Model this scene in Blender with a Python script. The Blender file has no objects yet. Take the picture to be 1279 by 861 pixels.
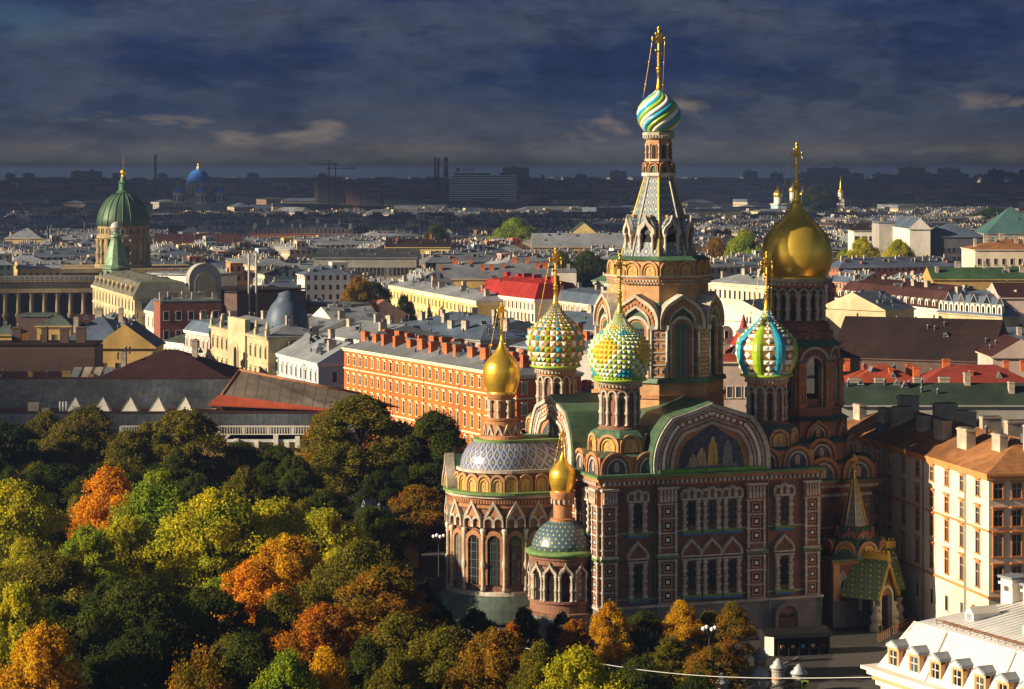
import bpy, math, random
from mathutils import Matrix, Vector
import numpy as np

random.seed(7)
PI = math.pi
R = math.radians
SC = bpy.context.scene
COL = SC.collection

# ------------------------------------------------------------------ camera
FPX, CX, HY, CAMZ = 3100.0, 639.5, 216.0, 61.0
cam_d = bpy.data.cameras.new("camera")
cam = bpy.data.objects.new("camera", cam_d)
COL.objects.link(cam)
cam.location = (0, 0, CAMZ)
cam.rotation_euler = (R(90), 0, 0)
cam_d.sensor_width = 36.0
cam_d.lens = 36.0 * FPX / 1279.0
cam_d.shift_y = -(430.5 - HY) / 1279.0
cam_d.clip_start = 1.0
cam_d.clip_end = 120000.0
SC.camera = cam

# ------------------------------------------------------------------ light
SUN_B, SUN_E = R(16.5), R(21.0)
sun_dir = Vector((-math.cos(SUN_B) * math.cos(SUN_E), -math.sin(SUN_B) * math.cos(SUN_E), math.sin(SUN_E)))
sun_d = bpy.data.lights.new("sun", 'SUN')
sun_d.energy = 5.0
sun_d.angle = R(0.5)
sun_d.color = (1.0, 0.81, 0.55)
sun = bpy.data.objects.new("sun", sun_d)
COL.objects.link(sun)
sun.rotation_euler = sun_dir.to_track_quat('Z', 'Y').to_euler()
sun.location = (-200, -60, 300)

SC.view_settings.view_transform = 'Standard'
SC.view_settings.look = 'None'
SC.view_settings.gamma = 1.0
SC.view_settings.use_curve_mapping = False
SC.view_settings.exposure = 1.2

def nd(nt, t, **kw):
    n = nt.nodes.new(t)
    for k, v in kw.items():
        setattr(n, k, v)
    return n

def math_n(nt, op, a, b=None, c=None, clamp=False):
    n = nt.nodes.new('ShaderNodeMath'); n.operation = op; n.use_clamp = clamp
    for i, x in enumerate((a, b, c)):
        if x is None: continue
        if isinstance(x, (int, float)): n.inputs[i].default_value = x
        else: nt.links.new(x, n.inputs[i])
    return n.outputs[0]

def mix_n(nt, fac, a, b, blend='MIX'):
    n = nt.nodes.new('ShaderNodeMix'); n.data_type = 'RGBA'; n.blend_type = blend
    n.clamp_factor = True
    for i, x in ((0, fac), (6, a), (7, b)):
        if isinstance(x, (int, float)): n.inputs[i].default_value = x
        elif isinstance(x, tuple): n.inputs[i].default_value = (x[0], x[1], x[2], 1)
        else: nt.links.new(x, n.inputs[i])
    return n.outputs[2]

def ramp_n(nt, fac, stops, interp='LINEAR'):
    n = nt.nodes.new('ShaderNodeValToRGB')
    n.color_ramp.interpolation = interp
    el = n.color_ramp.elements
    while len(el) < len(stops): el.new(0.5)
    for e, (p, c) in zip(el, stops):
        e.position = p
        e.color = (c, c, c, 1) if isinstance(c, (int, float)) else (c[0], c[1], c[2], 1)
    nt.links.new(fac, n.inputs[0])
    return n.outputs[0]

def noise_n(nt, vec, scale, detail=4, rough=.55, dist=0.0):
    n = nt.nodes.new('ShaderNodeTexNoise')
    n.inputs['Scale'].default_value = scale
    n.inputs['Detail'].default_value = detail
    n.inputs['Roughness'].default_value = rough
    n.inputs['Distortion'].default_value = dist
    if vec is not None: nt.links.new(vec, n.inputs['Vector'])
    return n.outputs[0]

def mapping_n(nt, vec, scale=(1, 1, 1), loc=(0, 0, 0)):
    n = nt.nodes.new('ShaderNodeMapping')
    n.inputs['Scale'].default_value = scale
    n.inputs['Location'].default_value = loc
    nt.links.new(vec, n.inputs['Vector'])
    return n.outputs[0]

# ------------------------------------------------------------------ sky
W = bpy.data.worlds.new("World")
SC.world = W
W.use_nodes = True
nt = W.node_tree
nt.nodes.clear()
out = nd(nt, 'ShaderNodeOutputWorld')
bg = nd(nt, 'ShaderNodeBackground')
bg.inputs['Strength'].default_value = 0.10
sky = nd(nt, 'ShaderNodeTexSky', sky_type='NISHITA', sun_disc=False)
sky.sun_elevation = SUN_E
sky.sun_rotation = math.atan2(sun_dir.x, sun_dir.y)
tc = nd(nt, 'ShaderNodeTexCoord')
sep = nd(nt, 'ShaderNodeSeparateXYZ')
nt.links.new(tc.outputs['Generated'], sep.inputs[0])
dz = sep.outputs[2]
dyv = sep.outputs[1]
# slate-blue storm deck: colour by height above the horizon (values are /0.1 because of the strength)
zz = math_n(nt, 'MULTIPLY', dz, 10.0, clamp=True)           # 0.1 -> 1
grad = ramp_n(nt, zz, [(0.0, (.26, .28, .36)), (.035, (.35, .35, .39)), (.06, (.43, .40, .37)), (.09, (.45, .41, .35)),
                       (.135, (.20, .22, .29)), (.22, (.085, .145, .32)), (.45, (.06, .125, .36)), (.75, (.095, .17, .44)), (1.0, (.17, .25, .52))])
dw = nt.nodes.new('ShaderNodeVectorMath'); dw.operation = 'MULTIPLY_ADD'
wn = nt.nodes.new('ShaderNodeTexNoise'); wn.inputs['Scale'].default_value = 9; wn.inputs['Detail'].default_value = 3
nt.links.new(mapping_n(nt, tc.outputs['Generated'], (1, 1, 3)), wn.inputs['Vector'])
nt.links.new(wn.outputs['Color'], dw.inputs[0]); dw.inputs[1].default_value = (.02, .02, .008); nt.links.new(tc.outputs['Generated'], dw.inputs[2])
gen = dw.outputs[0]
# broad pale mauve-grey cloud tops with fairly definite edges
v1 = mapping_n(nt, gen, (11, 11, 38), (3.1, 1.2, 0.85))
n1 = noise_n(nt, v1, 1.0, 8, .58, .1)
lay1 = ramp_n(nt, n1, [(.44, 0.0), (.51, .5), (.64, 1.0)])
pale = ramp_n(nt, zz, [(0.0, (.36, .36, .38)), (.10, (.42, .40, .37)), (.16, (.28, .30, .37)), (.45, (.25, .30, .45)), (1.0, (.40, .44, .60))])
c1 = mix_n(nt, math_n(nt, 'MULTIPLY', lay1, .80), grad, pale)
# dark navy scud in front of it
v2 = mapping_n(nt, gen, (24, 24, 70), (0.3, 5.2, 1.9))
n2 = noise_n(nt, v2, 1.0, 8, .6, .1)
lay2 = ramp_n(nt, n2, [(.52, 0.0), (.58, .6), (.7, 1.0)])
c2 = mix_n(nt, math_n(nt, 'MULTIPLY', lay2, .75), c1, mix_n(nt, .55, grad, (.016, .045, .16)))
# fine mottling
n5 = noise_n(nt, mapping_n(nt, gen, (70, 70, 190), (2, 7, 3)), 1.0, 6, .65)
c2 = mix_n(nt, 1.0, c2, ramp_n(nt, n5, [(.3, .78), (.7, 1.25)]), 'MULTIPLY')
# small sunlit peach puffs low in the sky
v3 = mapping_n(nt, tc.outputs['Generated'], (17, 17, 62), (5.7, 2.4, 2.6))
n3 = noise_n(nt, v3, 1.0, 5, .55, .3)
pf = ramp_n(nt, n3, [(.56, 0.0), (.66, .85)])
pz = ramp_n(nt, zz, [(.08, 0.0), (.13, 1.0), (.27, 1.0), (.33, 0.0)])
pfz = math_n(nt, 'MULTIPLY', pf, pz)
c3 = mix_n(nt, pfz, c2, (.95, .74, .58))
# a teal break in the deck
vd = nd(nt, 'ShaderNodeVectorMath', operation='DISTANCE')
v4 = mapping_n(nt, tc.outputs['Generated'], (1, 1, 4.2))
nt.links.new(v4, vd.inputs[0])
vd.inputs[1].default_value = (-.197, .98, 4.2 * .0605)
tb = ramp_n(nt, math_n(nt, 'ADD', math_n(nt, 'MULTIPLY', vd.outputs['Value'], 9.0), math_n(nt, 'MULTIPLY', n2, .5)), [(.22, .55), (.60, 0.0)])
c4 = mix_n(nt, tb, c3, (.30, .66, .92))
# overhead and behind the camera the deck breaks up and the clear sky shows
high = ramp_n(nt, dz, [(.12, 0.0), (.55, 1.0)])
back = ramp_n(nt, math_n(nt, 'ADD', math_n(nt, 'MULTIPLY', dyv, -.5), .5), [(.35, 0.0), (.75, 1.0)])
opn = math_n(nt, 'MAXIMUM', high, back)
skc = mix_n(nt, 1.0, sky.outputs[0], mix_n(nt, back, (.125, .125, .13), (.30, .29, .28)), 'MULTIPLY')
c5 = mix_n(nt, opn, c4, skc)
nt.links.new(c5, bg.inputs['Color'])
nt.links.new(bg.outputs[0], out.inputs[0])

# ------------------------------------------------------------------ materials
MATS = {}
def mat(name, col, rough=.75, metal=0.0, var=.22, scale=1.2, stain=.25, seam=None, bump=0.0, spec=.4, coat=0.0):
    """procedural surface: base colour broken up by fine and broad noise, optional standing seams along an axis"""
    if name in MATS: return MATS[name]
    m = bpy.data.materials.new(name); m.use_nodes = True
    t = m.node_tree; p = t.nodes['Principled BSDF']
    co = t.nodes.new('ShaderNodeTexCoord').outputs['Object']
    a = noise_n(t, co, scale, 5, .65)
    b = noise_n(t, co, scale * .13, 3, .6)
    lo = tuple(c * (1 - var) for c in col); hi = tuple(min(1, c * (1 + var)) for c in col)
    c1 = mix_n(t, ramp_n(t, a, [(.3, 0.), (.7, 1.)]), lo, hi)
    if stain:
        st = tuple(c * (1 - stain) for c in (1.0, .98, .94))
        c1 = mix_n(t, 1.0, c1, mix_n(t, ramp_n(t, b, [(.38, 0.), (.62, 1.)]), st, (1., 1., 1.)), 'MULTIPLY')
    if seam:
        ax, per, dark = seam
        w = t.nodes.new('ShaderNodeSeparateXYZ'); t.links.new(co, w.inputs[0])
        fr = math_n(t, 'FRACT', math_n(t, 'DIVIDE', w.outputs[ax], per))
        ln = math_n(t, 'LESS_THAN', fr, .14)
        c1 = mix_n(t, math_n(t, 'MULTIPLY', ln, dark), c1, tuple(c * .45 for c in col))
        bm = t.nodes.new('ShaderNodeBump'); bm.inputs['Strength'].default_value = .5; bm.inputs['Distance'].default_value = .06
        t.links.new(ln, bm.inputs['Height']); t.links.new(bm.outputs[0], p.inputs['Normal'])
    elif bump:
        bm = t.nodes.new('ShaderNodeBump'); bm.inputs['Strength'].default_value = bump; bm.inputs['Distance'].default_value = .05
        t.links.new(a, bm.inputs['Height']); t.links.new(bm.outputs[0], p.inputs['Normal'])
    t.links.new(c1, p.inputs['Base Color'])
    p.inputs['Roughness'].default_value = rough
    p.inputs['Metallic'].default_value = metal
    p.inputs['Specular IOR Level'].default_value = spec if rough < .5 or spec != .4 else .22
    p.inputs['Coat Weight'].default_value = coat
    MATS[name] = m
    return m

def brick_mat(name, c1, c2, mortar, s=3.0, rough=.85, bw=.5, rh=.25, ms=.02):
    if name in MATS: return MATS[name]
    m = bpy.data.materials.new(name); m.use_nodes = True
    t = m.node_tree; p = t.nodes['Principled BSDF']
    tcn = t.nodes.new('ShaderNodeTexCoord')
    sx = t.nodes.new('ShaderNodeSeparateXYZ'); t.links.new(tcn.outputs['Object'], sx.inputs[0])
    cb = t.nodes.new('ShaderNodeCombineXYZ')
    t.links.new(math_n(t, 'ADD', sx.outputs[0], sx.outputs[1]), cb.inputs[0]); t.links.new(sx.outputs[2], cb.inputs[1])
    b = t.nodes.new('ShaderNodeTexBrick')
    b.inputs['Scale'].default_value = s
    b.inputs['Color1'].default_value = (*c1, 1); b.inputs['Color2'].default_value = (*c2, 1); b.inputs['Mortar'].default_value = (*mortar, 1)
    b.inputs['Mortar Size'].default_value = ms; b.inputs['Brick Width'].default_value = bw; b.inputs['Row Height'].default_value = rh
    t.links.new(cb.outputs[0], b.inputs['Vector'])
    a = noise_n(t, tcn.outputs['Object'], .5, 5, .7)
    c = mix_n(t, 1.0, b.outputs['Color'], mix_n(t, ramp_n(t, a, [(.35, 0.), (.65, 1.)]), (.68, .66, .66), (1.1, 1.08, 1.05)), 'MULTIPLY')
    t.links.new(c, p.inputs['Base Color']); p.inputs['Roughness'].default_value = rough
    MATS[name] = m
    return m

def facade_mat(name, col, dark=(.03, .03, .035), bay=2.9, fl=3.7):
    """a far facade: rows of window openings on the vertical faces"""
    if name in MATS: return MATS[name]
    m = bpy.data.materials.new(name); m.use_nodes = True
    t = m.node_tree; p = t.nodes['Principled BSDF']
    tcn = t.nodes.new('ShaderNodeTexCoord')
    s = t.nodes.new('ShaderNodeSeparateXYZ'); t.links.new(tcn.outputs['Object'], s.inputs[0])
    n = t.nodes.new('ShaderNodeSeparateXYZ'); t.links.new(tcn.outputs['Normal'], n.inputs[0])
    nx = math_n(t, 'ABSOLUTE', n.outputs[0]); ny = math_n(t, 'ABSOLUTE', n.outputs[1]); nz = math_n(t, 'ABSOLUTE', n.outputs[2])
    u = math_n(t, 'ADD', math_n(t, 'MULTIPLY', s.outputs[0], ny), math_n(t, 'MULTIPLY', s.outputs[1], nx))
    fu = math_n(t, 'FRACT', math_n(t, 'DIVIDE', u, bay)); fv = math_n(t, 'FRACT', math_n(t, 'DIVIDE', s.outputs[2], fl))
    iu = math_n(t, 'MULTIPLY', math_n(t, 'GREATER_THAN', fu, .3), math_n(t, 'LESS_THAN', fu, .72))
    iv = math_n(t, 'MULTIPLY', math_n(t, 'GREATER_THAN', fv, .28), math_n(t, 'LESS_THAN', fv, .8))
    win = math_n(t, 'MULTIPLY', math_n(t, 'MULTIPLY', iu, iv), math_n(t, 'LESS_THAN', nz, .3))
    a = noise_n(t, tcn.outputs['Object'], .3, 5, .7)
    base = mix_n(t, a, tuple(c * .72 for c in col), tuple(min(1, c * 1.25) for c in col))
    t.links.new(mix_n(t, win, base, dark), p.inputs['Base Color'])
    p.inputs['Roughness'].default_value = .8
    MATS[name] = m
    return m

def tile_mat(name, ca, cb_, cc, nu, sz, polar=False, rough=.35):
    """diamond lattice of glazed tiles: background ca, lattice cb_, spots cc"""
    if name in MATS: return MATS[name]
    m = bpy.data.materials.new(name); m.use_nodes = True
    t = m.node_tree; p = t.nodes['Principled BSDF']
    tcn = t.nodes.new('ShaderNodeTexCoord')
    s = t.nodes.new('ShaderNodeSeparateXYZ'); t.links.new(tcn.outputs['Object'], s.inputs[0])
    if polar:
        u = math_n(t, 'MULTIPLY', math_n(t, 'ARCTAN2', s.outputs[1], s.outputs[0]), nu / (2 * PI))
    else:
        u = math_n(t, 'DIVIDE', math_n(t, 'ADD', s.outputs[0], s.outputs[1]), nu)
    v = math_n(t, 'DIVIDE', s.outputs[2], sz)
    p1 = math_n(t, 'ABSOLUTE', math_n(t, 'SUBTRACT', math_n(t, 'FRACT', math_n(t, 'ADD', u, v)), .5))
    p2 = math_n(t, 'ABSOLUTE', math_n(t, 'SUBTRACT', math_n(t, 'FRACT', math_n(t, 'SUBTRACT', u, v)), .5))
    lat = math_n(t, 'GREATER_THAN', math_n(t, 'MAXIMUM', p1, p2), .36)
    spot = math_n(t, 'LESS_THAN', math_n(t, 'MAXIMUM', p1, p2), .15)
    a = noise_n(t, tcn.outputs['Object'], 1.1, 4, .7)
    base = mix_n(t, a, tuple(c * .6 for c in ca), tuple(min(1, c * 1.4) for c in ca))
    c = mix_n(t, spot, mix_n(t, lat, base, cb_), cc)
    t.links.new(c, p.inputs['Base Color']); p.inputs['Roughness'].default_value = rough
    MATS[name] = m
    return m

def leaf_mat(name, ca, cb_, cc, f=.3):
    """foliage: per-leaf colour between ca and cb_, broad branches of cc"""
    if name in MATS: return MATS[name]
    m = bpy.data.materials.new(name); m.use_nodes = True
    t = m.node_tree; t.nodes.clear()
    o = t.nodes.new('ShaderNodeOutputMaterial')
    g = t.nodes.new('ShaderNodeNewGeometry'); tcn = t.nodes.new('ShaderNodeTexCoord'); oi = t.nodes.new('ShaderNodeObjectInfo')
    ad = t.nodes.new('ShaderNodeVectorMath'); ad.operation = 'ADD'
    t.links.new(tcn.outputs['Object'], ad.inputs[0])
    mr = t.nodes.new('ShaderNodeMath'); mr.operation = 'MULTIPLY'; mr.inputs[1].default_value = 91.0
    t.links.new(oi.outputs['Random'], mr.inputs[0]); t.links.new(mr.outputs[0], ad.inputs[1])
    n = noise_n(t, ad.outputs[0], .33, 3, .6)
    c = mix_n(t, g.outputs['Random Per Island'], ca, cb_)
    c = mix_n(t, ramp_n(t, n, [(.5 - f * .3, 0.), (.5 + f * .3, 1.)]), c, cc)
    v = ramp_n(t, g.outputs['Random Per Island'], [(0., .65), (1., 1.25)])
    c = mix_n(t, 1.0, c, v, 'MULTIPLY')
    d = t.nodes.new('ShaderNodeBsdfDiffuse'); tr = t.nodes.new('ShaderNodeBsdfTranslucent')
    t.links.new(c, d.inputs[0]); t.links.new(c, tr.inputs[0])
    mx = t.nodes.new('ShaderNodeMixShader'); mx.inputs[0].default_value = .42
    t.links.new(d.outputs[0], mx.inputs[1]); t.links.new(tr.outputs[0], mx.inputs[2])
    t.links.new(mx.outputs[0], o.inputs[0])
    MATS[name] = m
    return m

M_GOLD = mat('gold_leaf', (1.0, .62, .08), .29, .80, .08, 2.0, .10)
M_GOLD2 = mat('gold_rough', (.95, .58, .08), .36, .85, .15, 3.0, .15)
M_WHITE = mat('carved_limestone', (.50, .445, .38), .8, 0, .25, 2.0, .45)
M_BRICK = brick_mat('church_brick', (.19, .085, .052), (.235, .105, .066), (.17, .10, .075), 1.6)
M_OCHRE = brick_mat('ochre_brick', (.42, .24, .11), (.48, .28, .13), (.36, .22, .12), 1.6)
M_TERRA = mat('terracotta_trim', (.40, .19, .09), .8, 0, .2, 2, .3)
M_GREEN = mat('green_copper_roof', (.07, .14, .085), .45, .1, .25, .8, .4, seam=(0, .9, .5))
M_GREENP = mat('green_ledge', (.14, .24, .08), .6, 0, .3, 1.0, .3)
M_DGREEN = mat('patina_roof', (.085, .115, .10), .5, .1, .3, .9, .45)
M_GRAN = brick_mat('grey_granite', (.15, .145, .145), (.18, .17, .17), (.11, .105, .105), .55, .8, .9, .5, .015)
M_GLASS = mat('dark_glass', (.025, .028, .03), .12, 0, .3, .7, 0, spec=.6)
M_TILEW = mat('white_glazed_tile', (.74, .72, .68), .32, 0, .08, 3, .1, coat=.3)
M_TILEB = mat('turquoise_glazed_tile', (.03, .33, .50), .28, 0, .2, 2, .15, coat=.3)
M_TILEG = mat('green_glazed_tile', (.26, .40, .03), .30, 0, .2, 2, .15, coat=.3)
M_TILEY = mat('yellow_glazed_tile', (.72, .46, .06), .3, 0, .2, 2, .1, coat=.3)
M_TILEBR = mat('brown_gilt_tile', (.34, .20, .04), .35, .2, .2, 2, .2)
M_TILEDB = mat('deep_blue_tile', (.03, .14, .36), .3, 0, .2, 2, .1, coat=.3)
M_TENT = tile_mat('tent_tile', (.045, .08, .115), (.18, .205, .22), (.46, .46, .38), 24, 1.9, True)
M_TENT2 = tile_mat('lucarne_tile', (.07, .12, .18), (.20, .24, .26), (.62, .60, .52), .8, .8)
M_LATT = tile_mat('blue_white_lattice_tile', (.05, .08, .22), (.27, .28, .32), (.30, .27, .08), 34, 1.9, True)
M_SCALE = tile_mat('blue_green_star_tile', (.045, .085, .13), (.06, .10, .11), (.42, .40, .18), 26, .95, True)
M_PTILE = tile_mat('porch_roof_tile', (.09, .15, .06), (.16, .22, .08), (.62, .46, .10), 1.3, 1.3)
M_MOSG = mat('mosaic_gold_ground', (.55, .36, .09), .4, .2, .3, 4, .2)
M_MOSB = mat('mosaic_blue_ground', (.075, .085, .12), .5, 0, .55, 1.6, .4)
M_MOSR = mat('mosaic_robe', (.45, .30, .20), .5, 0, .5, 2.2, .3)
M_IRON = mat('black_iron', (.02, .02, .022), .5, .5, .2, 2, 0)
M_DWOOD = mat('dark_oak_door', (.10, .055, .03), .6, 0, .3, 3, .2)

_t = M_GLASS.node_tree; _p = _t.nodes['Principled BSDF']
_oi = _t.nodes.new('ShaderNodeObjectInfo')                       # some panes coloured as a curtain or as a painted sky reflection
_c = ramp_n(_t, _oi.outputs['Random'], [(0.0, (.014, .016, .018)), (.55, (.03, .032, .034)), (.72, (.07, .068, .062)), (.86, (.15, .14, .12)), (.93, (.05, .065, .085))], 'CONSTANT')
_t.links.new(_c, _p.inputs['Base Color'])

# ------------------------------------------------------------------ mesh builder
class MB:
    def __init__(s): s.v, s.f, s.m, s.s = [], [], [], []
    def add(s, vs, fs, m=0, sm=False):
        o = len(s.v); s.v += [tuple(p) for p in vs]
        for f in fs: s.f.append([i + o for i in f]); s.m.append(m); s.s.append(sm)
    def box(s, x0, x1, y0, y1, z0, z1, m=0):
        s.add([(x0, y0, z0), (x1, y0, z0), (x1, y1, z0), (x0, y1, z0), (x0, y0, z1), (x1, y0, z1), (x1, y1, z1), (x0, y1, z1)],
              [(3, 2, 1, 0), (4, 5, 6, 7), (0, 1, 5, 4), (1, 2, 6, 5), (2, 3, 7, 6), (3, 0, 4, 7)], m)
    def cbox(s, c, d, m=0): s.box(c[0] - d[0] / 2, c[0] + d[0] / 2, c[1] - d[1] / 2, c[1] + d[1] / 2, c[2], c[2] + d[2], m)
    def prof(s, pts, y0, y1, m=0, sm=False):
        """closed polygon in x,z (counter-clockwise seen from -y) extruded from y0 (front) to y1"""
        n = len(pts)
        s.add([(x, y0, z) for x, z in pts] + [(x, y1, z) for x, z in pts],
              [tuple(range(n)), tuple(range(2 * n - 1, n - 1, -1))], m)
        o = len(s.v) - 2 * n
        for i in range(n):
            j = (i + 1) % n
            s.f.append([o + j, o + i, o + n + i, o + n + j]); s.m.append(m); s.s.append(sm)
    def ring(s, a, b, y0, y1, m=0):
        """open band between outline a (outer) and b (inner), same length; front at y0, depth to y1"""
        n = len(a)
        vs = [(x, y0, z) for x, z in a] + [(x, y0, z) for x, z in b] + [(x, y1, z) for x, z in a] + [(x, y1, z) for x, z in b]
        fs = []
        for i in range(n - 1):
            j = i + 1
            fs += [(i, j, n + j, n + i), (j, i, 2 * n + i, 2 * n + j), (n + i, n + j, 3 * n + j, 3 * n + i)]
        fs += [(0, n, 3 * n, 2 * n), (n - 1, 3 * n - 1, 4 * n - 1, 2 * n - 1)]
        s.add(vs, fs, m)
    def poly(s, pts, z0, z1, m=0, top=None):
        """polygon in x,y extruded upward"""
        n = len(pts)
        s.add([(x, y, z0) for x, y in pts] + [(x, y, z1) for x, y in pts],
              [tuple(range(n - 1, -1, -1))] + [(i, (i + 1) % n, n + (i + 1) % n, n + i) for i in range(n)], m)
        o = len(s.v) - n
        s.f.append(list(range(o, o + n))); s.m.append(m if top is None else top); s.s.append(False)
    def lathe(s, pr, n=24, cx=0, cy=0, m=0, sm=True, ph=0.0, caps=True, a0=0.0, a1=2 * PI, mf=None):
        full = abs(a1 - a0 - 2 * PI) < 1e-6
        k = n if full else n + 1
        vs = [(cx + r * math.cos(ph + a0 + (a1 - a0) * i / n), cy + r * math.sin(ph + a0 + (a1 - a0) * i / n), z) for r, z in pr for i in range(k)]
        o = len(s.v); s.v += vs
        for j in range(len(pr) - 1):
            for i in range(n):
                i2 = (i + 1) % k
                s.f.append([o + j * k + i, o + j * k + i2, o + (j + 1) * k + i2, o + (j + 1) * k + i])
                s.m.append(m if mf is None else mf(i, j)); s.s.append(sm)
        if caps and full:
            s.f.append([o + i for i in range(k - 1, -1, -1)]); s.m.append(m); s.s.append(False)
            e = o + (len(pr) - 1) * k
            s.f.append([e + i for i in range(k)]); s.m.append(m); s.s.append(False)
    def frus(s, n, r0, z0, r1, z1, m=0, ph=0.0, cx=0, cy=0): s.lathe([(r0, z0), (r1, z1)], n, cx, cy, m, False, ph)
    def tube(s, pts, r, n=6, m=0):
        pts = [Vector(p) for p in pts]; o = len(s.v)
        for k, p in enumerate(pts):
            d = (pts[min(k + 1, len(pts) - 1)] - pts[max(k - 1, 0)]).normalized()
            u = d.cross(Vector((.3, .9, .1) if abs(d.y) < .8 else (1, 0, 0))).normalized(); w = d.cross(u)
            rr = r[k] if isinstance(r, (list, tuple)) else r
            for i in range(n):
                a = 2 * PI * i / n
                s.v.append(tuple(p + u * rr * math.cos(a) + w * rr * math.sin(a)))
        for k in range(len(pts) - 1):
            for i in range(n):
                j = (i + 1) % n
                s.f.append([o + k * n + i, o + k * n + j, o + (k + 1) * n + j, o + (k + 1) * n + i]); s.m.append(m); s.s.append(True)
        s.f.append([o + i for i in range(n)][::-1]); s.m.append(m); s.s.append(False)
        e = o + (len(pts) - 1) * n
        s.f.append([e + i for i in range(n)]); s.m.append(m); s.s.append(False)
    def ball(s, c, r, m=0, n=12, k=8, sz=1.0):
        pr = [(max(.001, r * math.sin(PI * i / k)), c[2] - r * sz * math.cos(PI * i / k)) for i in range(k + 1)]
        s.lathe(pr, n, c[0], c[1], m, True, 0, False)
    def xf(s, mtx, i0=0):
        for i in range(i0, len(s.v)): s.v[i] = tuple(mtx @ Vector(s.v[i]))
    def mesh(s, name, mats):
        me = bpy.data.meshes.new(name)
        me.from_pydata(s.v, [], s.f)
        for m in mats: me.materials.append(m)
        me.polygons.foreach_set('material_index', s.m)
        me.polygons.foreach_set('use_smooth', s.s)
        me.update()
        return me
    def build(s, name, mats, parent=None, loc=(0, 0, 0), rz=0.0):
        return put(name, s.mesh(name, mats if isinstance(mats, (list, tuple)) else [mats]), parent, loc, rz)

def put(name, me, parent=None, loc=(0, 0, 0), rz=0.0, sc=None, rx=0.0):
    o = bpy.data.objects.new(name, me)
    COL.objects.link(o)
    o.location = loc; o.rotation_euler = (rx, 0, rz)
    if sc is not None: o.scale = (sc, sc, sc) if isinstance(sc, (int, float)) else sc
    if parent is not None: o.parent = parent
    return o

def tag(o, label, cat, group=None):
    o['label'] = label; o['category'] = cat
    if group: o['group'] = group
    return o

def thing(name, label, cat, loc=(0, 0, 0), rz=0.0, group=None):
    return tag(put(name, None, None, loc, rz), label, cat, group)

def structure(o, kind='structure'):
    o['kind'] = kind
    return o

def at_z(px, py, z):
    """world point at height z seen at photo pixel px,py"""
    Y = FPX * (CAMZ - z) / (py - HY)
    return Vector(((px - CX) / FPX * Y, Y, z))

def at_Y(px, py, Y):
    return Vector(((px - CX) / FPX * Y, Y, CAMZ - (py - HY) / FPX * Y))
# ================================================================== the church
TH = R(19.5)
church = thing('church', 'ornate brick church with coloured and gilded onion domes around a tall tent tower', 'church', (20.1, 340, 0), TH)

def ogee(w, h, n=12, bulge=12, cut=58, cz=None):
    """outline from right foot over the pointed top to left foot, (x, z)"""
    rr = w / 2 / math.cos(R(0)); zc = rr * math.sin(R(bulge)); rx = w / 2
    hh = h
    pts = []
    for i in range(n + 1):
        a = R(-bulge) + (R(cut) + R(bulge)) * i / n
        pts.append((rx * math.cos(a), max(0, zc + rx * math.sin(a))))
    p0 = Vector(pts[-1]); p2 = Vector((0, hh))
    tg = Vector((-math.sin(R(cut)), math.cos(R(cut))))
    k = p0.x * .72 / max(.05, -tg.x)
    p1 = p0 + tg * k
    if p1.y > hh * .985: p1.y = hh * .93
    for i in range(1, 7):
        t = i / 6
        q = p0 * (1 - t) ** 2 + p1 * 2 * t * (1 - t) + p2 * t * t
        pts.append((q.x, q.y))
    return pts + [(-x, z) for x, z in reversed(pts[:-1])]

def semi(w, h, n=10):
    """round arch outline of width w on straight legs, total height h"""
    r = w / 2; pts = [(r, 0)]
    for i in range(2 * n + 1):
        a = PI * i / (2 * n)
        pts.append((r * math.cos(a), h - r + r * math.sin(a)))
    return pts + [(-r, 0)]

def scl(p, kx, kz, dz=0): return [(x * kx, z * kz + dz) for x, z in p]

KOK = {}
def kokoshnik(w, h, d, style='gold', shape='semi'):
    key = (w, h, d, style, shape)
    if key in KOK: return KOK[key]
    a = ogee(w, h) if shape == 'ogee' else semi(w, h)
    b = scl(a, 1 - .20, 1 - .14); c = scl(a, .64, .74); e = scl(a, .56, .66)
    mb = MB()
    mb.ring(a, b, -.22, d, 0)
    mb.ring(b, c, -.05, .1, 1)
    mb.ring(c, e, -.14, .12, 2)
    mb.prof(a, .06, d, 3)
    mats = {'gold': [M_OCHRE, M_TERRA, M_MOSG, M_GREEN], 'brick': [M_TERRA, M_BRICK, M_WHITE, M_GREEN],
            'white': [M_WHITE, M_TERRA, M_OCHRE, M_GREEN]}[style]
    me = mb.mesh('kokoshnik', mats)
    pn = MB(); pn.prof(e, .0, .1, 0)
    pn.prof([(x * .3, z * .62 + h * .08) for x, z in semi(w * .5, h * .8)], -.03, .05, 1)
    pm = pn.mesh('mosaic_panel', [M_MOSG if style == 'gold' else M_MOSB, M_MOSR])
    KOK[key] = (me, pm)
    return KOK[key]

def add_kok(par, x, y, z, phi, w, h, d, style='gold', shape='semi', panel=True):
    """phi: outward direction (angle in the church's plan)"""
    me, pm = kokoshnik(w, h, d, style, shape)
    o = put('kokoshnik', me, par, (x, y, z), phi + PI / 2)
    if panel: put('mosaic_panel', pm, o)
    return o

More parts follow.
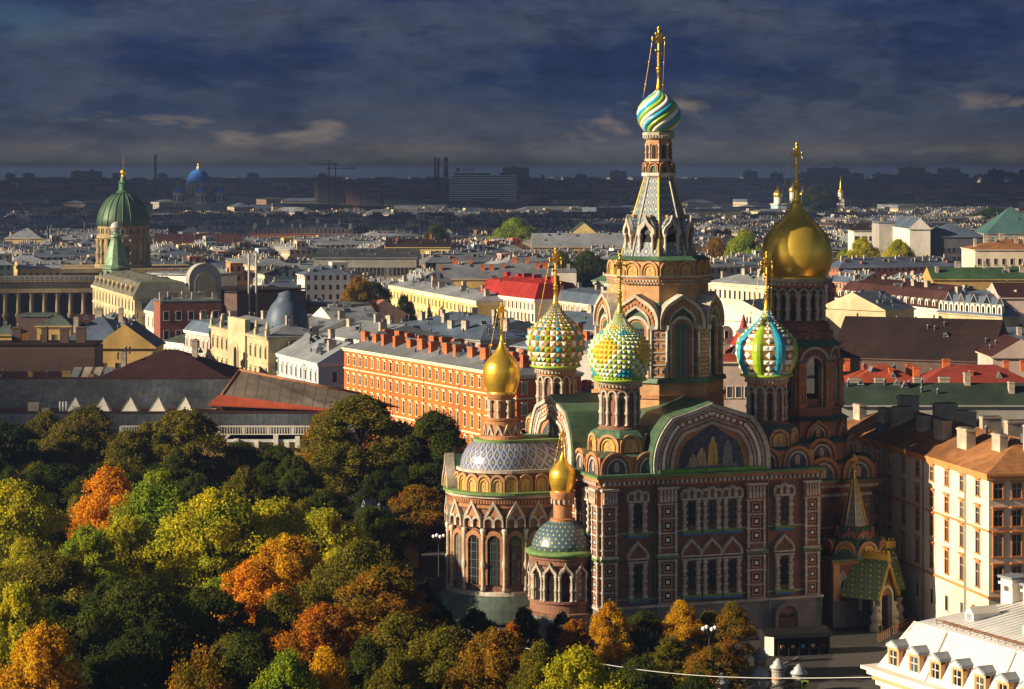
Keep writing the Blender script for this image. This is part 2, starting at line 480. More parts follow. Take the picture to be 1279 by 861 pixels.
ONION = [(.82, 0), (.90, .06), (.96, .13), (.99, .20), (1.0, .28), (.995, .36), (.955, .45), (.88, .54), (.77, .62), (.63, .69), (.48, .75), (.36, .80), (.26, .86), (.19, .91), (.14, .96), (.11, 1.0)]
ONION_SQ = [(.76, 0), (.86, .1), (.945, .2), (.985, .3), (1, .4), (.97, .5), (.87, .59), (.68, .68), (.48, .76), (.32, .83), (.21, .9), (.15, .95), (.12, 1)]
ONION_TOP = [(.66, 0), (.80, .08), (.92, .18), (.985, .30), (1.0, .40), (.985, .5), (.94, .58), (.86, .66), (.75, .73), (.62, .80), (.48, .86), (.34, .91), (.24, .95), (.16, 1.0)]

def resample(pr, n):
    out_ = []
    for i in range(n + 1):
        t = i / n * (len(pr) - 1); k = min(int(t), len(pr) - 2); f = t - k
        out_.append((pr[k][0] * (1 - f) + pr[k + 1][0] * f, pr[k][1] * (1 - f) + pr[k + 1][1] * f))
    return out_

def onion_prof(Rr, z0, z1, n=26, P=ONION):
    # even steps of height
    res = []
    zs = [p[1] for p in P]; rs = [p[0] for p in P]
    for i in range(n + 1):
        t = i / n
        res.append((float(np.interp(t, zs, rs)) * Rr, z0 + (z1 - z0) * t))
    return res

def stud(mb, p, push, m):
    """a quad raised to a pyramid"""
    q = [Vector(x) for x in p]; c = sum(q, Vector()) / 4
    n = (q[1] - q[0]).cross(q[3] - q[0])
    if n.length < 1e-9: n = Vector((0, 0, 1))
    n.normalize()
    mb.add(q + [c + n * push], [(0, 1, 4), (1, 2, 4), (2, 3, 4), (3, 0, 4)], m)

def grid_dome(cx, cy, prof, N, matf, push, twist=0.0, half=True):
    mb = MB()
    for j in range(len(prof) - 1):
        (r0, z0), (r1, z1) = prof[j], prof[j + 1]
        for i in range(N):
            a0 = 2 * PI * i / N; a1 = 2 * PI * (i + 1) / N
            p = [(cx + r0 * math.cos(a0), cy + r0 * math.sin(a0), z0), (cx + r0 * math.cos(a1), cy + r0 * math.sin(a1), z0),
                 (cx + r1 * math.cos(a1), cy + r1 * math.sin(a1), z1), (cx + r1 * math.cos(a0), cy + r1 * math.sin(a0), z1)]
            stud(mb, p, push * (.45 + .55 * r0 / prof[len(prof) // 4][0]), matf(i, j))
    return mb

def dome_rows(Rr, z0, z1, N):
    """profile whose steps keep the cells about square"""
    P = onion_prof(Rr, z0, z1, 200, ONION_SQ); res = [P[0]]; acc = 0
    for k in range(1, len(P)):
        acc += math.hypot(P[k][0] - P[k - 1][0], P[k][1] - P[k - 1][1])
        if acc >= 2 * PI * P[k][0] / N * 1.0 and acc > .16: res.append(P[k]); acc = 0
    if res[-1] != P[-1]: res.append(P[-1])
    return res

CROSSES = {}
def cross(par, x, y, z0, z1, neck_r, rz=R(60), chains=None):
    """gilded finial: flared neck, ball and ornate three-bar cross"""
    H = z1 - z0
    mb = MB()
    zb = z0 + H * .36
    mb.lathe([(neck_r, z0 - .1), (neck_r * .62, z0 + H * .08), (neck_r * .45, z0 + H * .18), (neck_r * .42, z0 + H * .29), (neck_r * .7, z0 + H * .30), (.01, zb)], 12, x, y, 0)
    f = put('finial', mb.mesh('finial', [M_GOLD2]), par)
    b2 = MB(); rb = max(.22, H * .042)
    b2.ball((x, y, zb), rb, 0, 12, 8)
    put('orb', b2.mesh('orb', [M_GOLD]), f)
    c = MB(); t = max(.085, H * .0125); L = H * .60
    c.box(-t, t, -t, t, 0, L)
    def bar(z, w, tilt=0.0, tk=t):
        i0 = len(c.v); c.box(-w, w, -tk * .8, tk * .8, -tk, tk)
        c.xf(Matrix.Translation((0, 0, z)) @ Matrix.Rotation(tilt, 4, 'Y'), i0)
        if w > L * .17:
            for sx in (-1, 1):
                for (dx, dz) in ((0, 0), (-.6, .9), (-.6, -.9)):
                    c.ball((sx * (w + dx * tk * 1.5), 0, z + dz * tk * 1.9), tk * 1.35, 0, 6, 4)
    bar(L * .70, L * .235); bar(L * .84, L * .12); bar(L * .36, L * .13, R(24))
    for (dx, dz) in ((0, 0), (-.9, -1.1), (.9, -1.1)): c.ball((dx * t * 1.4, 0, L + dz * t * 1.5), t * 1.4, 0, 6, 4)
    for sx in (-1, 1):
        for sz in (-1, 1):
            i0 = len(c.v); c.box(-t * .55, t * .55, -t * .5, t * .5, 0, L * .15)
            c.xf(Matrix.Translation((0, 0, L * .70)) @ Matrix.Rotation(R(45 if sz > 0 else 135) * sx, 4, 'Y'), i0)
    i0 = len(c.v)
    for k in range(12):
        a = 2 * PI * k / 12
        i1 = len(c.v); c.box(-L * .022, L * .022, -t * .45, t * .45, L * .075, L * .105)
        c.xf(Matrix.Translation((0, 0, L * .70)) @ Matrix.Rotation(a, 4, 'Y'), i1)
    for sx in (-1, 1):
        for q in range(5):
            zq = L * (.08 + .055 * q)
            c.ball((sx * t * 1.5 * (1 + .3 * (q % 2)), 0, zq), t * .9, 0, 6, 4)
    me = c.mesh('cross', [M_GOLD2])
    put('cross', me, f, (x, y, zb + rb * .8), rz)
    if chains:
        dr, dzz = chains
        for sx in (-1, 1):
            for sy in ((1,) if sx > 0 else (-1,)):
                top = Vector((x + math.cos(rz) * sx * L * .22, y + math.sin(rz) * sx * L * .22, zb + rb + L * .70))
                ang = rz + (0 if sx > 0 else PI) + sy * R(32)
                bot = Vector((x + math.cos(ang) * dr, y + math.sin(ang) * dr, dzz))
                ch = MB(); pts = []
                for q in range(9):
                    u = q / 8; pp = top.lerp(bot, u); pp.z -= math.sin(PI * u) * H * .02
                    pts.append(pp)
                ch.tube(pts, .026, 5, 0)
                for q in (3, 6): ch.ball(pts[q], .13, 0, 6, 4)
                put('chain', ch.mesh('chain', [M_GOLD2]), f)
    return f

COLM = {}
def column_mesh(h, r, mats=None):
    key = (round(h, 2), round(r, 3), mats)
    if key in COLM: return COLM[key]
    mb = MB()
    mb.lathe([(r * 1.5, 0), (r * 1.5, h * .04), (r * 1.05, h * .07), (r * .95, h * .30), (r * 1.0, h * .36), (r * 1.55, h * .40), (r * 1.55, h * .45), (r * 1.0, h * .49),
              (r * .9, h * .82), (r * 1.25, h * .86), (r * 1.0, h * .885), (r * 1.7, h * .95), (r * 1.7, h)], 10)
    COLM[key] = mb.mesh('column', [mats or M_WHITE])
    return COLM[key]

WINM = {}
def slot_window(w, h):
    key = (w, h)
    if key not in WINM:
        mb = MB(); a = semi(w, h); b = scl(a, .80, .93)
        mb.ring(a, b, -.10, .05, 0)
        mb.prof(b, -.03, .05, 1)
        mb.box(-.03, .03, -.05, -.02, 0, h * .9, 2)
        for q in (.25, .5, .75): mb.box(-w * .38, w * .38, -.05, -.02, h * q - .025, h * q + .025, 2)
        WINM[key] = mb.mesh('window', [M_TERRA, M_GLASS, M_IRON])
    return WINM[key]

def arch_mesh(w, h, t, d, m=None):
    a = semi(w, h); b = semi(w - 2 * t, h - t)
    mb = MB(); mb.ring(a, b, -d / 2, d / 2, 0)
    return mb.mesh('arch', [m or M_WHITE])

def drum(par, cx, cy, z0, z1, r, n=12, step=.30, wall=None):
    """arcaded drum: dark brick core, ring of columns carrying round arches, slots, dentilled cornice, green rim"""
    H = z1 - z0; zc = z1 - H * .20; zb = z0 + H * .10
    mb = MB()
    mb.lathe([(r * 1.06, z0), (r * 1.06, z0 + H * .05), (r * .98, z0 + H * .06), (r * .98, zb), (r * .86, zb), (r * .86, zc)], 36, cx, cy, 0, False)
    mb.lathe([(r * .96, zc), (r * .97, zc + H * .04), (r * 1.02, zc + H * .05), (r * 1.02, zc + H * .11)], 36, cx, cy, 1, False)
    mb.lathe([(r * 1.04, zc + H * .11), (r * 1.10, zc + H * .15), (r * 1.14, z1 - .12), (r * 1.14, z1)], 36, cx, cy, 2, False)
    for k in range(36):
        a = 2 * PI * k / 36
        i0 = len(mb.v); mb.box(r * 1.0, r * 1.09, -r * .045, r * .045, zc + H * .055, zc + H * .105, 2)
        mb.xf(Matrix.Translation((cx, cy, 0)) @ Matrix.Rotation(a, 4, 'Z'), i0)
    d = put('drum', mb.mesh('drum', [wall or M_BRICK, M_TERRA, M_WHITE]), par)
    wch = 2 * (r * .95) * math.sin(PI / n)
    ah = wch * .5 + .12
    hcol = (zc - zb) - ah
    cm = column_mesh(hcol, r * .065 + .02)
    am = arch_mesh(wch * 1.0, ah, wch * .16, r * .12)
    wm = slot_window(wch * (.5 if n < 14 else .62), (zc - zb) * .84)
    for k in range(n):
        a = 2 * PI * k / n
        put('column', cm, d, (cx + r * .93 * math.cos(a), cy + r * .93 * math.sin(a), zb), a)
        a2 = a + PI / n
        put('arch', am, d, (cx + r * .93 * math.cos(PI / n) * math.cos(a2), cy + r * .93 * math.cos(PI / n) * math.sin(a2), zc - ah), a2 + PI / 2)
        if k % 2 == 0 or n > 14:
            put('window', wm, d, (cx + r * .86 * math.cos(a2), cy + r * .86 * math.sin(a2), zb + .05), a2 + PI / 2)
    return d

# ---------------------------------------------------------------- main body
NX, NY = 15.4, 17.5
b = MB()
b.box(-NX, NX, -NY, NY, 4.9, 20.6, 0)
walls = b.build('wall', [M_BRICK], church)
p = MB()
p.box(-NX - .45, NX + .45, -NY - .45, NY + .45, -.5, 4.9, 0)
p.box(-NX - .62, NX + .62, -NY - .62, NY + .62, 4.9, 5.2, 1)
p.box(-NX - .75, NX + .75, -NY - .75, NY + .75, -.5, 1.1, 0)
p.build('plinth', [M_GRAN, M_WHITE], church)
c = MB()
for (o, z0, z1, m) in ((.18, 20.6, 20.95, 0), (.35, 20.95, 21.3, 1), (.6, 21.3, 21.75, 0), (.9, 21.75, 22.0, 2)):
    c.box(-NX - o, NX + o, -NY - o, NY + o, z0, z1, m)
for i in range(46):
    x = -NX + .3 + i * (2 * NX - .6) / 45
    c.box(x - .17, x + .17, -NY - .72, -NY - .30, 20.86, 21.28, 3)
for i in range(50):
    y = -NY + .3 + i * (2 * NY - .6) / 49
    c.box(-NX - .72, -NX - .30, y - .17, y + .17, 20.86, 21.28, 3)
c.build('cornice', [M_TERRA, M_BRICK, M_GREENP, M_WHITE], church)
rf = MB(); rf.box(-NX - .8, NX + .8, -NY - .8, NY + .8, 22.0, 22.15, 0); rf.build('roof', [M_GREEN], church)
# green edge strip and brick band under the attic
st = MB()
for z in (14.45, 5.9):
    st.box(-NX - .10, NX + .10, -NY - .10, -NY, z, z + .18, 0)
    st.box(-NX - .10, -NX, -NY, NY, z, z + .18, 0)
st.build('string_course', [M_WHITE], church)

def pilaster(x, w, face='n', y=None):
    """brick shaft banded in white with recessed squares holding a glazed tile"""
    mb = MB()
    mb.box(-w / 2, w / 2, -.40, 0, 5.2, 20.6, 0)
    for z in (5.25, 7.0, 8.9, 10.75, 12.45, 14.3, 16.2, 18.05):
        mb.box(-w / 2 - .08, w / 2 + .08, -.52, 0, z, z + .17, 1)
    for sx in (-1, 1):
        mb.box(sx * (w / 2 - .10) - .13, sx * (w / 2 - .10) + .13, -.56, -.38, 5.4, 11.0, 1)
        mb.box(sx * (w / 2 - .10) - .13, sx * (w / 2 - .10) + .13, -.56, -.38, 11.9, 18.1, 1)
        for zz in np.arange(6.0, 18, .92):
            mb.box(sx * (w / 2 - .10) - .2, sx * (w / 2 - .10) + .2, -.62, -.38, zz, zz + .22, 1)
    mb.box(-w / 2 - .3, w / 2 + .3, -.75, 0, 11.15, 11.45, 2)
    mb.box(-w / 2 - .18, w / 2 + .18, -.62, 0, 11.45, 11.75, 1)
    mb.box(-w / 2 - .05, w / 2 + .05, -.6, 0, 18.3, 20.3, 3)
    k = 5
    for i in range(k):
        xx = -w / 2 + w * (i + .5) / k
        mb.box(xx - w * .065, xx + w * .065, -.85, -.55, 18.5, 19.3, 1)
        mb.box(xx - w * .045, xx + w * .045, -.8, -.55, 19.4, 20.0, 1)
    mb.box(-w / 2 - .2, w / 2 + .2, -.9, 0, 20.1, 20.4, 1)
    me = mb.mesh('pilaster', [M_BRICK, M_WHITE, M_GREENP, M_TERRA])
    ins = MB(); s = w * .25
    ins.ring([(s, -s), (s, s), (-s, s), (-s, -s), (s, -s)], [(s * .72, -s * .72), (s * .72, s * .72), (-s * .72, s * .72), (-s * .72, -s * .72), (s * .72, -s * .72)], -.50, -.35, 0)
    ins.prof([(-s * .72, -s * .72), (s * .72, -s * .72), (s * .72, s * .72), (-s * .72, s * .72)], -.43, -.38, 1)
    ins.prof([(-s * .34, -s * .34), (s * .34, -s * .34), (s * .34, s * .34), (-s * .34, s * .34)], -.52, -.40, 2)
    return me, ins.mesh('tile_inset', [M_TERRA, M_IRON, M_TILEW])

PILS = {}
def put_pil(x, y, w, rz):
    if w not in PILS: PILS[w] = pilaster(0, w)
    me, im = PILS[w]
    o = put('pilaster', me, church, (x, y, 0), rz)
    for z in (6.3, 8.05, 9.9, 13.5, 15.35, 17.2): put('tile_inset', im, o, (0, 0, z))
for x, w in ((-14.4, 2.0), (-6.3, 2.5), (6.3, 2.5), (14.4, 2.0)): put_pil(x, -NY, w, 0)
for y, w in ((-16.5, 2.0), (-9.0, 2.0), (9.0, 2.0), (16.5, 2.0)): put_pil(-NX, y, w, -PI / 2)

def fancy_window(h, w, upper):
    mb = MB()
    mb.box(-w / 2, w / 2, -.06, 0, 0, h, 1)
    mb.box(-.05, .05, -.10, 0, 0, h, 5)
    for q in (.3, .62): mb.box(-w / 2, w / 2, -.10, 0, h * q, h * q + .07, 5)
    for sx in (-1, 1):                                     # banded stone shafts
        for q in range(9):
            ww = .30 if q % 2 == 0 else .21
            z0 = -.6 + (h + 1.0) * q / 9
            mb.box(sx * (w / 2 + .33) - ww, sx * (w / 2 + .33) + ww, -.22 - ww, 0, z0, z0 + (h + 1.0) / 9 * .86, 0)
    mb.box(-w / 2 - .75, w / 2 + .75, -.62, 0, -.95, -.6, 2)
    mb.box(-w / 2 - .7, w / 2 + .7, -.5, 0, -1.25, -.95, 4)
    mb.box(-w / 2 - .75, w / 2 + .75, -.55, 0, h + .4, h + .65, 0)
    return mb.mesh('window', [M_WHITE, M_GLASS, M_GREENP, M_BRICK, M_TILEDB, M_IRON])
def pediment(w, h, shape):
    mb = MB()
    if shape == 'ogee':
        a = ogee(w, h, bulge=5, cut=50); bb = scl(a, .84, .80); cc = scl(a, .66, .64)
        mb.ring(a, bb, -.48, 0, 0); mb.ring(bb, cc, -.28, 0, 1); mb.prof(cc, -.18, 0, 2)
        mb.box(-w / 2, w / 2, -.46, 0, -.16, 0.02, 0)
    else:
        for sx in (-1, 0, 1):
            a = semi(w * .44, h * (.95 if sx == 0 else .8)); bb = scl(a, .62, .72)
            i0 = len(mb.v)
            mb.ring(a, bb, -.45 - .04 * (sx == 0), 0, 0); mb.prof(bb, -.2, 0, 1)
            mb.xf(Matrix.Translation((sx * w * .30, 0, 0)), i0)
        mb.box(-w / 2, w / 2, -.46, 0, -.2, .02, 0)
    return mb.mesh('pediment', [M_WHITE, M_TERRA, M_BRICK])
FWU, FWL = fancy_window(2.9, 1.25, True), fancy_window(3.5, 1.25, False)
PO, PT = pediment(3.0, 2.3, 'ogee'), pediment(3.0, 1.6, 'tri')
for x in (-10.4, -2.9, 0, 2.9, 10.4):
    wn = put('window', FWU, church, (x, -NY, 15.2)); put('pediment', PT, wn, (0, 0, 3.5))
    wn = put('window', FWL, church, (x, -NY, 6.8)); put('pediment', PO, wn, (0, 0, 4.5))
for y in (-13,):
    wn = put('window', FWU, church, (-NX, y, 15.2), -PI / 2); put('pediment', PT, wn, (0, 0, 3.5))
for (cxx, hw_) in ((0, 4.6), (-10.4, 1.4), (10.4, 1.4)):
    ba = MB()
    ba.box(cxx - hw_ - .25, cxx + hw_ + .25, -NY - .2, -NY, 13.85, 14.35, 2)
    for x in np.arange(-hw_, hw_ + .1, .62): ba.box(cxx + x - .17, cxx + x + .17, -NY - .3, -NY - .19, 13.93, 14.27, 0 if hw_ > 2 or abs(x) > .4 else 1)
    ba.build('tile_band', [M_TILEDB, M_TILEY, M_BRICK], church)
# small door in the granite plinth with twin arched heads
dr = MB()
dr.ring(semi(3.6, 4.4), semi(2.8, 3.9), -.35, .2, 0)
dr.prof(semi(2.8, 3.9), -.1, .15, 1)
for sx in (-1, 1):
    dr.prof([(x + sx * .62, z) for x, z in semi(1.1, 2.9)], -.16, 0, 2)
dr.box(-1.3, 1.3, -.2, 0, 1.1, 2.4, 3)
dr.build('door', [M_GRAN, M_BRICK, M_GLASS, M_DWOOD], church, (10.6, -NY - .72, .2))
# granite coursing steps around the foot
# green drainpipes
for x in (-8.0, 8.0, 15.55):
    dp = MB(); dp.tube([(x, -NY - .55, 21.6), (x, -NY - .55, 21.0), (x, -NY - .25, 20.3), (x, -NY - .25, 5.4), (x, -NY - .7, 4.8), (x, -NY - .9, .3)], .13, 6, 0)
    dp.build('drainpipe', [M_GREEN], church)

# ---------------------------------------------------------------- cross-arm gables and vaults
def big_gable(phi, half, name='gable', deep=9.0):
    W_, H_ = 16.6, 8.9
    a = ogee(W_, H_, 16, bulge=7, cut=47); bq = scl(a, .93, .945); cq = scl(a, .70, .735); eq = scl(a, .655, .69); g = scl(ogee(W_, H_, 16, bulge=2, cut=40), .56, .63, .35)
    mb = MB()
    mb.ring(a, bq, -.55, deep * .25, 0)
    mb.ring(bq, cq, -.15, .3, 1)
    mb.ring(cq, eq, -.45, .3, 0)
    mb.ring(scl(a, .90, .92), scl(a, .875, .897), -.3, .1, 0)
    mb.ring(scl(a, .76, .79), scl(a, .74, .772), -.3, .1, 0)
    mid = scl(a, .825, .85)
    # beads of glazed tile along the brick band
    seg = []
    for i in range(len(mid) - 1):
        p0, p1 = Vector(mid[i]), Vector(mid[i + 1]); L = (p1 - p0).length; k = max(1, int(L / .72))
        seg += [p0.lerp(p1, (q + .5) / k) for q in range(k)]
    for s_ in seg:
        if s_.y > .3: mb.prof([(s_.x - .19, s_.y - .19), (s_.x + .19, s_.y - .19), (s_.x + .19, s_.y + .19), (s_.x - .19, s_.y + .19)], -.32, -.1, 2)
    # dentils on the white outer band
    for i in range(len(seg)):
        q = seg[i]; v = Vector((q.x, q.y - 2.2)).normalized() * .62
        x, z = q.x + v.x, q.y + v.y
        if z > .3: mb.prof([(x - .13, z - .13), (x + .13, z - .13), (x + .13, z + .13), (x - .13, z + .13)], -.40, -.1, 0)
    mb.prof(eq, .02, .3, 1)
    mb.ring(scl(eq, 1.0, 1.0), g, -.1, .1, 1)
    M_ = Matrix.Rotation(phi + PI / 2, 4, 'Z')
    o = put(name, mb.mesh(name, [M_WHITE, M_TERRA, M_TILEW]), church, tuple(M_ @ Vector((0, -half - .02, 0)) + Vector((0, 0, 22.15))), phi + PI / 2)
    ms = MB()
    ms.prof(g, .0, .015, 0)
    put('mosaic_ground', ms.mesh('mosaic_ground', [M_MOSB]), o, (0, -.03, 0))
    fg = MB()                                                   # robed standing figure, mourners and rocks in flat mosaic
    def fig(x, z, h, w, m):
        fg.prof([(x + w * k, z + h * q) for k, q in ((-.5, 0), (.5, 0), (.42, .5), (.36, .74), (.16, .82), (.16, .95), (0, 1), (-.16, .95), (-.16, .82), (-.36, .74), (-.42, .5))], -.08, 0, m)
    fig(.2, .8, 3.7, 1.5, 0); fig(.35, .9, 2.3, .5, 2); fig(-1.4, .7, 2.4, 1.4, 1); fig(-2.6, .6, 1.7, 1.3, 1); fig(2.3, .8, 3.2, 1.5, 3)
    fg.prof([(-3.9, .5), (3.9, .5), (3.5, 1.0), (1.2, .9), (-1, .8), (-3.4, 1.0)], -.07, 0, 3)
    fg.prof([(2.6, 1.0), (4.2, 1.0), (3.6, 1.9), (2.8, 1.8)], -.07, 0, 4)
    put('mosaic_figures', fg.mesh('mosaic_figures', [M_MOSG, M_MOSR, M_TILEY, mat('mosaic_stone', (.20, .20, .19), .6, 0, .4, 2, .2), M_MOSB]), o, (0, -.05, 0))
    v = MB(); v.ring(scl(a, 1.02, 1.015), scl(a, .985, .99), -.35, half - 6.2, 0); v.prof(scl(a, .985, .99), .45, half - 6.2, 0)
    vt = put('vault_roof', v.mesh('vault_roof', [M_GREEN]), church, tuple(M_ @ Vector((0, -half, 0)) + Vector((0, 0, 22.12))), phi + PI / 2)
    return o
big_gable(-PI / 2, NY)
big_gable(PI, NX)
# green sloping ledge in front of the north gable
lg = MB(); lg.box(-7.6, 7.6, -NY - .75, -NY - .1, 22.15, 22.6, 0); lg.build('gable_ledge', [mat('mossy_ledge', (.12, .30, .05), .7, 0, .4, 1.2, .3)], church)

# ---------------------------------------------------------------- corner domes
CXY = {'ne': (-10.6, -12), 'nw': (10.6, -12), 'se': (-10.6, 12), 'sw': (10.6, 12)}
def corner_base(x, y):
    mb = MB()
    mb.box(x - 4.6, x + 4.6, y - 4.6, y + 4.6, 22.1, 24.3, 0)
    mb.lathe([(6.3, 24.3), (4.6, 24.9)], 4, x, y, 1, False, PI / 4)
    mb.lathe([(3.95, 24.2), (3.95, 26.6)], 8, x, y, 0, False, PI / 8)
    mb.lathe([(4.3, 26.6), (3.6, 27.3), (3.0, 27.6)], 8, x, y, 1, False, PI / 8)
    t = put('tier', mb.mesh('tier', [M_TERRA, M_GREEN]), church)
    for k in range(4):
        phi = k * PI / 2
        for s_ in (-1, 1):
            px, py = x + 4.62 * math.cos(phi) - s_ * 2.3 * math.sin(phi), y + 4.62 * math.sin(phi) + s_ * 2.3 * math.cos(phi)
            add_kok(t, px, py, 22.15, phi, 4.4, 2.75, 1.6, 'brick')
    for k in range(8):
        phi = k * PI / 4
        add_kok(t, x + 3.72 * math.cos(phi), y + 3.72 * math.sin(phi), 24.75, phi, 2.95, 2.35, 1.2, 'gold')
for k_, (x, y) in CXY.items(): corner_base(x, y)

DZ0, DZ1 = 27.4, 34.0
def motif_ne(i, j):
    u = i % 10; v = j
    du = abs(u - 4.5) - .5
    if abs(v - 6.5) - .5 + du < 2.1: return 3
    u2 = (i + 5) % 10; d2 = abs(u2 - 4.5) - .5
    if v in (1, 2) and d2 < 2 - (v == 2): return 1
    if v in (11, 12) and d2 < 2 - (v == 12): return 1
    if v in (14, 15) and du < 1.6: return 3
    if v < 1: return 2
    return 0 if (i + j) % 2 == 0 else 2
def motif_se(i, j):
    if j % 2 == 0: return 0 if i % 2 == 0 else 4
    k = (i + j) % 4
    return (1, 4, 2, 4)[k] if j % 4 == 1 else (2, 4, 1, 4)[k]
TMATS = [M_TILEW, M_TILEB, M_TILEG, M_TILEY, M_TILEBR]
def lobe_dome(cx, cy, Rr, z0, z1, nl=8):
    NA = nl * 8; pr = onion_prof(Rr, z0, z1, 40, ONION_SQ); mb = MB()
    def rad(i, j):
        k = i % 8; r = pr[j][0]
        return r * (1.0 + (.075 * math.sin(PI * k / 4) if k <= 4 else 0))
    for j in range(40):
        for i in range(NA):
            k = i % 8
            if k < 4:
                a0, a1 = 2 * PI * i / NA, 2 * PI * (i + 1) / NA
                q = [(cx + rad(i, j) * math.cos(a0), cy + rad(i, j) * math.sin(a0), pr[j][1]), (cx + rad(i + 1, j) * math.cos(a1), cy + rad(i + 1, j) * math.sin(a1), pr[j][1]),
                     (cx + rad(i + 1, j + 1) * math.cos(a1), cy + rad(i + 1, j + 1) * math.sin(a1), pr[j + 1][1]), (cx + rad(i, j + 1) * math.cos(a0), cy + rad(i, j + 1) * math.sin(a0), pr[j + 1][1])]
                mb.add(q, [(0, 1, 2, 3)], 1 if (i // 8) % 2 == 0 else 2, True)
    # studded strips between the lobes
    rows = dome_rows(Rr, z0, z1, 40)
    for s_ in range(nl):
        a0 = 2 * PI * (s_ * 8 + 4) / NA; a1 = 2 * PI * (s_ * 8 + 8) / NA; am = (a0 + a1) / 2
        P_ = lambda a, r, h: (cx + r * math.cos(a), cy + r * math.sin(a), h)
        j = 0
        while j < len(rows) - 1:
            (r0, h0), (r1, h1) = rows[j], rows[j + 1]
            for (b0, b1) in ((a0, am), (am, a1)):
                stud(mb, [P_(b0, r0, h0), P_(b1, r0, h0), P_(b1, r1, h1), P_(b0, r1, h1)], .14, 0)
            j += 1
            if j >= len(rows) - 1: break
            k2 = min(j + 2, len(rows) - 1)
            (r0, h0), (rm, hm), (r1, h1) = rows[j], rows[min(j + 1, len(rows) - 1)], rows[k2]
            for (qa, qb) in ((rows[j], rows[min(j + 1, k2)]), (rows[min(j + 1, k2)], rows[k2])):
                if qa != qb: mb.add([P_(a0, qa[0], qa[1]), P_(a1, qa[0], qa[1]), P_(a1, qb[0], qb[1]), P_(a0, qb[0], qb[1])], [(0, 1, 2, 3)], 4)
            ac = (a1 - a0) * .34
            e0, e1 = hm + (h0 - hm) * .74, hm + (h1 - hm) * .74
            stud(mb, [P_(am, r0 * .26 + rm * .74 + .03, e0), P_(am + ac, rm + .03, hm), P_(am, r1 * .26 + rm * .74 + .03, e1), P_(am - ac, rm + .03, hm)], .22, 0)
            j = k2
    return mb

def corner_dome(key, kind):
    x, y = CXY[key]
    drum(church, x, y, DZ0, DZ1, 2.72, 12)
    zt = 42.6
    if kind == 'lobe': mb = lobe_dome(0, 0, 4.05, DZ1, zt)
    else:
        N = 40 if kind == 'ne' else 32
        mb = grid_dome(0, 0, dome_rows(4.05, DZ1, zt, N), N, motif_ne if kind == 'ne' else motif_se, .30)
        core = onion_prof(3.95, DZ1, zt, 24, ONION_SQ); mb.lathe(core, 40, 0, 0, 4)
    mb.lathe([(3.2, DZ1 - .25), (3.62, DZ1 - .1), (3.5, DZ1 + .15)], 32, 0, 0, 2)
    mb.xf(Matrix.Rotation(R(-9), 4, 'Z'))
    d = put('onion_dome', mb.mesh('onion_dome', TMATS), church, (x, y, 0))
    d['label'] = {'ne': 'onion dome studded white and green with yellow rosettes', 'se': 'onion dome of white, gold, blue and green studs', 'lobe': 'onion dome with blue and green ribs between studded strips',
                  'sw': 'blue and white onion dome behind the tower'}[kind]
    cross(d, 0, 0, zt - .3, 50.4, .62, R(22), (2.6, 40.2))
corner_dome('ne', 'ne'); corner_dome('nw', 'lobe'); corner_dome('se', 'se'); corner_dome('sw', 'sw')

# ---------------------------------------------------------------- central tent tower
RO = 8.75; AP = RO * math.cos(PI / 8); FW = 2 * RO * math.sin(PI / 8); P8 = PI / 8
t = MB()
t.frus(8, RO + .15, 21, RO + .15, 30.8, 0, P8); t.frus(8, RO + .45, 30.8, RO + .45, 31.3, 1, P8); t.frus(8, RO + .1, 31.3, RO + .1, 32.9, 0, P8)
t.frus(8, RO + .55, 32.9, RO + .35, 33.5, 2, P8)
t.frus(8, RO - .45, 33.5, RO - .45, 41.2, 0, P8)
t.frus(8, RO - .2, 41.2, 6.9, 43.6, 2, P8)
t.frus(8, 6.75, 43.0, 6.75, 45.9, 0, P8)
for r0, z0, r1, z1, m in ((6.85, 45.9, 7.05, 46.2, 0), (7.05, 46.2, 7.25, 46.9, 1), (7.4, 46.9, 7.4, 47.15, 3), (6.9, 47.15, 6.9, 49.2, 0), (7.2, 49.2, 6.2, 49.7, 2)):
    t.frus(8, r0, z0, r1, z1, m, P8)
tower = put('tower', t.mesh('tower', [M_OCHRE, M_TERRA, M_GREEN, M_WHITE]), church)
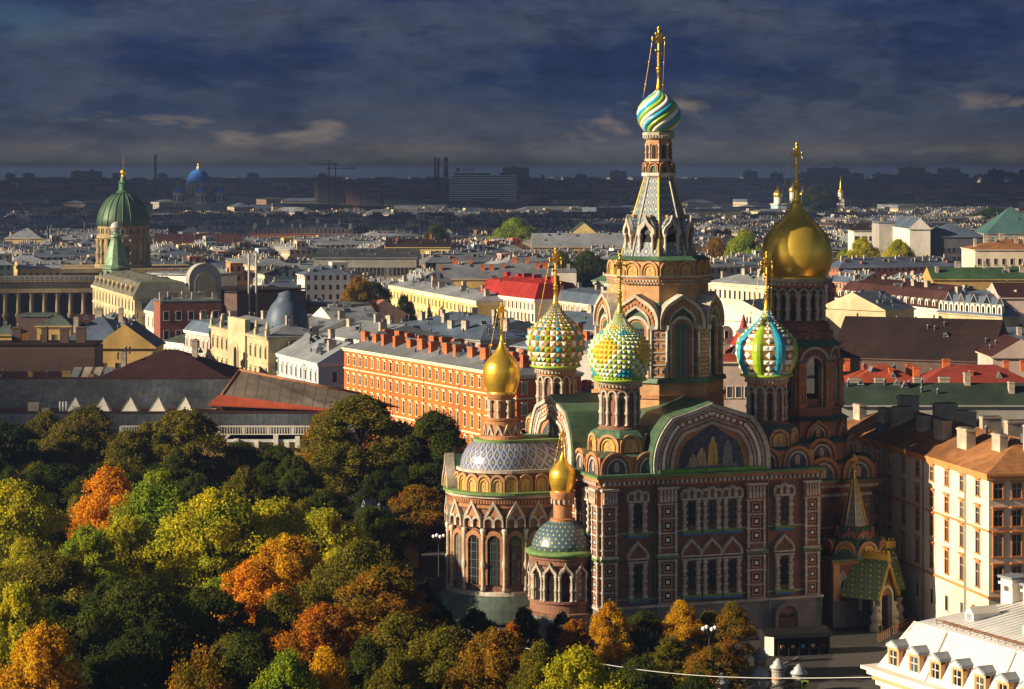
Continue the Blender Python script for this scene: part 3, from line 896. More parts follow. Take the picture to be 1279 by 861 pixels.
# dotted frieze
for k in range(8):
    phi = k * PI / 4
    fr = MB()
    for q in range(11):
        x = (q - 5) * .46
        fr.box(x - .12, x + .12, -.1, .1, 46.35, 46.6, 0); fr.box(x + .11, x + .33, -.1, .1, 46.02, 46.2, 0)
    fr.build('frieze', [M_TERRA if k % 1 else M_WHITE], tower, (7.15 * math.cos(P8) * math.cos(phi), 7.15 * math.cos(P8) * math.sin(phi), 0), phi + PI / 2)
    for s_ in (-1, 1):
        rr_ = 6.95 * math.cos(P8)
        add_kok(tower, rr_ * math.cos(phi) - s_ * 1.28 * math.sin(phi), rr_ * math.sin(phi) + s_ * 1.28 * math.cos(phi), 47.15, phi, 2.5, 2.0, .8, 'gold')
    # great ogee over each face, tall window below
    g = MB(); a = ogee(FW * .98, 4.6, 12, 14, 60)
    g.ring(a, scl(a, .88, .90), -.42, 3.0, 0); g.ring(scl(a, .88, .90), scl(a, .60, .66), -.1, .3, 1); g.ring(scl(a, .62, .68), scl(a, .54, .60), -.3, .3, 0)
    mid = scl(a, .74, .78)
    for i in range(2, len(mid) - 2, 2):
        x, z = mid[i]; g.prof([(x - .17, z - .22), (x + .17, z - .22), (x + .17, z + .22), (x - .17, z + .22)], -.25, 0, 2)
    g.prof(scl(a, .97, .97), .2, 3.0, 3)
    go = put('ogee_gable', g.mesh('ogee_gable', [M_WHITE, M_OCHRE, M_TERRA, M_GREEN]), tower, (AP * math.cos(phi) * .985, AP * math.sin(phi) * .985, 40.1), phi + PI / 2)
    w = MB(); aw = semi(2.1, 7.4)
    w.ring(semi(3.5, 8.2), semi(2.9, 7.8), -.32, .3, 0); w.ring(semi(2.9, 7.8), aw, -.12, .3, 3); w.prof(aw, -.03, .2, 1)
    for xx in (-.36, .36): w.box(xx - .05, xx + .05, -.08, 0, 0, 6.6, 2)
    for zz in (1.2, 2.4, 3.6, 4.8, 6.0): w.box(-1.0, 1.0, -.08, 0, zz, zz + .08, 2)
    ra = (AP - .42)
    put('window', w.mesh('window', [M_WHITE, M_GLASS, M_DGREEN, M_TERRA]), tower, (ra * math.cos(phi), ra * math.sin(phi), 33.6), phi + PI / 2)
    # corner pier between faces with tile squares
    ph2 = phi + P8; pm = MB()
    pm.box(-1.15, 1.15, -.35, .9, 33.5, 40.4, 0)
    for z in (33.6, 35.2, 36.9, 38.6): pm.box(-1.22, 1.22, -.46, .9, z, z + .2, 1)
    for sx in (-1, 1): pm.lathe([(.2, 33.6), (.17, 40)], 8, sx * 1.05, -.38, 1)
    pm.box(-1.3, 1.3, -.5, .9, 40.0, 40.6, 1)
    for z in (34.25, 35.95, 37.65, 39.1):
        for xx in (-.5, .5):
            pm.box(xx - .3, xx + .3, -.42, .2, z - .1, z + .62, 1); pm.box(xx - .16, xx + .16, -.46, .2, z + .08, z + .44, 2)
    put('pier', pm.mesh('pier', [M_TERRA, M_WHITE, M_BRICK]), tower, ((RO - .55) * math.cos(ph2), (RO - .55) * math.sin(ph2), 0), ph2 + PI / 2)
# tent
TZ0, TZ1, TR0, TR1 = 49.4, 60.4, 5.2, 1.9
tm = MB(); tm.frus(8, TR0, TZ0, TR1, TZ1, 0, P8)
tent = put('tent_roof', tm.mesh('tent_roof', [M_TENT]), church)
for k in range(8):
    a = k * PI / 4 + P8
    rb = MB(); rb.tube([(TR0 * math.cos(a), TR0 * math.sin(a), TZ0), (TR1 * math.cos(a), TR1 * math.sin(a), TZ1)], .14, 6, 0)
    rb.build('rib', [M_TILEY if k % 2 else M_WHITE], tent)
    phi = k * PI / 4
    # lucarne: two columns, pointed arch, tiled saddle roof
    l = MB(); aw = semi(1.25, 3.6); ag = ogee(2.15, 2.1, 8, 8, 55)
    l.prof(semi(1.0, 3.5), .25, .4, 1)
    for sx in (-1, 1):
        i0 = len(l.v); l.lathe([(.26, 0), (.16, .2), (.15, 1.0), (.24, 1.25), (.24, 1.4), (.15, 1.7), (.15, 2.3), (.3, 2.6), (.3, 2.8)], 8, sx * .78, 0, 0)
        l.box(sx * .78 - .2, sx * .78 + .2, .2, 2.4, 0, 2.7, 3)
    ag2 = [(x, z + 2.75) for x, z in ag]; al = [(x * .6, z * .64 + 2.75) for x, z in ag]
    l.ring(ag2, al, -.25, .25, 0); l.prof(al, .1, .3, 1)
    l.prof([(1.05, 2.75), (1.0, 3.6), (.55, 4.3), (0, 4.75), (-.55, 4.3), (-1.0, 3.6), (-1.05, 2.75)], .1, 2.8, 2)
    l.box(-.3, .3, .5, 2.2, 4.55, 4.9, 3)
    rl = 4.5
    put('lucarne', l.mesh('lucarne', [M_WHITE, M_IRON, M_TENT2, M_OCHRE]), tent, (rl * math.cos(phi), rl * math.sin(phi), 49.4), phi + PI / 2, 1.2)
# lantern on top of the tent
ln = MB()
for r0, z0, r1, z1, m in ((1.95, 60.3, 2.35, 60.6, 0), (2.35, 60.6, 2.35, 61.0, 0), (1.7, 61.0, 1.7, 66.0, 1), (1.95, 62.6, 1.95, 62.85, 0), (1.8, 64.9, 1.8, 65.3, 1), (1.95, 65.6, 2.2, 66.2, 0), (2.2, 66.2, 2.2, 66.5, 0), (2.1, 66.5, 1.7, 66.8, 2)):
    ln.frus(8, r0, z0, r1, z1, m, P8)
for k in range(32):
    a = 2 * PI * k / 32; i0 = len(ln.v); ln.box(1.95, 2.2, -.1, .1, 65.75, 66.15, 0); ln.xf(Matrix.Rotation(a, 4, 'Z'), i0)
lant = put('lantern', ln.mesh('lantern', [M_WHITE, M_OCHRE, M_GREENP]), church)
for k in range(8):
    phi = k * PI / 4
    add_kok(lant, 1.95 * math.cos(phi), 1.95 * math.sin(phi), 61.0, phi, 1.5, 1.45, .4, 'brick', 'semi', False)
    put('window', slot_window(.75, 2.0), lant, (1.62 * math.cos(phi), 1.62 * math.sin(phi), 62.95), phi + PI / 2)
    put('column', column_mesh(2.1, .12), lant, (1.72 * math.cos(phi + P8), 1.72 * math.sin(phi + P8), 62.85))
# striped twisted dome
NS, SUB = 15, 6; N = NS * SUB
pr = onion_prof(2.9, 66.7, 72.3, 34, ONION_TOP); td = MB()
for j, (r, z) in enumerate(pr):
    tw = R(165) * (j / 34)
    for i in range(N):
        k = (i % SUB) / SUB; a = 2 * PI * i / N + tw
        rr = r * (.955 + .09 * abs(math.sin(PI * k)))
        td.v.append((rr * math.cos(a), rr * math.sin(a), z))
for j in range(34):
    for i in range(N):
        i2 = (i + 1) % N
        td.f.append([j * N + i, j * N + i2, (j + 1) * N + i2, (j + 1) * N + i]); td.m.append((i // SUB) % 3); td.s.append(True)
tdo = put('onion_dome', td.mesh('onion_dome', [M_TILEW, M_TILEB, M_TILEG]), church)
tdo['label'] = 'small twisted onion dome in white, green and blue spiral stripes'
cross(tdo, 0, 0, 72.1, 81.0, .5, R(22), (2.2, 71.2))

# ---------------------------------------------------------------- apses
AX = -22.8; AR = 7.3
def stadium(r, cx=AX, x1=-NX + .2, n=28):
    return [(cx + r * math.cos(PI / 2 + PI * i / n), r * math.sin(PI / 2 + PI * i / n)) for i in range(n + 1)] + [(x1, -r), (x1, r)]
def stad_loft(mb, r0, z0, r1, z1, m, sm=True):
    a, b_ = stadium(r0), stadium(r1); n = len(a)
    mb.add([(x, y, z0) for x, y in a] + [(x, y, z1) for x, y in b_], [(i, (i + 1) % n, n + (i + 1) % n, n + i) for i in range(n)], m, sm)
ap = MB()
ap.poly(stadium(AR - .55), 5.6, 16.6, 0)
for r, z0, z1, m in ((AR + .1, 5.4, 6.0, 1), (AR - .25, 15.6, 17.0, 0), (AR + .05, 17.0, 17.35, 2), (AR - .1, 17.35, 18.3, 2), (AR + .25, 18.3, 18.7, 1), (AR + .55, 18.7, 19.0, 3)):
    ap.poly(stadium(r), z0, z1, m)
ap.poly(stadium(AR - 1.5), 19.0, 21.4, 0)
ap.poly(stadium(AR - 1.2), 21.4, 21.8, 1)
apse = put('apse', ap.mesh('apse', [M_BRICK, M_WHITE, M_TERRA, M_GREENP]), church)
for i in range(44):
    a = PI / 2 + PI * (i + .5) / 44
    pass
dt = MB()
for i in range(60):
    a = PI / 2 + PI * (i + .5) / 60; i0 = len(dt.v); dt.box(AR - .1, AR + .22, -.12, .12, 17.6, 18.05, 0); dt.xf(Matrix.Translation((AX, 0, 0)) @ Matrix.Rotation(a, 4, 'Z'), i0)
for i in range(16):
    x = AX + .3 + i * .45; dt.box(x - .12, x + .12, -AR - .22, -AR + .1, 17.6, 18.05, 0)
put('dentils', dt.mesh('dentils', [M_TERRA]), apse)
# gallery skirt roof and granite foot
sk = MB()
stad_loft(sk, AR + 2.8, 2.6, AR + .2, 5.5, 0, False)
sk.poly(stadium(AR + 2.95), 2.35, 2.6, 0)
sk.poly(stadium(AR + 2.5), -.5, 2.35, 1)
put('skirt_roof', sk.mesh('skirt_roof', [M_DGREEN, M_GRAN]), apse)
# lattice-tiled conch
prc = [(5.55, 21.8), (5.45, 22.6), (5.2, 23.4), (4.75, 24.2), (4.05, 24.9), (3.6, 25.2)]
cn = MB()
for (r0, z0), (r1, z1) in zip(prc, prc[1:]): stad_loft(cn, r0, z0, r1, z1, 0)
cn.v = [(x - AX, y, z) for x, y, z in cn.v]
put('conch_roof', cn.mesh('conch_roof', [M_LATT]), apse, (AX, 0, 0))
ct = MB(); ct.poly(stadium(3.75), 25.15, 25.5, 0); put('conch_cap', ct.mesh('conch_cap', [M_GREENP]), apse)
nb = 9
wap = MB(); wa = semi(1.7, 6.5)
wap.ring(semi(2.6, 7.1), wa, -.32, .4, 0); wap.prof(wa, -.10, .3, 1)
for xx in (-.42, .42): wap.box(xx - .05, xx + .05, -.14, .2, 0, 6.2, 2)
for zz in np.arange(1, 6, 1.1): wap.box(-.8, .8, -.14, .2, zz, zz + .08, 2)
wapm = wap.mesh('window', [M_TERRA, M_GLASS, M_DGREEN])
tri = MB()
for sx in (-1, 1):
    i0 = len(tri.v); tri.ring(semi(1.32, 1.5), semi(.95, 1.15), -.4, .3, 0); tri.prof(semi(.95, 1.15), .0, .2, 1); tri.xf(Matrix.Translation((sx * .66, 0, 0)), i0)
tri.prof([(1.05, 1.35), (0, 3.1), (-1.05, 1.35)], -.3, .2, 1)
tri.ring([(1.3, 1.25), (0, 3.55), (-1.3, 1.25)], [(.85, 1.35), (0, 2.85), (-.85, 1.35)], -.45, .5, 0)
trim_ = tri.mesh('blind_arcade', [M_WHITE, M_TERRA])
colm = column_mesh(8.2, .23)
stepa = PI / 6.4
for i in range(9):
    a = PI + (i - 4) * stepa * .82 - .12
    r_ = AR - .5
    if abs(a - PI) < PI / 2 + .05:
        put('window', wapm, apse, (AX + r_ * math.cos(a), r_ * math.sin(a), 6.9), a + PI / 2)
        put('blind_arcade', trim_, apse, (AX + (AR - .15) * math.cos(a), (AR - .15) * math.sin(a), 14.5), a + PI / 2)
        a2 = a + stepa * .41
        put('column', colm, apse, (AX + (AR - .1) * math.cos(a2), (AR - .1) * math.sin(a2), 6.1))
for x in (-20.3, -17.6):
    put('window', wapm, apse, (x, -AR + .5, 6.9)); put('blind_arcade', trim_, apse, (x, -AR + .12, 14.5))
# kokoshnik ring above the apse cornice
for i in range(11):
    a = PI / 2 + PI * (i + .5) / 11
    add_kok(apse, AX + (AR - 1.15) * math.cos(a), (AR - 1.15) * math.sin(a), 19.0, a, 1.95, 2.3, .8, 'gold')
for x in (-21.6, -19.4, -17.2): add_kok(apse, x, -AR + 1.15, 19.0, -PI / 2, 1.95, 2.3, .8, 'gold')
# tall gable on the far-east side of the apse
eg = MB(); a_ = ogee(4.4, 4.6, 10, 6, 52)
eg.ring(a_, scl(a_, .8, .84), -.3, 1.0, 0); eg.ring(scl(a_, .8, .84), scl(a_, .5, .6), -.1, .2, 1); eg.prof(scl(a_, .5, .6), .0, .2, 2); eg.prof(scl(a_, .97, .97), .15, 4.5, 3)
put('east_gable', eg.mesh('east_gable', [M_WHITE, M_OCHRE, M_MOSG, M_GREEN]), apse, (AX - (AR - .3) * math.cos(R(8)), (AR - .3) * math.sin(R(40)) * .55, 18.9), PI + PI / 2 - R(8))

def gold_onion(par, x, y, z0, zt, rr, ztop, neck, name='onion_dome', ch=None, PP=None):
    mb = MB(); P = onion_prof(rr, z0, zt, 34, PP or ONION_SQ)
    mb.lathe([(P[0][0] * 1.05, z0 - .22), (P[0][0] * 1.05, z0)] + P, 48, 0, 0, 0)
    o = put(name, mb.mesh(name, [M_GOLD]), par, (x, y, 0))
    cross(o, 0, 0, zt - .25, ztop, neck, R(22), ch)
    return o
# main apse cupola
cu = MB()
cu.lathe([(3.0, 25.5), (2.9, 26.0), (2.3, 26.1), (2.1, 28.2), (2.25, 28.4), (2.25, 28.7), (1.45, 28.75), (1.45, 31.5), (1.75, 31.8), (2.0, 32.3), (2.0, 32.55)], 32, 0, 0, 0, False)
zz_ = 12
for k in range(zz_):
    a = 2 * PI * k / zz_; i0 = len(cu.v)
    cu.ring([(.62, 0), (0, 1.7), (-.62, 0)], [(.4, 0), (0, 1.1), (-.4, 0)], -.12, .15, 1)
    cu.xf(Matrix.Rotation(a, 4, 'Z') @ Matrix.Translation((2.3, 0, 26.1)) @ Matrix.Rotation(PI / 2, 4, 'Z'), i0)
cu.v = [(x, y, 25.5 + (z - 25.5) * .865) for x, y, z in cu.v]
cupo = put('cupola', cu.mesh('cupola', [M_TERRA, M_WHITE]), apse, (AX, 0, 0))
COLS8 = column_mesh(2.4, .2)
for k in range(8):
    a = 2 * PI * k / 8 + .2
    put('cupola_column', COLS8, apse, (AX + 1.75 * math.cos(a), 1.75 * math.sin(a), 28.25))
g1 = gold_onion(church, AX, 0, 31.6, 38.4, 2.5, 43.6, .36, ch=(1.7, 36.6)); g1['label'] = 'gilded onion dome over the main apse'

def side_apse(cx, cy, mir):
    r = 4.35
    mb = MB()
    a0, a1 = PI / 2 - .35, 3 * PI / 2 + .35
    L = lambda pr, m, sm=True: mb.lathe(pr, 40, cx, cy, m, sm, 0, True)
    L([(r + .35, -.5), (r + .35, 3.9)], 2, False); L([(r + .5, 3.9), (r + .5, 4.2), (r - .1, 4.25), (r - .1, 5.4), (r + .15, 5.5), (r + .15, 5.8), (r - .5, 5.8), (r - .5, 10.6)], 0, False)
    L([(r - .1, 10.4), (r - .1, 11.0), (r + .1, 11.1), (r + .1, 11.4)], 0, False)
    L([(r + .2, 11.4), (r + .55, 11.75), (r + .5, 11.95), (r - .1, 12.2)], 1, True)
    o = put('side_apse', mb.mesh('side_apse', [M_BRICK, M_GREENP, M_GRAN]), church)
    ds = MB(); ds.lathe([(4.15, 12.0), (4.0, 12.9), (3.6, 13.9), (2.95, 14.8), (2.2, 15.4), (1.5, 15.8)], 40, 0, 0, 0)
    put('tiled_cap', ds.mesh('tiled_cap', [M_SCALE]), o, (cx, cy, 0))
    wm = MB(); wa_ = semi(1.0, 3.7); wm.ring(semi(1.5, 4.0), wa_, -.22, .3, 0); wm.prof(wa_, -.10, .25, 1)
    wmm = wm.mesh('window', [M_TERRA, M_GLASS]); n = 13
    arm = MB(); g_ = ogee(1.95, 1.75, 8, 0, 52); arm.ring(g_, scl(g_, .70, .66), -.25, .35, 0); armm = arm.mesh('arch', [M_WHITE])
    cm_ = column_mesh(3.3, .17)
    for k in range(n):
        a = 2 * PI * k / n + .1
        if -1.2 < ((a + PI) % (2 * PI)) - PI < 1.2: continue
        put('window', wmm, o, (cx + (r - .45) * math.cos(a), cy + (r - .45) * math.sin(a), 5.8), a + PI / 2)
        put('arch', armm, o, (cx + (r - .1) * math.cos(a), cy + (r - .1) * math.sin(a), 9.1), a + PI / 2)
        for s_ in (-1, 1):
            a2 = a + s_ * (PI / n - .055)
            put('column', cm_, o, (cx + (r - .05) * math.cos(a2), cy + (r - .05) * math.sin(a2), 5.8))
    dm = MB(); dm.lathe([(1.65, 15.7), (1.65, 16.0), (1.2, 16.1), (1.2, 17.9), (1.35, 18.1), (1.3, 18.4), (1.5, 18.6), (1.65, 19.2), (1.65, 19.5)], 28, 0, 0, 0, False)
    for k in range(14):
        a = 2 * PI * k / 14; i0 = len(dm.v); dm.box(1.25, 1.55, -.1, .1, 17.95, 18.55, 1); dm.xf(Matrix.Rotation(a, 4, 'Z'), i0)
    put('drum', dm.mesh('drum', [M_TERRA, M_WHITE]), o, (cx, cy, 0))
    return o
side_apse(-18.3, -11.2, 0); side_apse(-18.3, 11.2, 0)
g2 = gold_onion(church, -18.3, -11.2, 19.5, 24.3, 1.78, 27.4, .26, ch=(1.2, 22.6)); g2['label'] = 'gilded onion dome over the small north-east apse'
g3 = gold_onion(church, -18.3, 11.2, 19.5, 24.6, 1.85, 27.4, .26)

# ---------------------------------------------------------------- west bell tower
BX = 20.9
bt = MB()
bt.box(BX - 7.4, BX + 7.4, -7.4, 7.4, 4.9, 17.5, 0); bt.box(BX - 7.8, BX + 7.8, -7.8, 7.8, -.5, 4.9, 2)
bt.box(15.2, BX, -10.5, 10.5, -.5, 4.9, 2); bt.box(15.2, BX - 5, -9.5, 9.5, 4.9, 19.5, 0); bt.box(15.0, BX - 4.6, -9.9, 9.9, 19.5, 20.0, 1)
for o_, z0, z1, m in ((.2, 12.2, 12.5, 1), (.3, 16.6, 17.0, 1), (.55, 17.5, 17.9, 0), (.95, 17.9, 18.3, 1), (1.35, 18.3, 18.7, 0), (1.7, 18.7, 19.0, 3)):
    bt.box(BX - 7.4 - o_, BX + 7.4 + o_, -7.4 - o_, 7.4 + o_, z0, z1, m)
bt.box(BX - 8.2, BX + 8.2, -8.2, 8.2, 19.0, 21.2, 0)
bt.lathe([(12.0, 21.2), (10.0, 21.9)], 4, BX, 0, 3, False, PI / 4)
bt.lathe([(8.2, 21.2), (8.2, 24.0)], 8, BX, 0, 0, False, P8); bt.lathe([(8.6, 24.0), (7.0, 24.8)], 8, BX, 0, 3, False, P8)
bt.lathe([(7.0, 24.2), (7.0, 26.9)], 8, BX, 0, 0, False, P8); bt.lathe([(7.4, 26.9), (6.1, 27.6)], 8, BX, 0, 3, False, P8)
bt.lathe([(6.3, 27.0), (6.3, 28.2), (6.5, 28.3), (6.5, 28.7)], 8, BX, 0, 0, False, P8)
bt.lathe([(6.2, 28.5), (6.2, 28.75)], 8, BX, 0, 0, False, P8)
for k in range(8):
    a = k * PI / 4 + P8; bt.lathe([(.55, 28.6), (.55, 36.0)], 6, BX + 5.2 * math.cos(a), 5.2 * math.sin(a), 0, False)
bt.lathe([(5.9, 35.5), (5.9, 37.0)], 8, BX, 0, 0, False, P8); bt.lathe([(6.2, 37.0), (4.9, 38.2)], 8, BX, 0, 3, False, P8)
bt.lathe([(4.9, 37.6), (4.9, 38.6), (5.1, 38.7), (5.1, 38.95), (4.6, 39.0), (4.6, 39.9)], 32, BX, 0, 0, False)
btw = put('bell_tower', bt.mesh('bell_tower', [M_BRICK, M_WHITE, M_GRAN, M_GREEN, M_IRON]), church)
for k in range(8):
    phi = k * PI / 4
    # belfry face: open arch under a round gable, clustered shafts at the corners
    g = MB(); a = semi(4.5, 4.9); oa = semi(2.3, 6.8)
    g.ring(semi(4.4, 8.4), semi(3.9, 8.0), -.35, 1.2, 0); g.ring(semi(3.9, 8.0), semi(2.6, 7.1), -.05, 1.0, 1); g.ring(semi(2.6, 7.1), oa, -.2, 1.0, 0)
    g.box(-2.2, -1.25, 0, 1.0, 0, 4.5, 1); g.box(1.25, 2.2, 0, 1.0, 0, 4.5, 1)
    ra = 5.75 * math.cos(P8)
    bf = put('belfry_arch', g.mesh('belfry_arch', [M_WHITE, M_TERRA]), btw, (BX + ra * math.cos(phi), ra * math.sin(phi), 28.7), phi + PI / 2)
    rl = MB(); rl.box(-1.2, 1.2, .5, .6, 0, 1.1, 0)
    put('parapet', rl.mesh('parapet', [M_TERRA]), bf)
    a2 = phi + P8
    cl = MB()
    for dx, dy in ((0, -.25), (-.45, 0), (.45, 0)):
        cl.lathe([(.42, 28.7), (.42, 29.3), (.32, 29.4), (.3, 31.6), (.44, 31.8), (.44, 32.3), (.3, 32.5), (.3, 34.2), (.48, 34.5), (.48, 35.0)], 10, dx, dy, 0)
    put('shaft_cluster', cl.mesh('shaft_cluster', [M_TERRA]), btw, (BX + 5.95 * math.cos(a2), 5.95 * math.sin(a2), 0), a2 + PI / 2)
    add_kok(btw, BX + 7.7 * math.cos(phi), 7.7 * math.sin(phi), 21.6, phi, 4.6, 3.1, 1.4, 'brick')
    add_kok(btw, BX + 6.6 * math.cos(phi) , 6.6 * math.sin(phi), 24.5, phi, 3.6, 2.6, 1.3, 'brick', 'ogee')
    add_kok(btw, BX + 4.75 * math.cos(phi), 4.75 * math.sin(phi), 38.0, phi, 2.1, 1.3, .5, 'brick', 'semi', False)
for k in range(4):
    phi = k * PI / 2
    for s_ in (-1, 0, 1):
        add_kok(btw, BX + 8.3 * math.cos(phi) - s_ * 5.3 * math.sin(phi), 8.3 * math.sin(phi) + s_ * 5.3 * math.cos(phi), 19.0, phi, 4.9, 3.2, 1.6, 'brick')
for dx in (5.6, 6.9, 3.9):
    for q in range(5):
        z = 6.5 + q * 2.0
        io = MB(); io.box(BX + dx - .55, BX + dx + .55, -7.55, -7.4, z, z + 1.5, 0); io.box(BX + dx - .4, BX + dx + .4, -7.6, -7.5, z + .15, z + 1.35, 1); io.box(BX + dx - .18, BX + dx + .18, -7.66, -7.55, z + .5, z + 1.0, 2)
        put('tile_inset', io.mesh('tile_inset', [M_TERRA, M_BRICK, M_TILEG]), btw)
ic = MB(); ic.box(-1.9, 1.9, -.12, 0, 0, 4.4, 1); ic.prof(semi(3.2, 4.2), -.2, -.1, 0)
for (x_, h_, m_) in ((-.75, 2.3, 2), (.1, 2.7, 3), (.9, 2.2, 2)):
    ic.prof([(x_ + .35 * k, .35 + h_ * q) for k, q in ((-1, 0), (1, 0), (.8, .6), (.35, .78), (.35, .95), (0, 1), (-.35, .95), (-.35, .78), (-.8, .6))], -.24, -.19, m_)
put('icon_mosaic', ic.mesh('icon_mosaic', [M_MOSG, M_TERRA, M_MOSR, M_MOSB]), btw, (18.0, -9.55, 13.4))
drum(church, BX, 0, 39.9, 46.3, 4.05, 16)
gb = gold_onion(church, BX, 0, 46.3, 57.0, 4.95, 65.2, .62, ch=(3.6, 52.5), PP=ONION); gb['label'] = 'great plain gilded dome of the bell tower'

# ---------------------------------------------------------------- north porch
PX, PY = 24.2, -11.6
pb = MB()
pb.box(PX - 4.9, PX + 3.4, PY - 2.8, -7.6, 3.6, 8.4, 0); pb.box(PX - 5.1, PX + 3.6, PY - 3.1, -7.5, -.5, 3.6, 1)
pb.box(PX - 5.2, PX + 3.8, PY - 3.2, -7.5, 8.4, 8.9, 2); pb.box(PX - 5.5, PX + 4.1, PY - 3.5, -7.5, 8.9, 9.15, 3)
for sx in (-4.6, 3.1):
    pb.box(PX + sx - .45, PX + sx + .45, PY - 3.15, PY - 2.6, 3.6, 8.4, 4)
porch = put('porch', pb.mesh('porch', [M_BRICK, M_GRAN, M_TERRA, M_GREEN, M_OCHRE]), church)
pr_ = MB()
pr_.lathe([(4.6, 9.1), (4.3, 10.2), (3.4, 11.2), (2.4, 11.8)], 8, PX, PY + .6, 0, False, P8)
pr_.lathe([(2.5, 11.5), (2.5, 12.6)], 8, PX, PY + .6, 1, False, P8); pr_.lathe([(2.9, 12.6), (2.2, 13.1)], 8, PX, PY + .6, 0, False, P8)
put('porch_roof', pr_.mesh('porch_roof', [M_GREEN, M_BRICK]), porch)
for k in range(8):
    phi = k * PI / 4
    add_kok(porch, PX + 3.9 * math.cos(phi), PY + .6 + 3.9 * math.sin(phi), 9.1, phi, 2.8, 2.3, 1.4, 'gold')
    add_kok(porch, PX + 2.45 * math.cos(phi), PY + .6 + 2.45 * math.sin(phi), 11.3, phi, 1.9, 1.7, .8, 'brick', 'ogee')
pt = MB(); pt.frus(8, 1.85, 12.9, .28, 19.4, 0, P8); put('porch_tent', pt.mesh('porch_tent', [M_TENT]), porch, (PX, PY + .6, 0))
for k in range(8):
    a = k * PI / 4 + P8; rb = MB(); rb.tube([(1.85 * math.cos(a), 1.85 * math.sin(a), 12.9), (.28 * math.cos(a), .28 * math.sin(a), 19.4)], .09, 5, 0)
    put('porch_rib', rb.mesh('porch_rib', [M_TILEY]), porch, (PX, PY + .6, 0))
cross(porch, PX, PY + .6, 19.2, 22.6, .3, R(22))
def porch_gable(px, py, rz, w=6.4, l=6.0, zb=5.2, zr=10.4):
    g = MB()
    h = zr - zb
    for sx in (-1, 1):
        pts = [(sx * (w / 2 + .6), zb - .5), (0, zr), (0, zr + .28), (sx * (w / 2 + .75), zb - .35)]
        if sx < 0: pts = pts[::-1]
        g.prof(pts, -.6, l, 0)
    g.box(-.35, .35, -.6, l, zr + .2, zr + 1.1, 1)
    for q in range(8): g.ball((0, -.4 + q * l / 7.5, zr + 1.3), .22, 1, 6, 4)
    gm = put('porch_gable_roof', g.mesh('porch_gable_roof', [M_PTILE, M_GOLD2]), porch, (px, py, 0), rz)
    f = MB()
    f.prof([(w / 2, zb - .2), (0, zr - .2), (-w / 2, zb - .2)], 0, .4, 0)
    f.ring(semi(3.8, 5.9), semi(3.0, 5.4), -.25, .5, 1)
    f.ring([(w / 2 + .4, zb - .5), (0, zr + .05), (-w / 2 - .4, zb - .5)], [(w / 2 - .1, zb - .5), (0, zr - .55), (-w / 2 + .1, zb - .5)], -.65, -.3, 2)
    f.prof(semi(3.0, 5.4), .45, .6, 4)
    f.prof([(.9, 6.1), (0, 8.6), (-.9, 6.1)], -.12, 0, 3)
    put('porch_front', f.mesh('porch_front', [M_BRICK, M_WHITE, M_GOLD2, M_MOSB, M_IRON]), gm)
    for sx in (-1, 1):
        cl = MB()
        cl.lathe([(.85, -.2), (.85, .8), (.5, 1.0), (.75, 1.5), (.8, 1.9), (.45, 2.5), (.4, 2.8), (.6, 3.1), (.6, 3.4)], 14, sx * 2.4, .1, 0)
        put('baluster_column', cl.mesh('baluster_column', [M_WHITE]), gm)
        sd = MB(); sd.ring(semi(2.3, 3.0), semi(1.6, 2.6), -.2, .2, 0)
        put('side_arch', sd.mesh('side_arch', [M_WHITE]), gm, (sx * 2.5, l * .3, 2.6), PI / 2)
    return gm
porch_gable(PX + 1.2, PY - 6.0, R(34), 5.2, 5.0, 4.7, 9.0)
porch_gable(PX + 5.4, PY + .4, PI / 2, 5.2, 5.0, 5.0, 9.6)
pw = MB(); pw.ring([(.55, 0), (.55, 2.6), (0, 3.5), (-.55, 2.6), (-.55, 0)], [(.32, .2), (.32, 2.5), (0, 3.0), (-.32, 2.5), (-.32, .2)], -.15, .05, 0); pw.prof([(.32, .2), (.32, 2.5), (0, 3.0), (-.32, 2.5), (-.32, .2)], -.05, .05, 1)
put('window', pw.mesh('window', [M_WHITE, M_GLASS]), porch, (PX - 3.6, PY - 2.85, 4.2))
# ================================================================== ground
g = MB(); g.box(-15000, 15000, -300, 26000, -3, 0, 0)
structure(g.build('ground', [mat('city_ground', (.06, .058, .055), .9, 0, .3, .02, .3)]))
g = MB(); g.poly([(-95, 190), (14, 190), (11, 300), (6, 318), (-14, 318), (-22, 345), (-24, 430), (-95, 470)], -.2, .004, 0)
structure(g.build('lawn', [mat('lawn_grass', (.05, .065, .02), .95, 0, .4, .4, .4)]))
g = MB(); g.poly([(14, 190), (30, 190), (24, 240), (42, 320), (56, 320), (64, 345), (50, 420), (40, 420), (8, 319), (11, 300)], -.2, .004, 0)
structure(g.build('pavement', [brick_mat('granite_setts', (.026, .026, .027), (.034, .033, .033), (.018, .018, .018), .9, .8)]))  # dark setts, darkened further in place of tree shade on the forecourt
g = MB()
for (a, b_) in (((15.5, 262), (27, 262)), ((20.5, 285), (36, 312))):
    d = (Vector(b_) - Vector(a)).normalized(); n = Vector((-d.y, d.x)) * .15
    g.poly([tuple(Vector(a) - n), tuple(Vector(b_) - n), tuple(Vector(b_) + n), tuple(Vector(a) + n)], 0, .13, 0)
structure(g.build('kerb', [M_GRAN]))

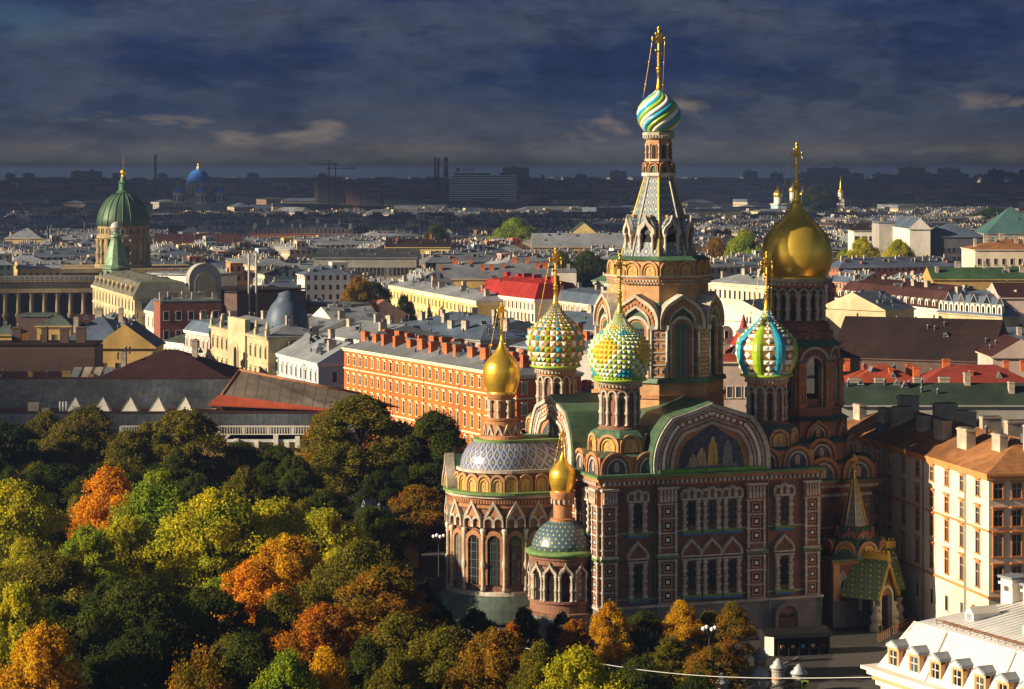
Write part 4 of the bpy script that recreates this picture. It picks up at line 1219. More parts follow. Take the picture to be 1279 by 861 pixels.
# ================================================================== houses
M_ROOFG = mat('grey_sheet_roof', (.17, .19, .225), .5, .1, .18, .6, .35, seam=(0, .7, .35))
M_ROOFG2 = mat('pale_grey_sheet_roof', (.25, .275, .32), .5, .1, .18, .5, .3, seam=(0, .7, .3))
M_ROOFB = mat('blue_grey_sheet_roof', (.10, .14, .21), .5, .1, .2, .5, .35, seam=(0, .8, .4))
M_ROOFR = mat('red_sheet_roof', (.34, .028, .022), .5, .05, .25, .5, .35, seam=(0, .8, .4))
M_ROOFRU = mat('rusty_sheet_roof', (.30, .135, .055), .7, .05, .35, .5, .45, seam=(0, .9, .4))
M_ROOFO = mat('orange_red_sheet_roof', (.27, .048, .02), .75, .05, .25, .4, .35, seam=(0, .8, .35))
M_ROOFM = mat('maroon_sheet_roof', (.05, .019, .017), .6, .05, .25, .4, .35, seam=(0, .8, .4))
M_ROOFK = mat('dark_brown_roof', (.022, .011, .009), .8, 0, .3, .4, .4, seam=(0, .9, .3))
M_ROOFD = mat('dark_green_sheet_roof', (.035, .055, .04), .6, .05, .25, .4, .4, seam=(0, .9, .4))
M_ROOFGN = mat('bright_green_sheet_roof', (.045, .095, .045), .6, .05, .25, .4, .35, seam=(0, .9, .4))
M_ROOFW = mat('white_sheet_roof', (.62, .63, .66), .45, .05, .1, .5, .2, seam=(0, .55, .3))
M_ORANGE = mat('orange_stucco', (.60, .13, .022), .85, 0, .12, .7, .25)
M_CREAMW = mat('cream_stucco', (.68, .58, .45), .85, 0, .1, .6, .25)
M_CREAMY = mat('yellow_stucco', (.66, .50, .20), .85, 0, .12, .6, .25)
M_PALEB = mat('pale_blue_stucco', (.40, .46, .56), .85, 0, .1, .6, .25)
M_BEIGE = mat('beige_stone', (.48, .40, .25), .85, 0, .15, .8, .3)
M_PINK = mat('pinkish_stucco', (.52, .40, .36), .85, 0, .12, .7, .25)
M_WHITEST = mat('white_stucco', (.72, .68, .60), .85, 0, .1, .6, .22)
M_OCHW = mat('ochre_stucco', (.50, .33, .11), .85, 0, .15, .6, .3)
M_REDBR = brick_mat('red_house_brick', (.20, .055, .035), (.25, .07, .045), (.16, .07, .05), 1.2)
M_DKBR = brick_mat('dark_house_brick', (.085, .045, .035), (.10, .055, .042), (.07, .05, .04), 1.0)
M_GREYST = mat('grey_stucco', (.34, .33, .31), .85, 0, .15, .5, .3)
M_ORTRIM = mat('orange_trim', (.55, .22, .08), .8, 0, .15, 1, .2)
M_TRIM = mat('cream_trim', (.70, .58, .40), .8, 0, .1, 1, .2)
M_CHIM = mat('plastered_chimney', (.42, .36, .29), .85, 0, .2, 1.0, .35)
M_CHIMO = mat('orange_chimney', (.52, .13, .045), .85, 0, .2, 1.0, .3)
M_CHIMT = mat('chimney_top', (.10, .09, .085), .8, 0, .3, 1, .3)

HW = {}
def house_window(w, h, trim, style):
    key = (round(w, 2), round(h, 2), trim.name, style)
    if key in HW: return HW[key]
    mb = MB(); b = .16 if style != 'plain' else .09
    mb.box(-w / 2 - b, -w / 2, -.12, 0, -.08, h, 0); mb.box(w / 2, w / 2 + b, -.12, 0, -.08, h, 0)
    mb.box(-w / 2 - b, w / 2 + b, -.12, 0, h, h + b * 1.2, 0)
    mb.box(-w / 2 - b - .08, w / 2 + b + .08, -.22, 0, -.24, -.08, 0)
    if style == 'hood': mb.box(-w / 2 - b - .12, w / 2 + b + .12, -.34, 0, h + b * 1.2 + .12, h + b * 1.2 + .34, 0)
    mb.box(-w / 2, w / 2, -.03, 0, -.08, h, 1)
    me = mb.mesh('window', [trim, M_GLASS])
    p = MB()
    p.box(-w / 2, w / 2, -.05, -.028, h * .62, h * .62 + .09, 0); p.box(-.045, .045, -.052, -.026, 0, h, 0)
    pm = p.mesh('glazing_bars', [mat('window_sash', (.40, .33, .25), .7, 0, .15, 2, .1)])
    HW[key] = (me, pm)
    return HW[key]

def place_windows(root, spots, w, h, trim, style='hood', bars=True, cap=100):
    """spots: (x, y, z, rz) on the house; the first cap as parts, any more as one stuff part"""
    me, pm = house_window(w, h, trim, style)
    n0 = sum(1 for c in root.children if c.name.split('.')[0] == 'window')
    for i, (x, y, z, rz) in enumerate(spots):
        if n0 + i < cap:
            o = put('window', me, root, (x, y, z), rz)
            if bars: put('glazing_bars', pm, o)
    rest = spots[max(0, cap - n0):]
    if rest:
        mb = MB()
        for (x, y, z, rz) in rest:
            i0 = len(mb.v); o = len(mb.v)
            mb.v += [tuple(v.co) for v in me.vertices]
            for pl in me.polygons: mb.f.append([o + k for k in pl.vertices]); mb.m.append(pl.material_index); mb.s.append(False)
            mb.xf(Matrix.Translation((x, y, z)) @ Matrix.Rotation(rz, 4, 'Z'), i0)
        r = mb.build('window_mass', [trim, M_GLASS], root); r['kind'] = 'stuff'

def roof_mesh(kind, L, D, z, h, over, m=0, mf=1):
    mb = MB(); x0, x1, y0, y1 = -over, L + over, -over, D + over
    if kind == 'flat':
        mb.box(x0 + over, x1 - over, y0 + over, y1 - over, z, z + h, m); return mb
    mb.box(x0, x1, y0, y1, z - .30, z, mf)
    if kind == 'hip':
        k = min(L / 2 - .5, D / 2)
        mb.add([(x0, y0, z), (x1, y0, z), (x1, y1, z), (x0, y1, z), (k, D / 2, z + h), (L - k, D / 2, z + h)],
               [(0, 1, 5, 4), (1, 2, 5), (2, 3, 4, 5), (3, 0, 4)], m)
    elif kind == 'gable':
        mb.add([(x0, y0, z), (x1, y0, z), (x1, y1, z), (x0, y1, z), (x0, D / 2, z + h), (x1, D / 2, z + h)],
               [(0, 1, 5, 4), (2, 3, 4, 5)], m); mb.add([(x0, y0, z), (x0, y1, z), (x0, D / 2, z + h), (x1, y0, z), (x1, y1, z), (x1, D / 2, z + h)], [(1, 0, 2), (3, 4, 5)], 2)
    elif kind == 'gabley':
        mb.add([(x0, y0, z), (x1, y0, z), (x1, y1, z), (x0, y1, z), (L / 2, y0, z + h), (L / 2, y1, z + h)],
               [(1, 2, 5, 4), (3, 0, 4, 5)], m); mb.add([(x0, y0, z), (x1, y0, z), (L / 2, y0, z + h), (x0, y1, z), (x1, y1, z), (L / 2, y1, z + h)], [(0, 1, 2), (4, 3, 5)], 2)
    elif kind == 'shed':
        mb.add([(x0, y0, z), (x1, y0, z), (x1, y1, z + h), (x0, y1, z + h), (x0, y1, z), (x1, y1, z)],
               [(0, 1, 2, 3), (1, 5, 2), (5, 4, 3, 2), (4, 0, 3)], m)
    elif kind == 'mansard':
        i = h * .42; j = D * .5
        mb.add([(x0, y0, z), (x1, y0, z), (x1, y1, z), (x0, y1, z), (i, i, z + h * .78), (L - i, i, z + h * .78), (L - i, D - i, z + h * .78), (i, D - i, z + h * .78), (j, D / 2, z + h), (L - j, D / 2, z + h)],
               [(0, 1, 5, 4), (1, 2, 6, 5), (2, 3, 7, 6), (3, 0, 4, 7), (4, 5, 9, 8), (5, 6, 9), (6, 7, 8, 9), (7, 4, 8)], m)
    return mb

def roof_z(kind, L, D, z, h, x, y):
    if kind == 'hip' or kind == 'gable': return z + h * (1 - abs(y - D / 2) / (D / 2))
    if kind == 'gabley': return z + h * (1 - abs(x - L / 2) / (L / 2))
    if kind == 'shed': return z + h * y / D
    if kind == 'mansard': return z + h * .8
    return z + h

def vents(root, ro, L, depth, ze, rh, rk, n, seed=3):
    """small roof vents and pipes standing on a sheet roof"""
    rng = random.Random(seed)
    m1 = MB(); m1.lathe([(.22, -.6), (.22, .9), (.34, .92), (.05, 1.25)], 8, 0, 0, 0); a = m1.mesh('vent', [M_ROOFG2])
    m2 = MB(); m2.prof([(-.7, -.3), (.7, -.3), (0, .9)], -.9, 1.2, 0); m2.prof([(-.4, -.1), (.4, -.1), (0, .55)], -.93, -.9, 1); b = m2.mesh('roof_hatch', [M_ROOFG, M_GLASS])
    for i in range(n):
        x, y = L * rng.uniform(.04, .96), depth * rng.uniform(.12, .88)
        me = rng.choice((a, a, b))
        put(me.name.split('.')[0], me, ro, (x, y, roof_z(rk, L, depth, ze, rh, x, y)), rng.uniform(-.3, .3))

HOUSES = []
def house(name, label, pf, pn, ze, depth, wall, roof, rk='hip', rh=3.0, over=.5, cat='house', rows=(), nw=0, ww=1.1, trim=None, style='hood', bwin=0, courses=(), chim=0, chm=None,
          chs=(1.1, 1.8, 2.0), pipes=0, bars=True, x0=0.0, pilot=None, world=False, wallb=None, seed=1, base=0.0, groups=None, bface='pos'):
    """pf / pn: photo pixels of the far-left and near-right ends of the front eave at height ze (or world xy when world)"""
    Pf = Vector((*pf, 0)) if world else at_z(pf[0], pf[1], ze); Pn = Vector((*pn, 0)) if world else at_z(pn[0], pn[1], ze)
    d = Vector((Pn.x - Pf.x, Pn.y - Pf.y)); L = d.length; ang = math.atan2(d.y, d.x)
    root = thing(name, label, cat, (Pf.x, Pf.y, 0), ang)
    w = MB(); w.box(0, L, 0, depth, base, ze - .3, 0)
    wo = put('wall', w.mesh('wall', [wall]), root)
    ro = roof_mesh(rk, L, depth, ze, rh, over); ro = put('roof', ro.mesh('roof', [roof, trim or wall, wall]), root)
    tr = trim or wall
    if courses:
        for (z, hh, pr) in courses:
            c = MB(); c.box(-pr, L + pr, -pr, depth + pr, z, z + hh, 0); put('cornice', c.mesh('cornice', [tr]), root)
    rng = random.Random(seed)
    spots = {}
    for (z, h) in rows:
        s = []
        for i in range(nw):
            x = x0 + (L - 2 * x0) * (i + .5) / nw
            s.append((x, 0, z, 0))
        for i in range(bwin):
            s.append((L, depth * (i + .5) / bwin, z, PI / 2))
        s.reverse()
        spots.setdefault(h, []); spots[h] += s
    for h, s in spots.items(): place_windows(root, s, ww, h, tr, style, bars)
    for i in range(pipes):
        x = L * (i + .5) / pipes; p = MB(); p.tube([(x, -.25, ze - .3), (x, -.2, ze - 1.0), (x, -.2, 0.2)], .11, 5, 0)
        put('drainpipe', p.mesh('drainpipe', [M_GREYST]), root)
    if chim:
        pts = chim if isinstance(chim, (list, tuple)) else [((i + .5 + rng.uniform(-.25, .25)) / chim, rng.choice((.3, .5, .68))) for i in range(chim)]
        cmh = MB(); a, b_, h_ = chs
        cmh.box(-b_ / 2, b_ / 2, -a / 2, a / 2, -1.6, h_, 0); cmh.box(-b_ / 2 - .1, b_ / 2 + .1, -a / 2 - .1, a / 2 + .1, h_ - .28, h_ - .1, 0); cmh.box(-b_ / 2 + .15, b_ / 2 - .15, -a / 2 + .15, a / 2 - .15, h_ - .1, h_ + .12, 1)
        cme = cmh.mesh('chimney', [chm or M_CHIM, M_CHIMT])
        for (u, v) in pts:
            x, y = u * L, v * depth
            put('chimney', cme, ro, (x, y, roof_z(rk, L, depth, ze, rh, x, y)), rng.choice((0, PI / 2)), rng.uniform(.85, 1.15))
    root['_len'] = L
    HOUSES.append((root, L, depth, ze, rh, rk, ro))
    if rk != 'flat' and L > 9: vents(root, ro, L, depth, ze, rh, rk, int(L / 5) + 2, seed + int(L * 7))
    return root, L

# ---- orange house on the street behind the garden
r, L = house('apartment_house', 'long orange house with rows of brick chimneys on its grey roof', (430, 434), (645, 469), 21, 14.5, M_ORANGE, M_ROOFG, 'hip', 3.2, cat='house',
         rows=((17.4, 1.9), (13.2, 1.9), (8.9, 2.6), (4.3, 2.5)), nw=25, ww=1.05, trim=M_TRIM, style='hood', bwin=4, courses=((20.3, .5, .3), (16.2, .28, .16), (7.6, .35, .18), (2.6, .3, .18)),
         chim=[((i + .5) / 14, .27) for i in range(14)] + [((i + .2) / 14, .72) for i in range(14)], chm=M_CHIMO, chs=(1.2, 2.3, 1.9), pipes=5, bars=True, x0=1.0)
for q in HOUSES[-1:]: vents(q[0], q[6], q[1], q[2], q[3], q[4], q[5], 14)
OR_ = r
# ---- the street row beyond it
r, L = house('town_house', 'pale blue house with pedimented end wall and grey roof beside the orange house', (333, 438), (397.6, 454), 16, 16, M_PALEB, M_ROOFG2, 'gable', 4.8,
         rows=((11.5, 2.3), (6.5, 2.6)), nw=11, ww=1.1, trim=M_WHITEST, bwin=2, courses=((15.2, .5, .35), (10.4, .3, .15)), chim=4, pipes=2, bars=False)
vents(r, HOUSES[-1][6], L, 16, 16, 4.8, 'gable', 12, 5)
hb = MB()
for i in range(3): hb.box(-3.2, 3.2, -.08, .08, .4 + i * 1.1, 1.15 + i * 1.1, 0 if i != 1 else 1)
for x in (-2.5, 2.5): hb.box(x - .1, x + .1, -.05, .2, -1.5, 3.6, 2)
put('roof_board', hb.mesh('roof_board', [mat('blue_sign_board', (.03, .05, .16), .5, 0, .1, 2, .1), M_WHITEST, M_IRON]), r, (L * .45, 5.5, 19.2), R(-20))
r, L = house('mansion', 'beige stone mansion with statues on the attic and a grey dome behind', (263.5, 406.5), (335, 421.5), 20, 15, M_BEIGE, M_ROOFG, 'hip', 3.0, cat='mansion',
         rows=((14.5, 2.6), (8.6, 3.0), (3.5, 2.6)), nw=12, ww=1.15, trim=M_BEIGE, bwin=2, courses=((19.3, .6, .5), (13.2, .35, .2), (7.4, .35, .2)), chim=3, bars=False)
at_ = MB(); at_.box(L * .35, L * .65, -.6, .8, 2.5, 23.4, 0); at_.ring([(x + L * .5, z + 8) for x, z in semi(4.2, 9)], [(x + L * .5, z + 8) for x, z in semi(2.8, 8)], -.9, -.4, 0); at_.prof([(x + L * .5, z + 8) for x, z in semi(2.8, 8)], -.75, -.5, 1)
for u in (.02, .2, .8, .98):
    st_ = MB(); st_.box(-.6, .6, -.4, .6, 20, 21.6, 0); st_.lathe([(.45, 21.6), (.5, 22.4), (.35, 23.0), (.3, 23.2), (.22, 23.6), (.02, 23.8)], 8, 0, .1, 0)
    put('statue', st_.mesh('statue', [M_BEIGE]), r, (L * u, 0, 0))
put('attic', at_.mesh('attic', [M_BEIGE, M_GLASS]), r)
dm = MB(); dm.lathe([(5.6, 20), (5.6, 22.2), (5.5, 23.5), (4.9, 25.6), (3.9, 27.4), (2.6, 28.8), (2.6, 29.2), (2.2, 29.4), (2.2, 30.2), (.3, 30.9)], 24, L * .75, 9, 0); put('dome', dm.mesh('dome', [M_ROOFB]), r)
house('town_house', 'narrow pinkish grey town house beside the beige mansion', (231.5, 412), (262, 417), 17, 14, M_PINK, M_ROOFB, 'mansard', 3.5, rows=((12.5, 2.2), (8.4, 2.4), (4, 2.4)), nw=6, ww=1.1, trim=M_WHITEST, courses=((16.2, .5, .4), (11.4, .3, .15)), chim=2, bars=False)
house('town_house', 'low white town house at the left end of the pale street row', (199, 425.5), (231, 429.5), 13, 14, M_WHITEST, M_DGREEN, 'hip', 2.5, rows=((8.8, 2.2), (4.2, 2.4)), nw=6, ww=1.1, trim=M_WHITEST, courses=((12.3, .4, .3),), chim=2, bars=False)
house('town_house', 'ornate cream corner house below the globe-topped mansion', (167.5, 384), (199, 391), 19, 14, M_CREAMW, M_ROOFB, 'mansard', 4, rows=((14.3, 2.6), (9, 3), (4, 2.6)), nw=6, ww=1.2, trim=M_WHITEST, courses=((18.2, .6, .5), (13, .3, .2)), chim=2, bars=False)
# ---- corner mansion with glass-globe tower
r, L = house('mansion', 'ornate six-storey mansion with a green turret carrying a globe', (116, 356), (168, 371), 23, 18, M_BEIGE, mat('grey_green_roof', (.13, .13, .105), .6, .05, .2, .6, .3, seam=(0, .8, .4)), 'mansard', 5.5, cat='mansion',
         rows=((18.6, 2.6), (13.6, 3.2), (8.8, 3.2), (4, 3)), nw=13, ww=1.6, trim=M_BEIGE, style='hood', courses=((22.2, .7, .6), (17.3, .4, .3), (12.4, .3, .2)), bars=False, bwin=3)
dmx = MB(); dmx.ring(semi(2.3, 3.4), semi(1.4, 2.7), -.2, 1.4, 0); dmx.prof(semi(1.4, 2.7), 0, .2, 1); dmx = dmx.mesh('dormer', [M_BEIGE, M_GLASS])
for i in range(9): put('dormer', dmx, r, (L * (i + .8) / 9.6, .1, 23))
tw = MB()
tw.lathe([(4.6, 22), (4.6, 28.5), (5.0, 28.8), (5.0, 29.4), (3.9, 30), (3.4, 33), (2.7, 36), (1.9, 38.2), (1.9, 39.2), (2.3, 39.4), (2.2, 40.0), (1.2, 40.4), (1.2, 41)], 12, 0, 0, 0, False)
for k in range(8):
    a = k * PI / 4; tw.box(4.3 * math.cos(a) - .6, 4.3 * math.cos(a) + .6, 4.3 * math.sin(a) - .6, 4.3 * math.sin(a) + .6, 24, 28, 2)
to = put('turret', tw.mesh('turret', [mat('verdigris_turret', (.16, .26, .17), .5, .1, .35, .8, .4), M_WHITEST, M_GLASS]), r, (9, 6.5, 0))
gl = MB(); gl.ball((0, 0, 42.6), 2.0, 0, 16, 10); gl.lathe([(2.15, 42.4), (2.15, 42.8)], 20, 0, 0, 1); put('globe', gl.mesh('globe', [mat('glass_globe', (.42, .46, .44), .2, .1, .2, 1, .2), M_BEIGE]), to)
eb = MB(); eb.prof([(x, z) for x, z in semi(10, 11)], 0, 6, 0); eb.prof(semi(6.5, 8.2), -.2, 0, 1); put('arched_block', eb.mesh('arched_block', [M_GREYST, M_BEIGE]), r, (L - .5, 22, 22), PI / 2)
# ---- pale yellow and red-roofed rows
r, L = house('town_house', 'long pale yellow terrace with white cornice left of the bright red roof', (487, 356), (596, 376), 20, 15, M_CREAMY, M_ROOFG2, 'hip', 2.2, rows=((15.6, 2.2), (10.8, 2.6), (6, 2.6), (2, 2)), nw=24, ww=1.3, trim=M_CREAMW, style='plain', courses=((18.6, 1.2, .5), (14, .35, .2), (5, .35, .2)), chim=9, pipes=3, bars=False)
vents(r, HOUSES[-1][6], L, 15, 20, 2.2, 'hip', 16, 9)
r, L = house('town_house', 'cream terrace under a bright red mansard roof', (597, 366), (668, 374), 21.5, 17, M_CREAMW, M_ROOFR, 'mansard', 6.0, over=.3, rows=((14.5, 2.4), (9.6, 2.6), (4.6, 2.6)), nw=16, ww=1.2, trim=M_WHITEST, style='plain', courses=((20.6, .6, .4), (12.8, .35, .2)), chim=[(.1, .5), (.3, .5), (.45, .5), (.62, .5), (.8, .5), (.93, .5)], chm=M_ROOFR, chs=(1.4, 2.6, 2.0), bars=False)
adm = MB(); adm.ring(semi(1.9, 2.9), semi(1.1, 2.3), -.15, 1.0, 0); adm.prof(semi(1.1, 2.3), 0, .2, 1); adm = adm.mesh('dormer', [M_WHITEST, M_GLASS])
for i in range(15): put('dormer', adm, r, (L * (i + .5) / 15, -.1, 18.0))
r, L = house('town_house', 'grey-beige terrace with a row of attic dormers beside the red roof', (669, 372), (765, 384), 21, 16, mat('dun_stucco', (.46, .38, .28), .85, 0, .12, .6, .3), M_ROOFB, 'mansard', 4.0, rows=((14.5, 2.4), (9.6, 2.6)), nw=18, ww=1.2, trim=M_CREAMW, style='plain', courses=((20.2, .5, .4), (12.8, .35, .2)), chim=5, bars=False)
for i in range(15): put('dormer', adm, r, (L * (i + .5) / 15, -.1, 17.6))

# ---- grey roofs between the orange house and the pale terraces
def grey_block(label, pf, pn, ze, depth, wall, roof, rk, rh, **k):
    r, L = house('town_house', label, pf, pn, ze, depth, wall, roof, rk, rh, **k)
    vents(r, HOUSES[-1][6], L, depth, ze, rh, rk, 9, int(pf[0]))
    return r
grey_block('blue-grey roofed block just behind the chimneys of the orange house', (455, 413), (600, 425), 17, 22, M_GREYST, M_ROOFB, 'hip', 3.2, chim=6)
grey_block('slate-blue flat house in front of the pale yellow terrace', (520, 402), (600, 414), 15, 24, M_GREYST, M_ROOFB, 'gable', 3.0, chim=4)
grey_block('grey sheet-roofed courtyard wing behind the pale blue house', (400, 418), (450, 425), 17, 26, M_WHITEST, M_ROOFG2, 'gable', 3.6, chim=4)
grey_block('low grey house with white gable behind the domed mansion', (384, 403), (423, 409), 18.5, 14, M_WHITEST, M_ROOFG2, 'gabley', 5.0, chim=1)
grey_block('grey-roofed wing to the right of the domed mansion', (345, 411), (390, 418), 17, 20, M_WHITEST, M_ROOFG, 'gable', 4.0, chim=3)
grey_block('grey-blue roofed house below the studded white and gold dome', (640, 432), (745, 440), 17, 16, M_GREYST, M_ROOFB, 'hip', 4.0, chim=5, chm=M_CHIMO)
grey_block('slate-roofed house behind the green-studded dome', (665, 408), (760, 414), 15, 20, M_GREYST, M_ROOFB, 'gable', 4.5, chim=3)
grey_block('pale sheet-roofed court wing directly right of the orange house', (668, 492), (755, 500), 15, 12, M_REDBR, M_ROOFG2, 'shed', 2.0, chim=3, chm=M_CHIMO)
grey_block('ochre house with terrace of small windows near the autumn tree', (343, 378), (421, 383), 19, 14, M_OCHW, M_ROOFG, 'flat', .6, rows=((12.5, 2.2),), nw=6, trim=M_OCHW, style='plain', bars=False)
grey_block('pink-roofed long house beside the autumn tree', (418, 390), (452, 394), 14, 16, M_PINK, mat('pink_sheet_roof', (.42, .17, .16), .6, 0, .15, .5, .3, seam=(0, .8, .3)), 'gable', 5)
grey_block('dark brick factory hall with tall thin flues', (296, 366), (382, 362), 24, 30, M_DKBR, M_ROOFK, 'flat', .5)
fl = MB()
for x in (4, 7): fl.lathe([(.35, 15), (.35, 36)], 8, x, -1, 0)
put('flue', fl.mesh('flue', [M_GREYST]), HOUSES[-1][0])
grey_block('dark red brick house with white window surrounds', (200, 378), (277, 377), 24, 17, M_REDBR, M_ROOFG, 'flat', .5, rows=((19, 2.4), (13.5, 2.4)), nw=5, ww=1.5, trim=M_WHITEST, style='plain', bars=False, chim=6)
r = grey_block('white rooftop block beside the glass atrium', (262, 345), (296, 343), 25.5, 30, M_WHITEST, M_ROOFG2, 'flat', .6)
# glass atrium
r, L = house('atrium_hall', 'glazed atrium hall with a grey pitched roof', (204, 362), (262, 362), 20, 34, M_GREYST, M_ROOFG2, 'gabley', 6.5, cat='hall', over=.8)
ga = MB(); ga.prof([(.6, 2), (L - .6, 2), (L - .6, 20), (L / 2, 25.4), (.6, 20)], -.3, -.05, 0)
for i in range(11): ga.box(.6 + (L - 1.2) * i / 10 - .1, .6 + (L - 1.2) * i / 10 + .1, -.4, -.3, 2, 20.5, 1)
for z in (6, 10, 14, 18): ga.box(.6, L - .6, -.42, -.3, z, z + .2, 1)
put('glazed_front', ga.mesh('glazed_front', [M_GLASS, M_DGREEN]), r)

# ---- left middle: court houses behind the gallery
def court(label, x0, x1, ytop, Y, zb, depth, wall, roof, rk, rh, tilt=0.0, **k):
    """front wall running nearly across the view between photo columns x0 and x1, eave seen at row ytop at distance Y"""
    ze = CAMZ - (ytop - HY) / FPX * Y
    a = ((x0 - CX) / FPX * Y, Y); b_ = ((x1 - CX) / FPX * Y, Y + tilt)
    return house(k.pop('name', 'court_house'), label, a, b_, ze, depth, wall, roof, rk, rh, world=True, **k)
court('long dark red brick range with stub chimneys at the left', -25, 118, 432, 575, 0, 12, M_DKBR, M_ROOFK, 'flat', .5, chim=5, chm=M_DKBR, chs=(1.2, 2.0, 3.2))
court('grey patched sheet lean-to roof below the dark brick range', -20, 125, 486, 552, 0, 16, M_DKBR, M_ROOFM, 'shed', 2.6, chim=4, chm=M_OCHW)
sk_ = MB()
for i, c in enumerate((0, 1, 1, 0)): sk_.add([(i * 2.4, 0, 0), (i * 2.4 + 1.8, 0, 0), (i * 2.4 + 2.6, 5, 3.4), (i * 2.4 + .8, 5, 3.4), (i * 2.4, 0, -.3), (i * 2.4 + 1.8, 0, -.3), (i * 2.4 + 2.6, 5, 3.1), (i * 2.4 + .8, 5, 3.1)], [(0, 1, 2, 3), (4, 7, 6, 5), (0, 4, 5, 1), (1, 5, 6, 2), (2, 6, 7, 3), (3, 7, 4, 0)], c)
put('patched_sheets', sk_.mesh('patched_sheets', [M_ROOFG2, M_CHIM]), HOUSES[-1][0], (18, 2.5, HOUSES[-1][3] + .9))
court('small yellow house with dark hip roof among the courtyards', 46, 88, 407, 640, 0, 14, M_OCHW, M_DGREEN, 'hip', 2.4, rows=((17.5, 1.8), (12.5, 1.8)), nw=3, trim=M_OCHW, style='plain', bars=False)
court('ochre wing behind the small yellow house', 88, 120, 414, 650, 0, 18, M_OCHW, M_ROOFM, 'gable', 4.0)
court('blue-grey hip-roofed house left of the ochre gable', 82, 150, 426, 615, 0, 24, M_PALEB, M_ROOFB, 'hip', 5.5, chim=3)
court('pale grey roof rising behind the ochre gable', 100, 166, 414, 655, 0, 20, M_GREYST, M_ROOFG2, 'hip', 4.5)
court('ochre gable house turned towards the garden', 119, 193, 434, 600, 0, 16, M_OCHW, M_ROOFB, 'gabley', 5.6, rows=((13.0, 2.0),), nw=4, trim=M_OCHW, style='plain', bars=False)
court('broad dark maroon hip roof beside the glass gallery', 122, 285, 473, 545, 0, 26, M_OCHW, M_ROOFM, 'hip', 5.5, chim=2)
court('low green-roofed house at the left picture edge', -20, 24, 418, 640, 0, 12, M_OCHW, M_DGREEN, 'hip', 2.0)
court('brown rooftop terrace behind the dark brick range', 20, 60, 396, 700, 0, 14, M_DKBR, M_DGREEN, 'flat', .5)

# ---- gallery with glazed roofs and pyramid skylights in front
GY = 500
gal = thing('gallery', 'long museum gallery with grey glazed roofs and a row of white pyramid skylights', 'gallery', (at_Y(640, 430, GY).x, GY, 0), 0)
mb = MB()
def gx(px, Y=GY): return (px - CX) / FPX * Y
def gz(py, Y=GY): return CAMZ - (py - HY) / FPX * Y
xa, xb, xc = gx(-40), gx(286), gx(452)
ox = at_Y(640, 430, GY).x
mb.box(xa - ox, xc - ox, 1.5, 30, 0, gz(536), 0); gal_w = put('wall', mb.mesh('wall', [M_OCHW]), gal)
GLR = mat('grey_glazed_roof', (.075, .083, .095), .4, .1, .4, .6, .5, seam=(0, 1.3, .8))
GLR2 = mat('translucent_grey_roof', (.15, .125, .10), .5, 0, .3, .5, .4, seam=(0, 2.4, .7))
rf = MB()
z0, z1 = gz(540), gz(517)
rf.add([(xa - ox, 1.2, z0), (xc - ox, 1.2, z0), (xc - ox, 2.6, z1), (xa - ox, 2.6, z1), (xa - ox, 1.2, z0 - .6), (xc - ox, 1.2, z0 - .6)], [(0, 1, 2, 3), (4, 5, 1, 0)], 0)
rf.add([(xa - ox, 2.6, z1), (xc - ox, 2.6, z1), (xb - ox, 6.4, z1 + .05), (xb - ox - 8, 11, z1 + .1), (xa - ox, 11, z1 + .1)], [(0, 1, 2, 3, 4)], 1)
rf.box(xa - ox, xc - ox, 2.4, 2.8, z1 - .1, z1 + .25, 1)
za, zb_ = gz(503, GY + 11), gz(473, GY + 19)
rf.add([(xa - ox, 11, z1), (xb - ox - 5, 11, z1), (xb - ox, 19, zb_), (xa - ox, 19, zb_), (xa - ox, 30, z1), (xb - ox + 3, 30, z1)], [(0, 1, 2, 3), (3, 2, 5, 4), (1, 5, 2), (0, 3, 4)], 0)
rf.box(xa - ox, xb - ox, 18.7, 19.3, zb_ - .05, zb_ + .3, 1)
put('roof', rf.mesh('roof', [GLR, M_ROOFM]), gal)
wing = MB()                                                     # right wing with its own ridge
p_ = [at_Y(270, 504, GY + 7), at_Y(299, 463, GY + 20), at_Y(452, 493, GY + 14), at_Y(452, 508, GY + 4), at_Y(420, 512, GY + 3)]
pl = [Vector((p.x - ox, p.y - GY, p.z)) for p in p_]
wing.add(pl + [pl[1] + Vector((9, 16, -7)), pl[2] + Vector((8, 12, -4))], [(0, 4, 3, 2, 1), (1, 2, 6, 5)], 0)
wing.add([Vector(v) + Vector((0, 0, -5)) for v in pl] + pl, [(0, 4, 9, 5), (4, 3, 8, 9), (3, 2, 7, 8)], 2)
wing.tube([pl[1] + Vector((0, 0, .1)), pl[2] + Vector((0, 0, .1))], .35, 6, 1); wing.tube([pl[0], pl[1]], .3, 6, 1)
put('wing_roof', wing.mesh('wing_roof', [GLR2, M_ROOFRU, M_ROOFM]), gal)
tri_ = MB(); q = [pl[0] + Vector((-1.5, -1.2, -.1)), pl[4] + Vector((0, -1.0, .1)), pl[0] + Vector((.6, .4, 1.8))]
tri_.add(q + [v + Vector((0, 0, -.3)) for v in q], [(0, 1, 2), (5, 4, 3), (0, 3, 4, 1), (1, 4, 5, 2), (2, 5, 3, 0)], 0); put('ramp_roof', tri_.mesh('ramp_roof', [M_ROOFO]), gal)
bl = MB(); xl, xr = gx(150, GY - 1), gx(425, GY - 1); zt = gz(532.5, GY - 1); zl = gz(543, GY - 1)
bl.box(xl - ox, xr - ox, -.5, .1, zt - .25, zt, 0); bl.box(xl - ox, xr - ox, -.5, .1, zl - .2, zl + .1, 0)
k = 0; x = xl
while x < xr:
    w_ = .55 if k % 9 == 0 else .16
    bl.box(x - ox - w_ / 2, x - ox + w_ / 2, -.45, .05, zl, zt - .2, 0); x += .55; k += 1
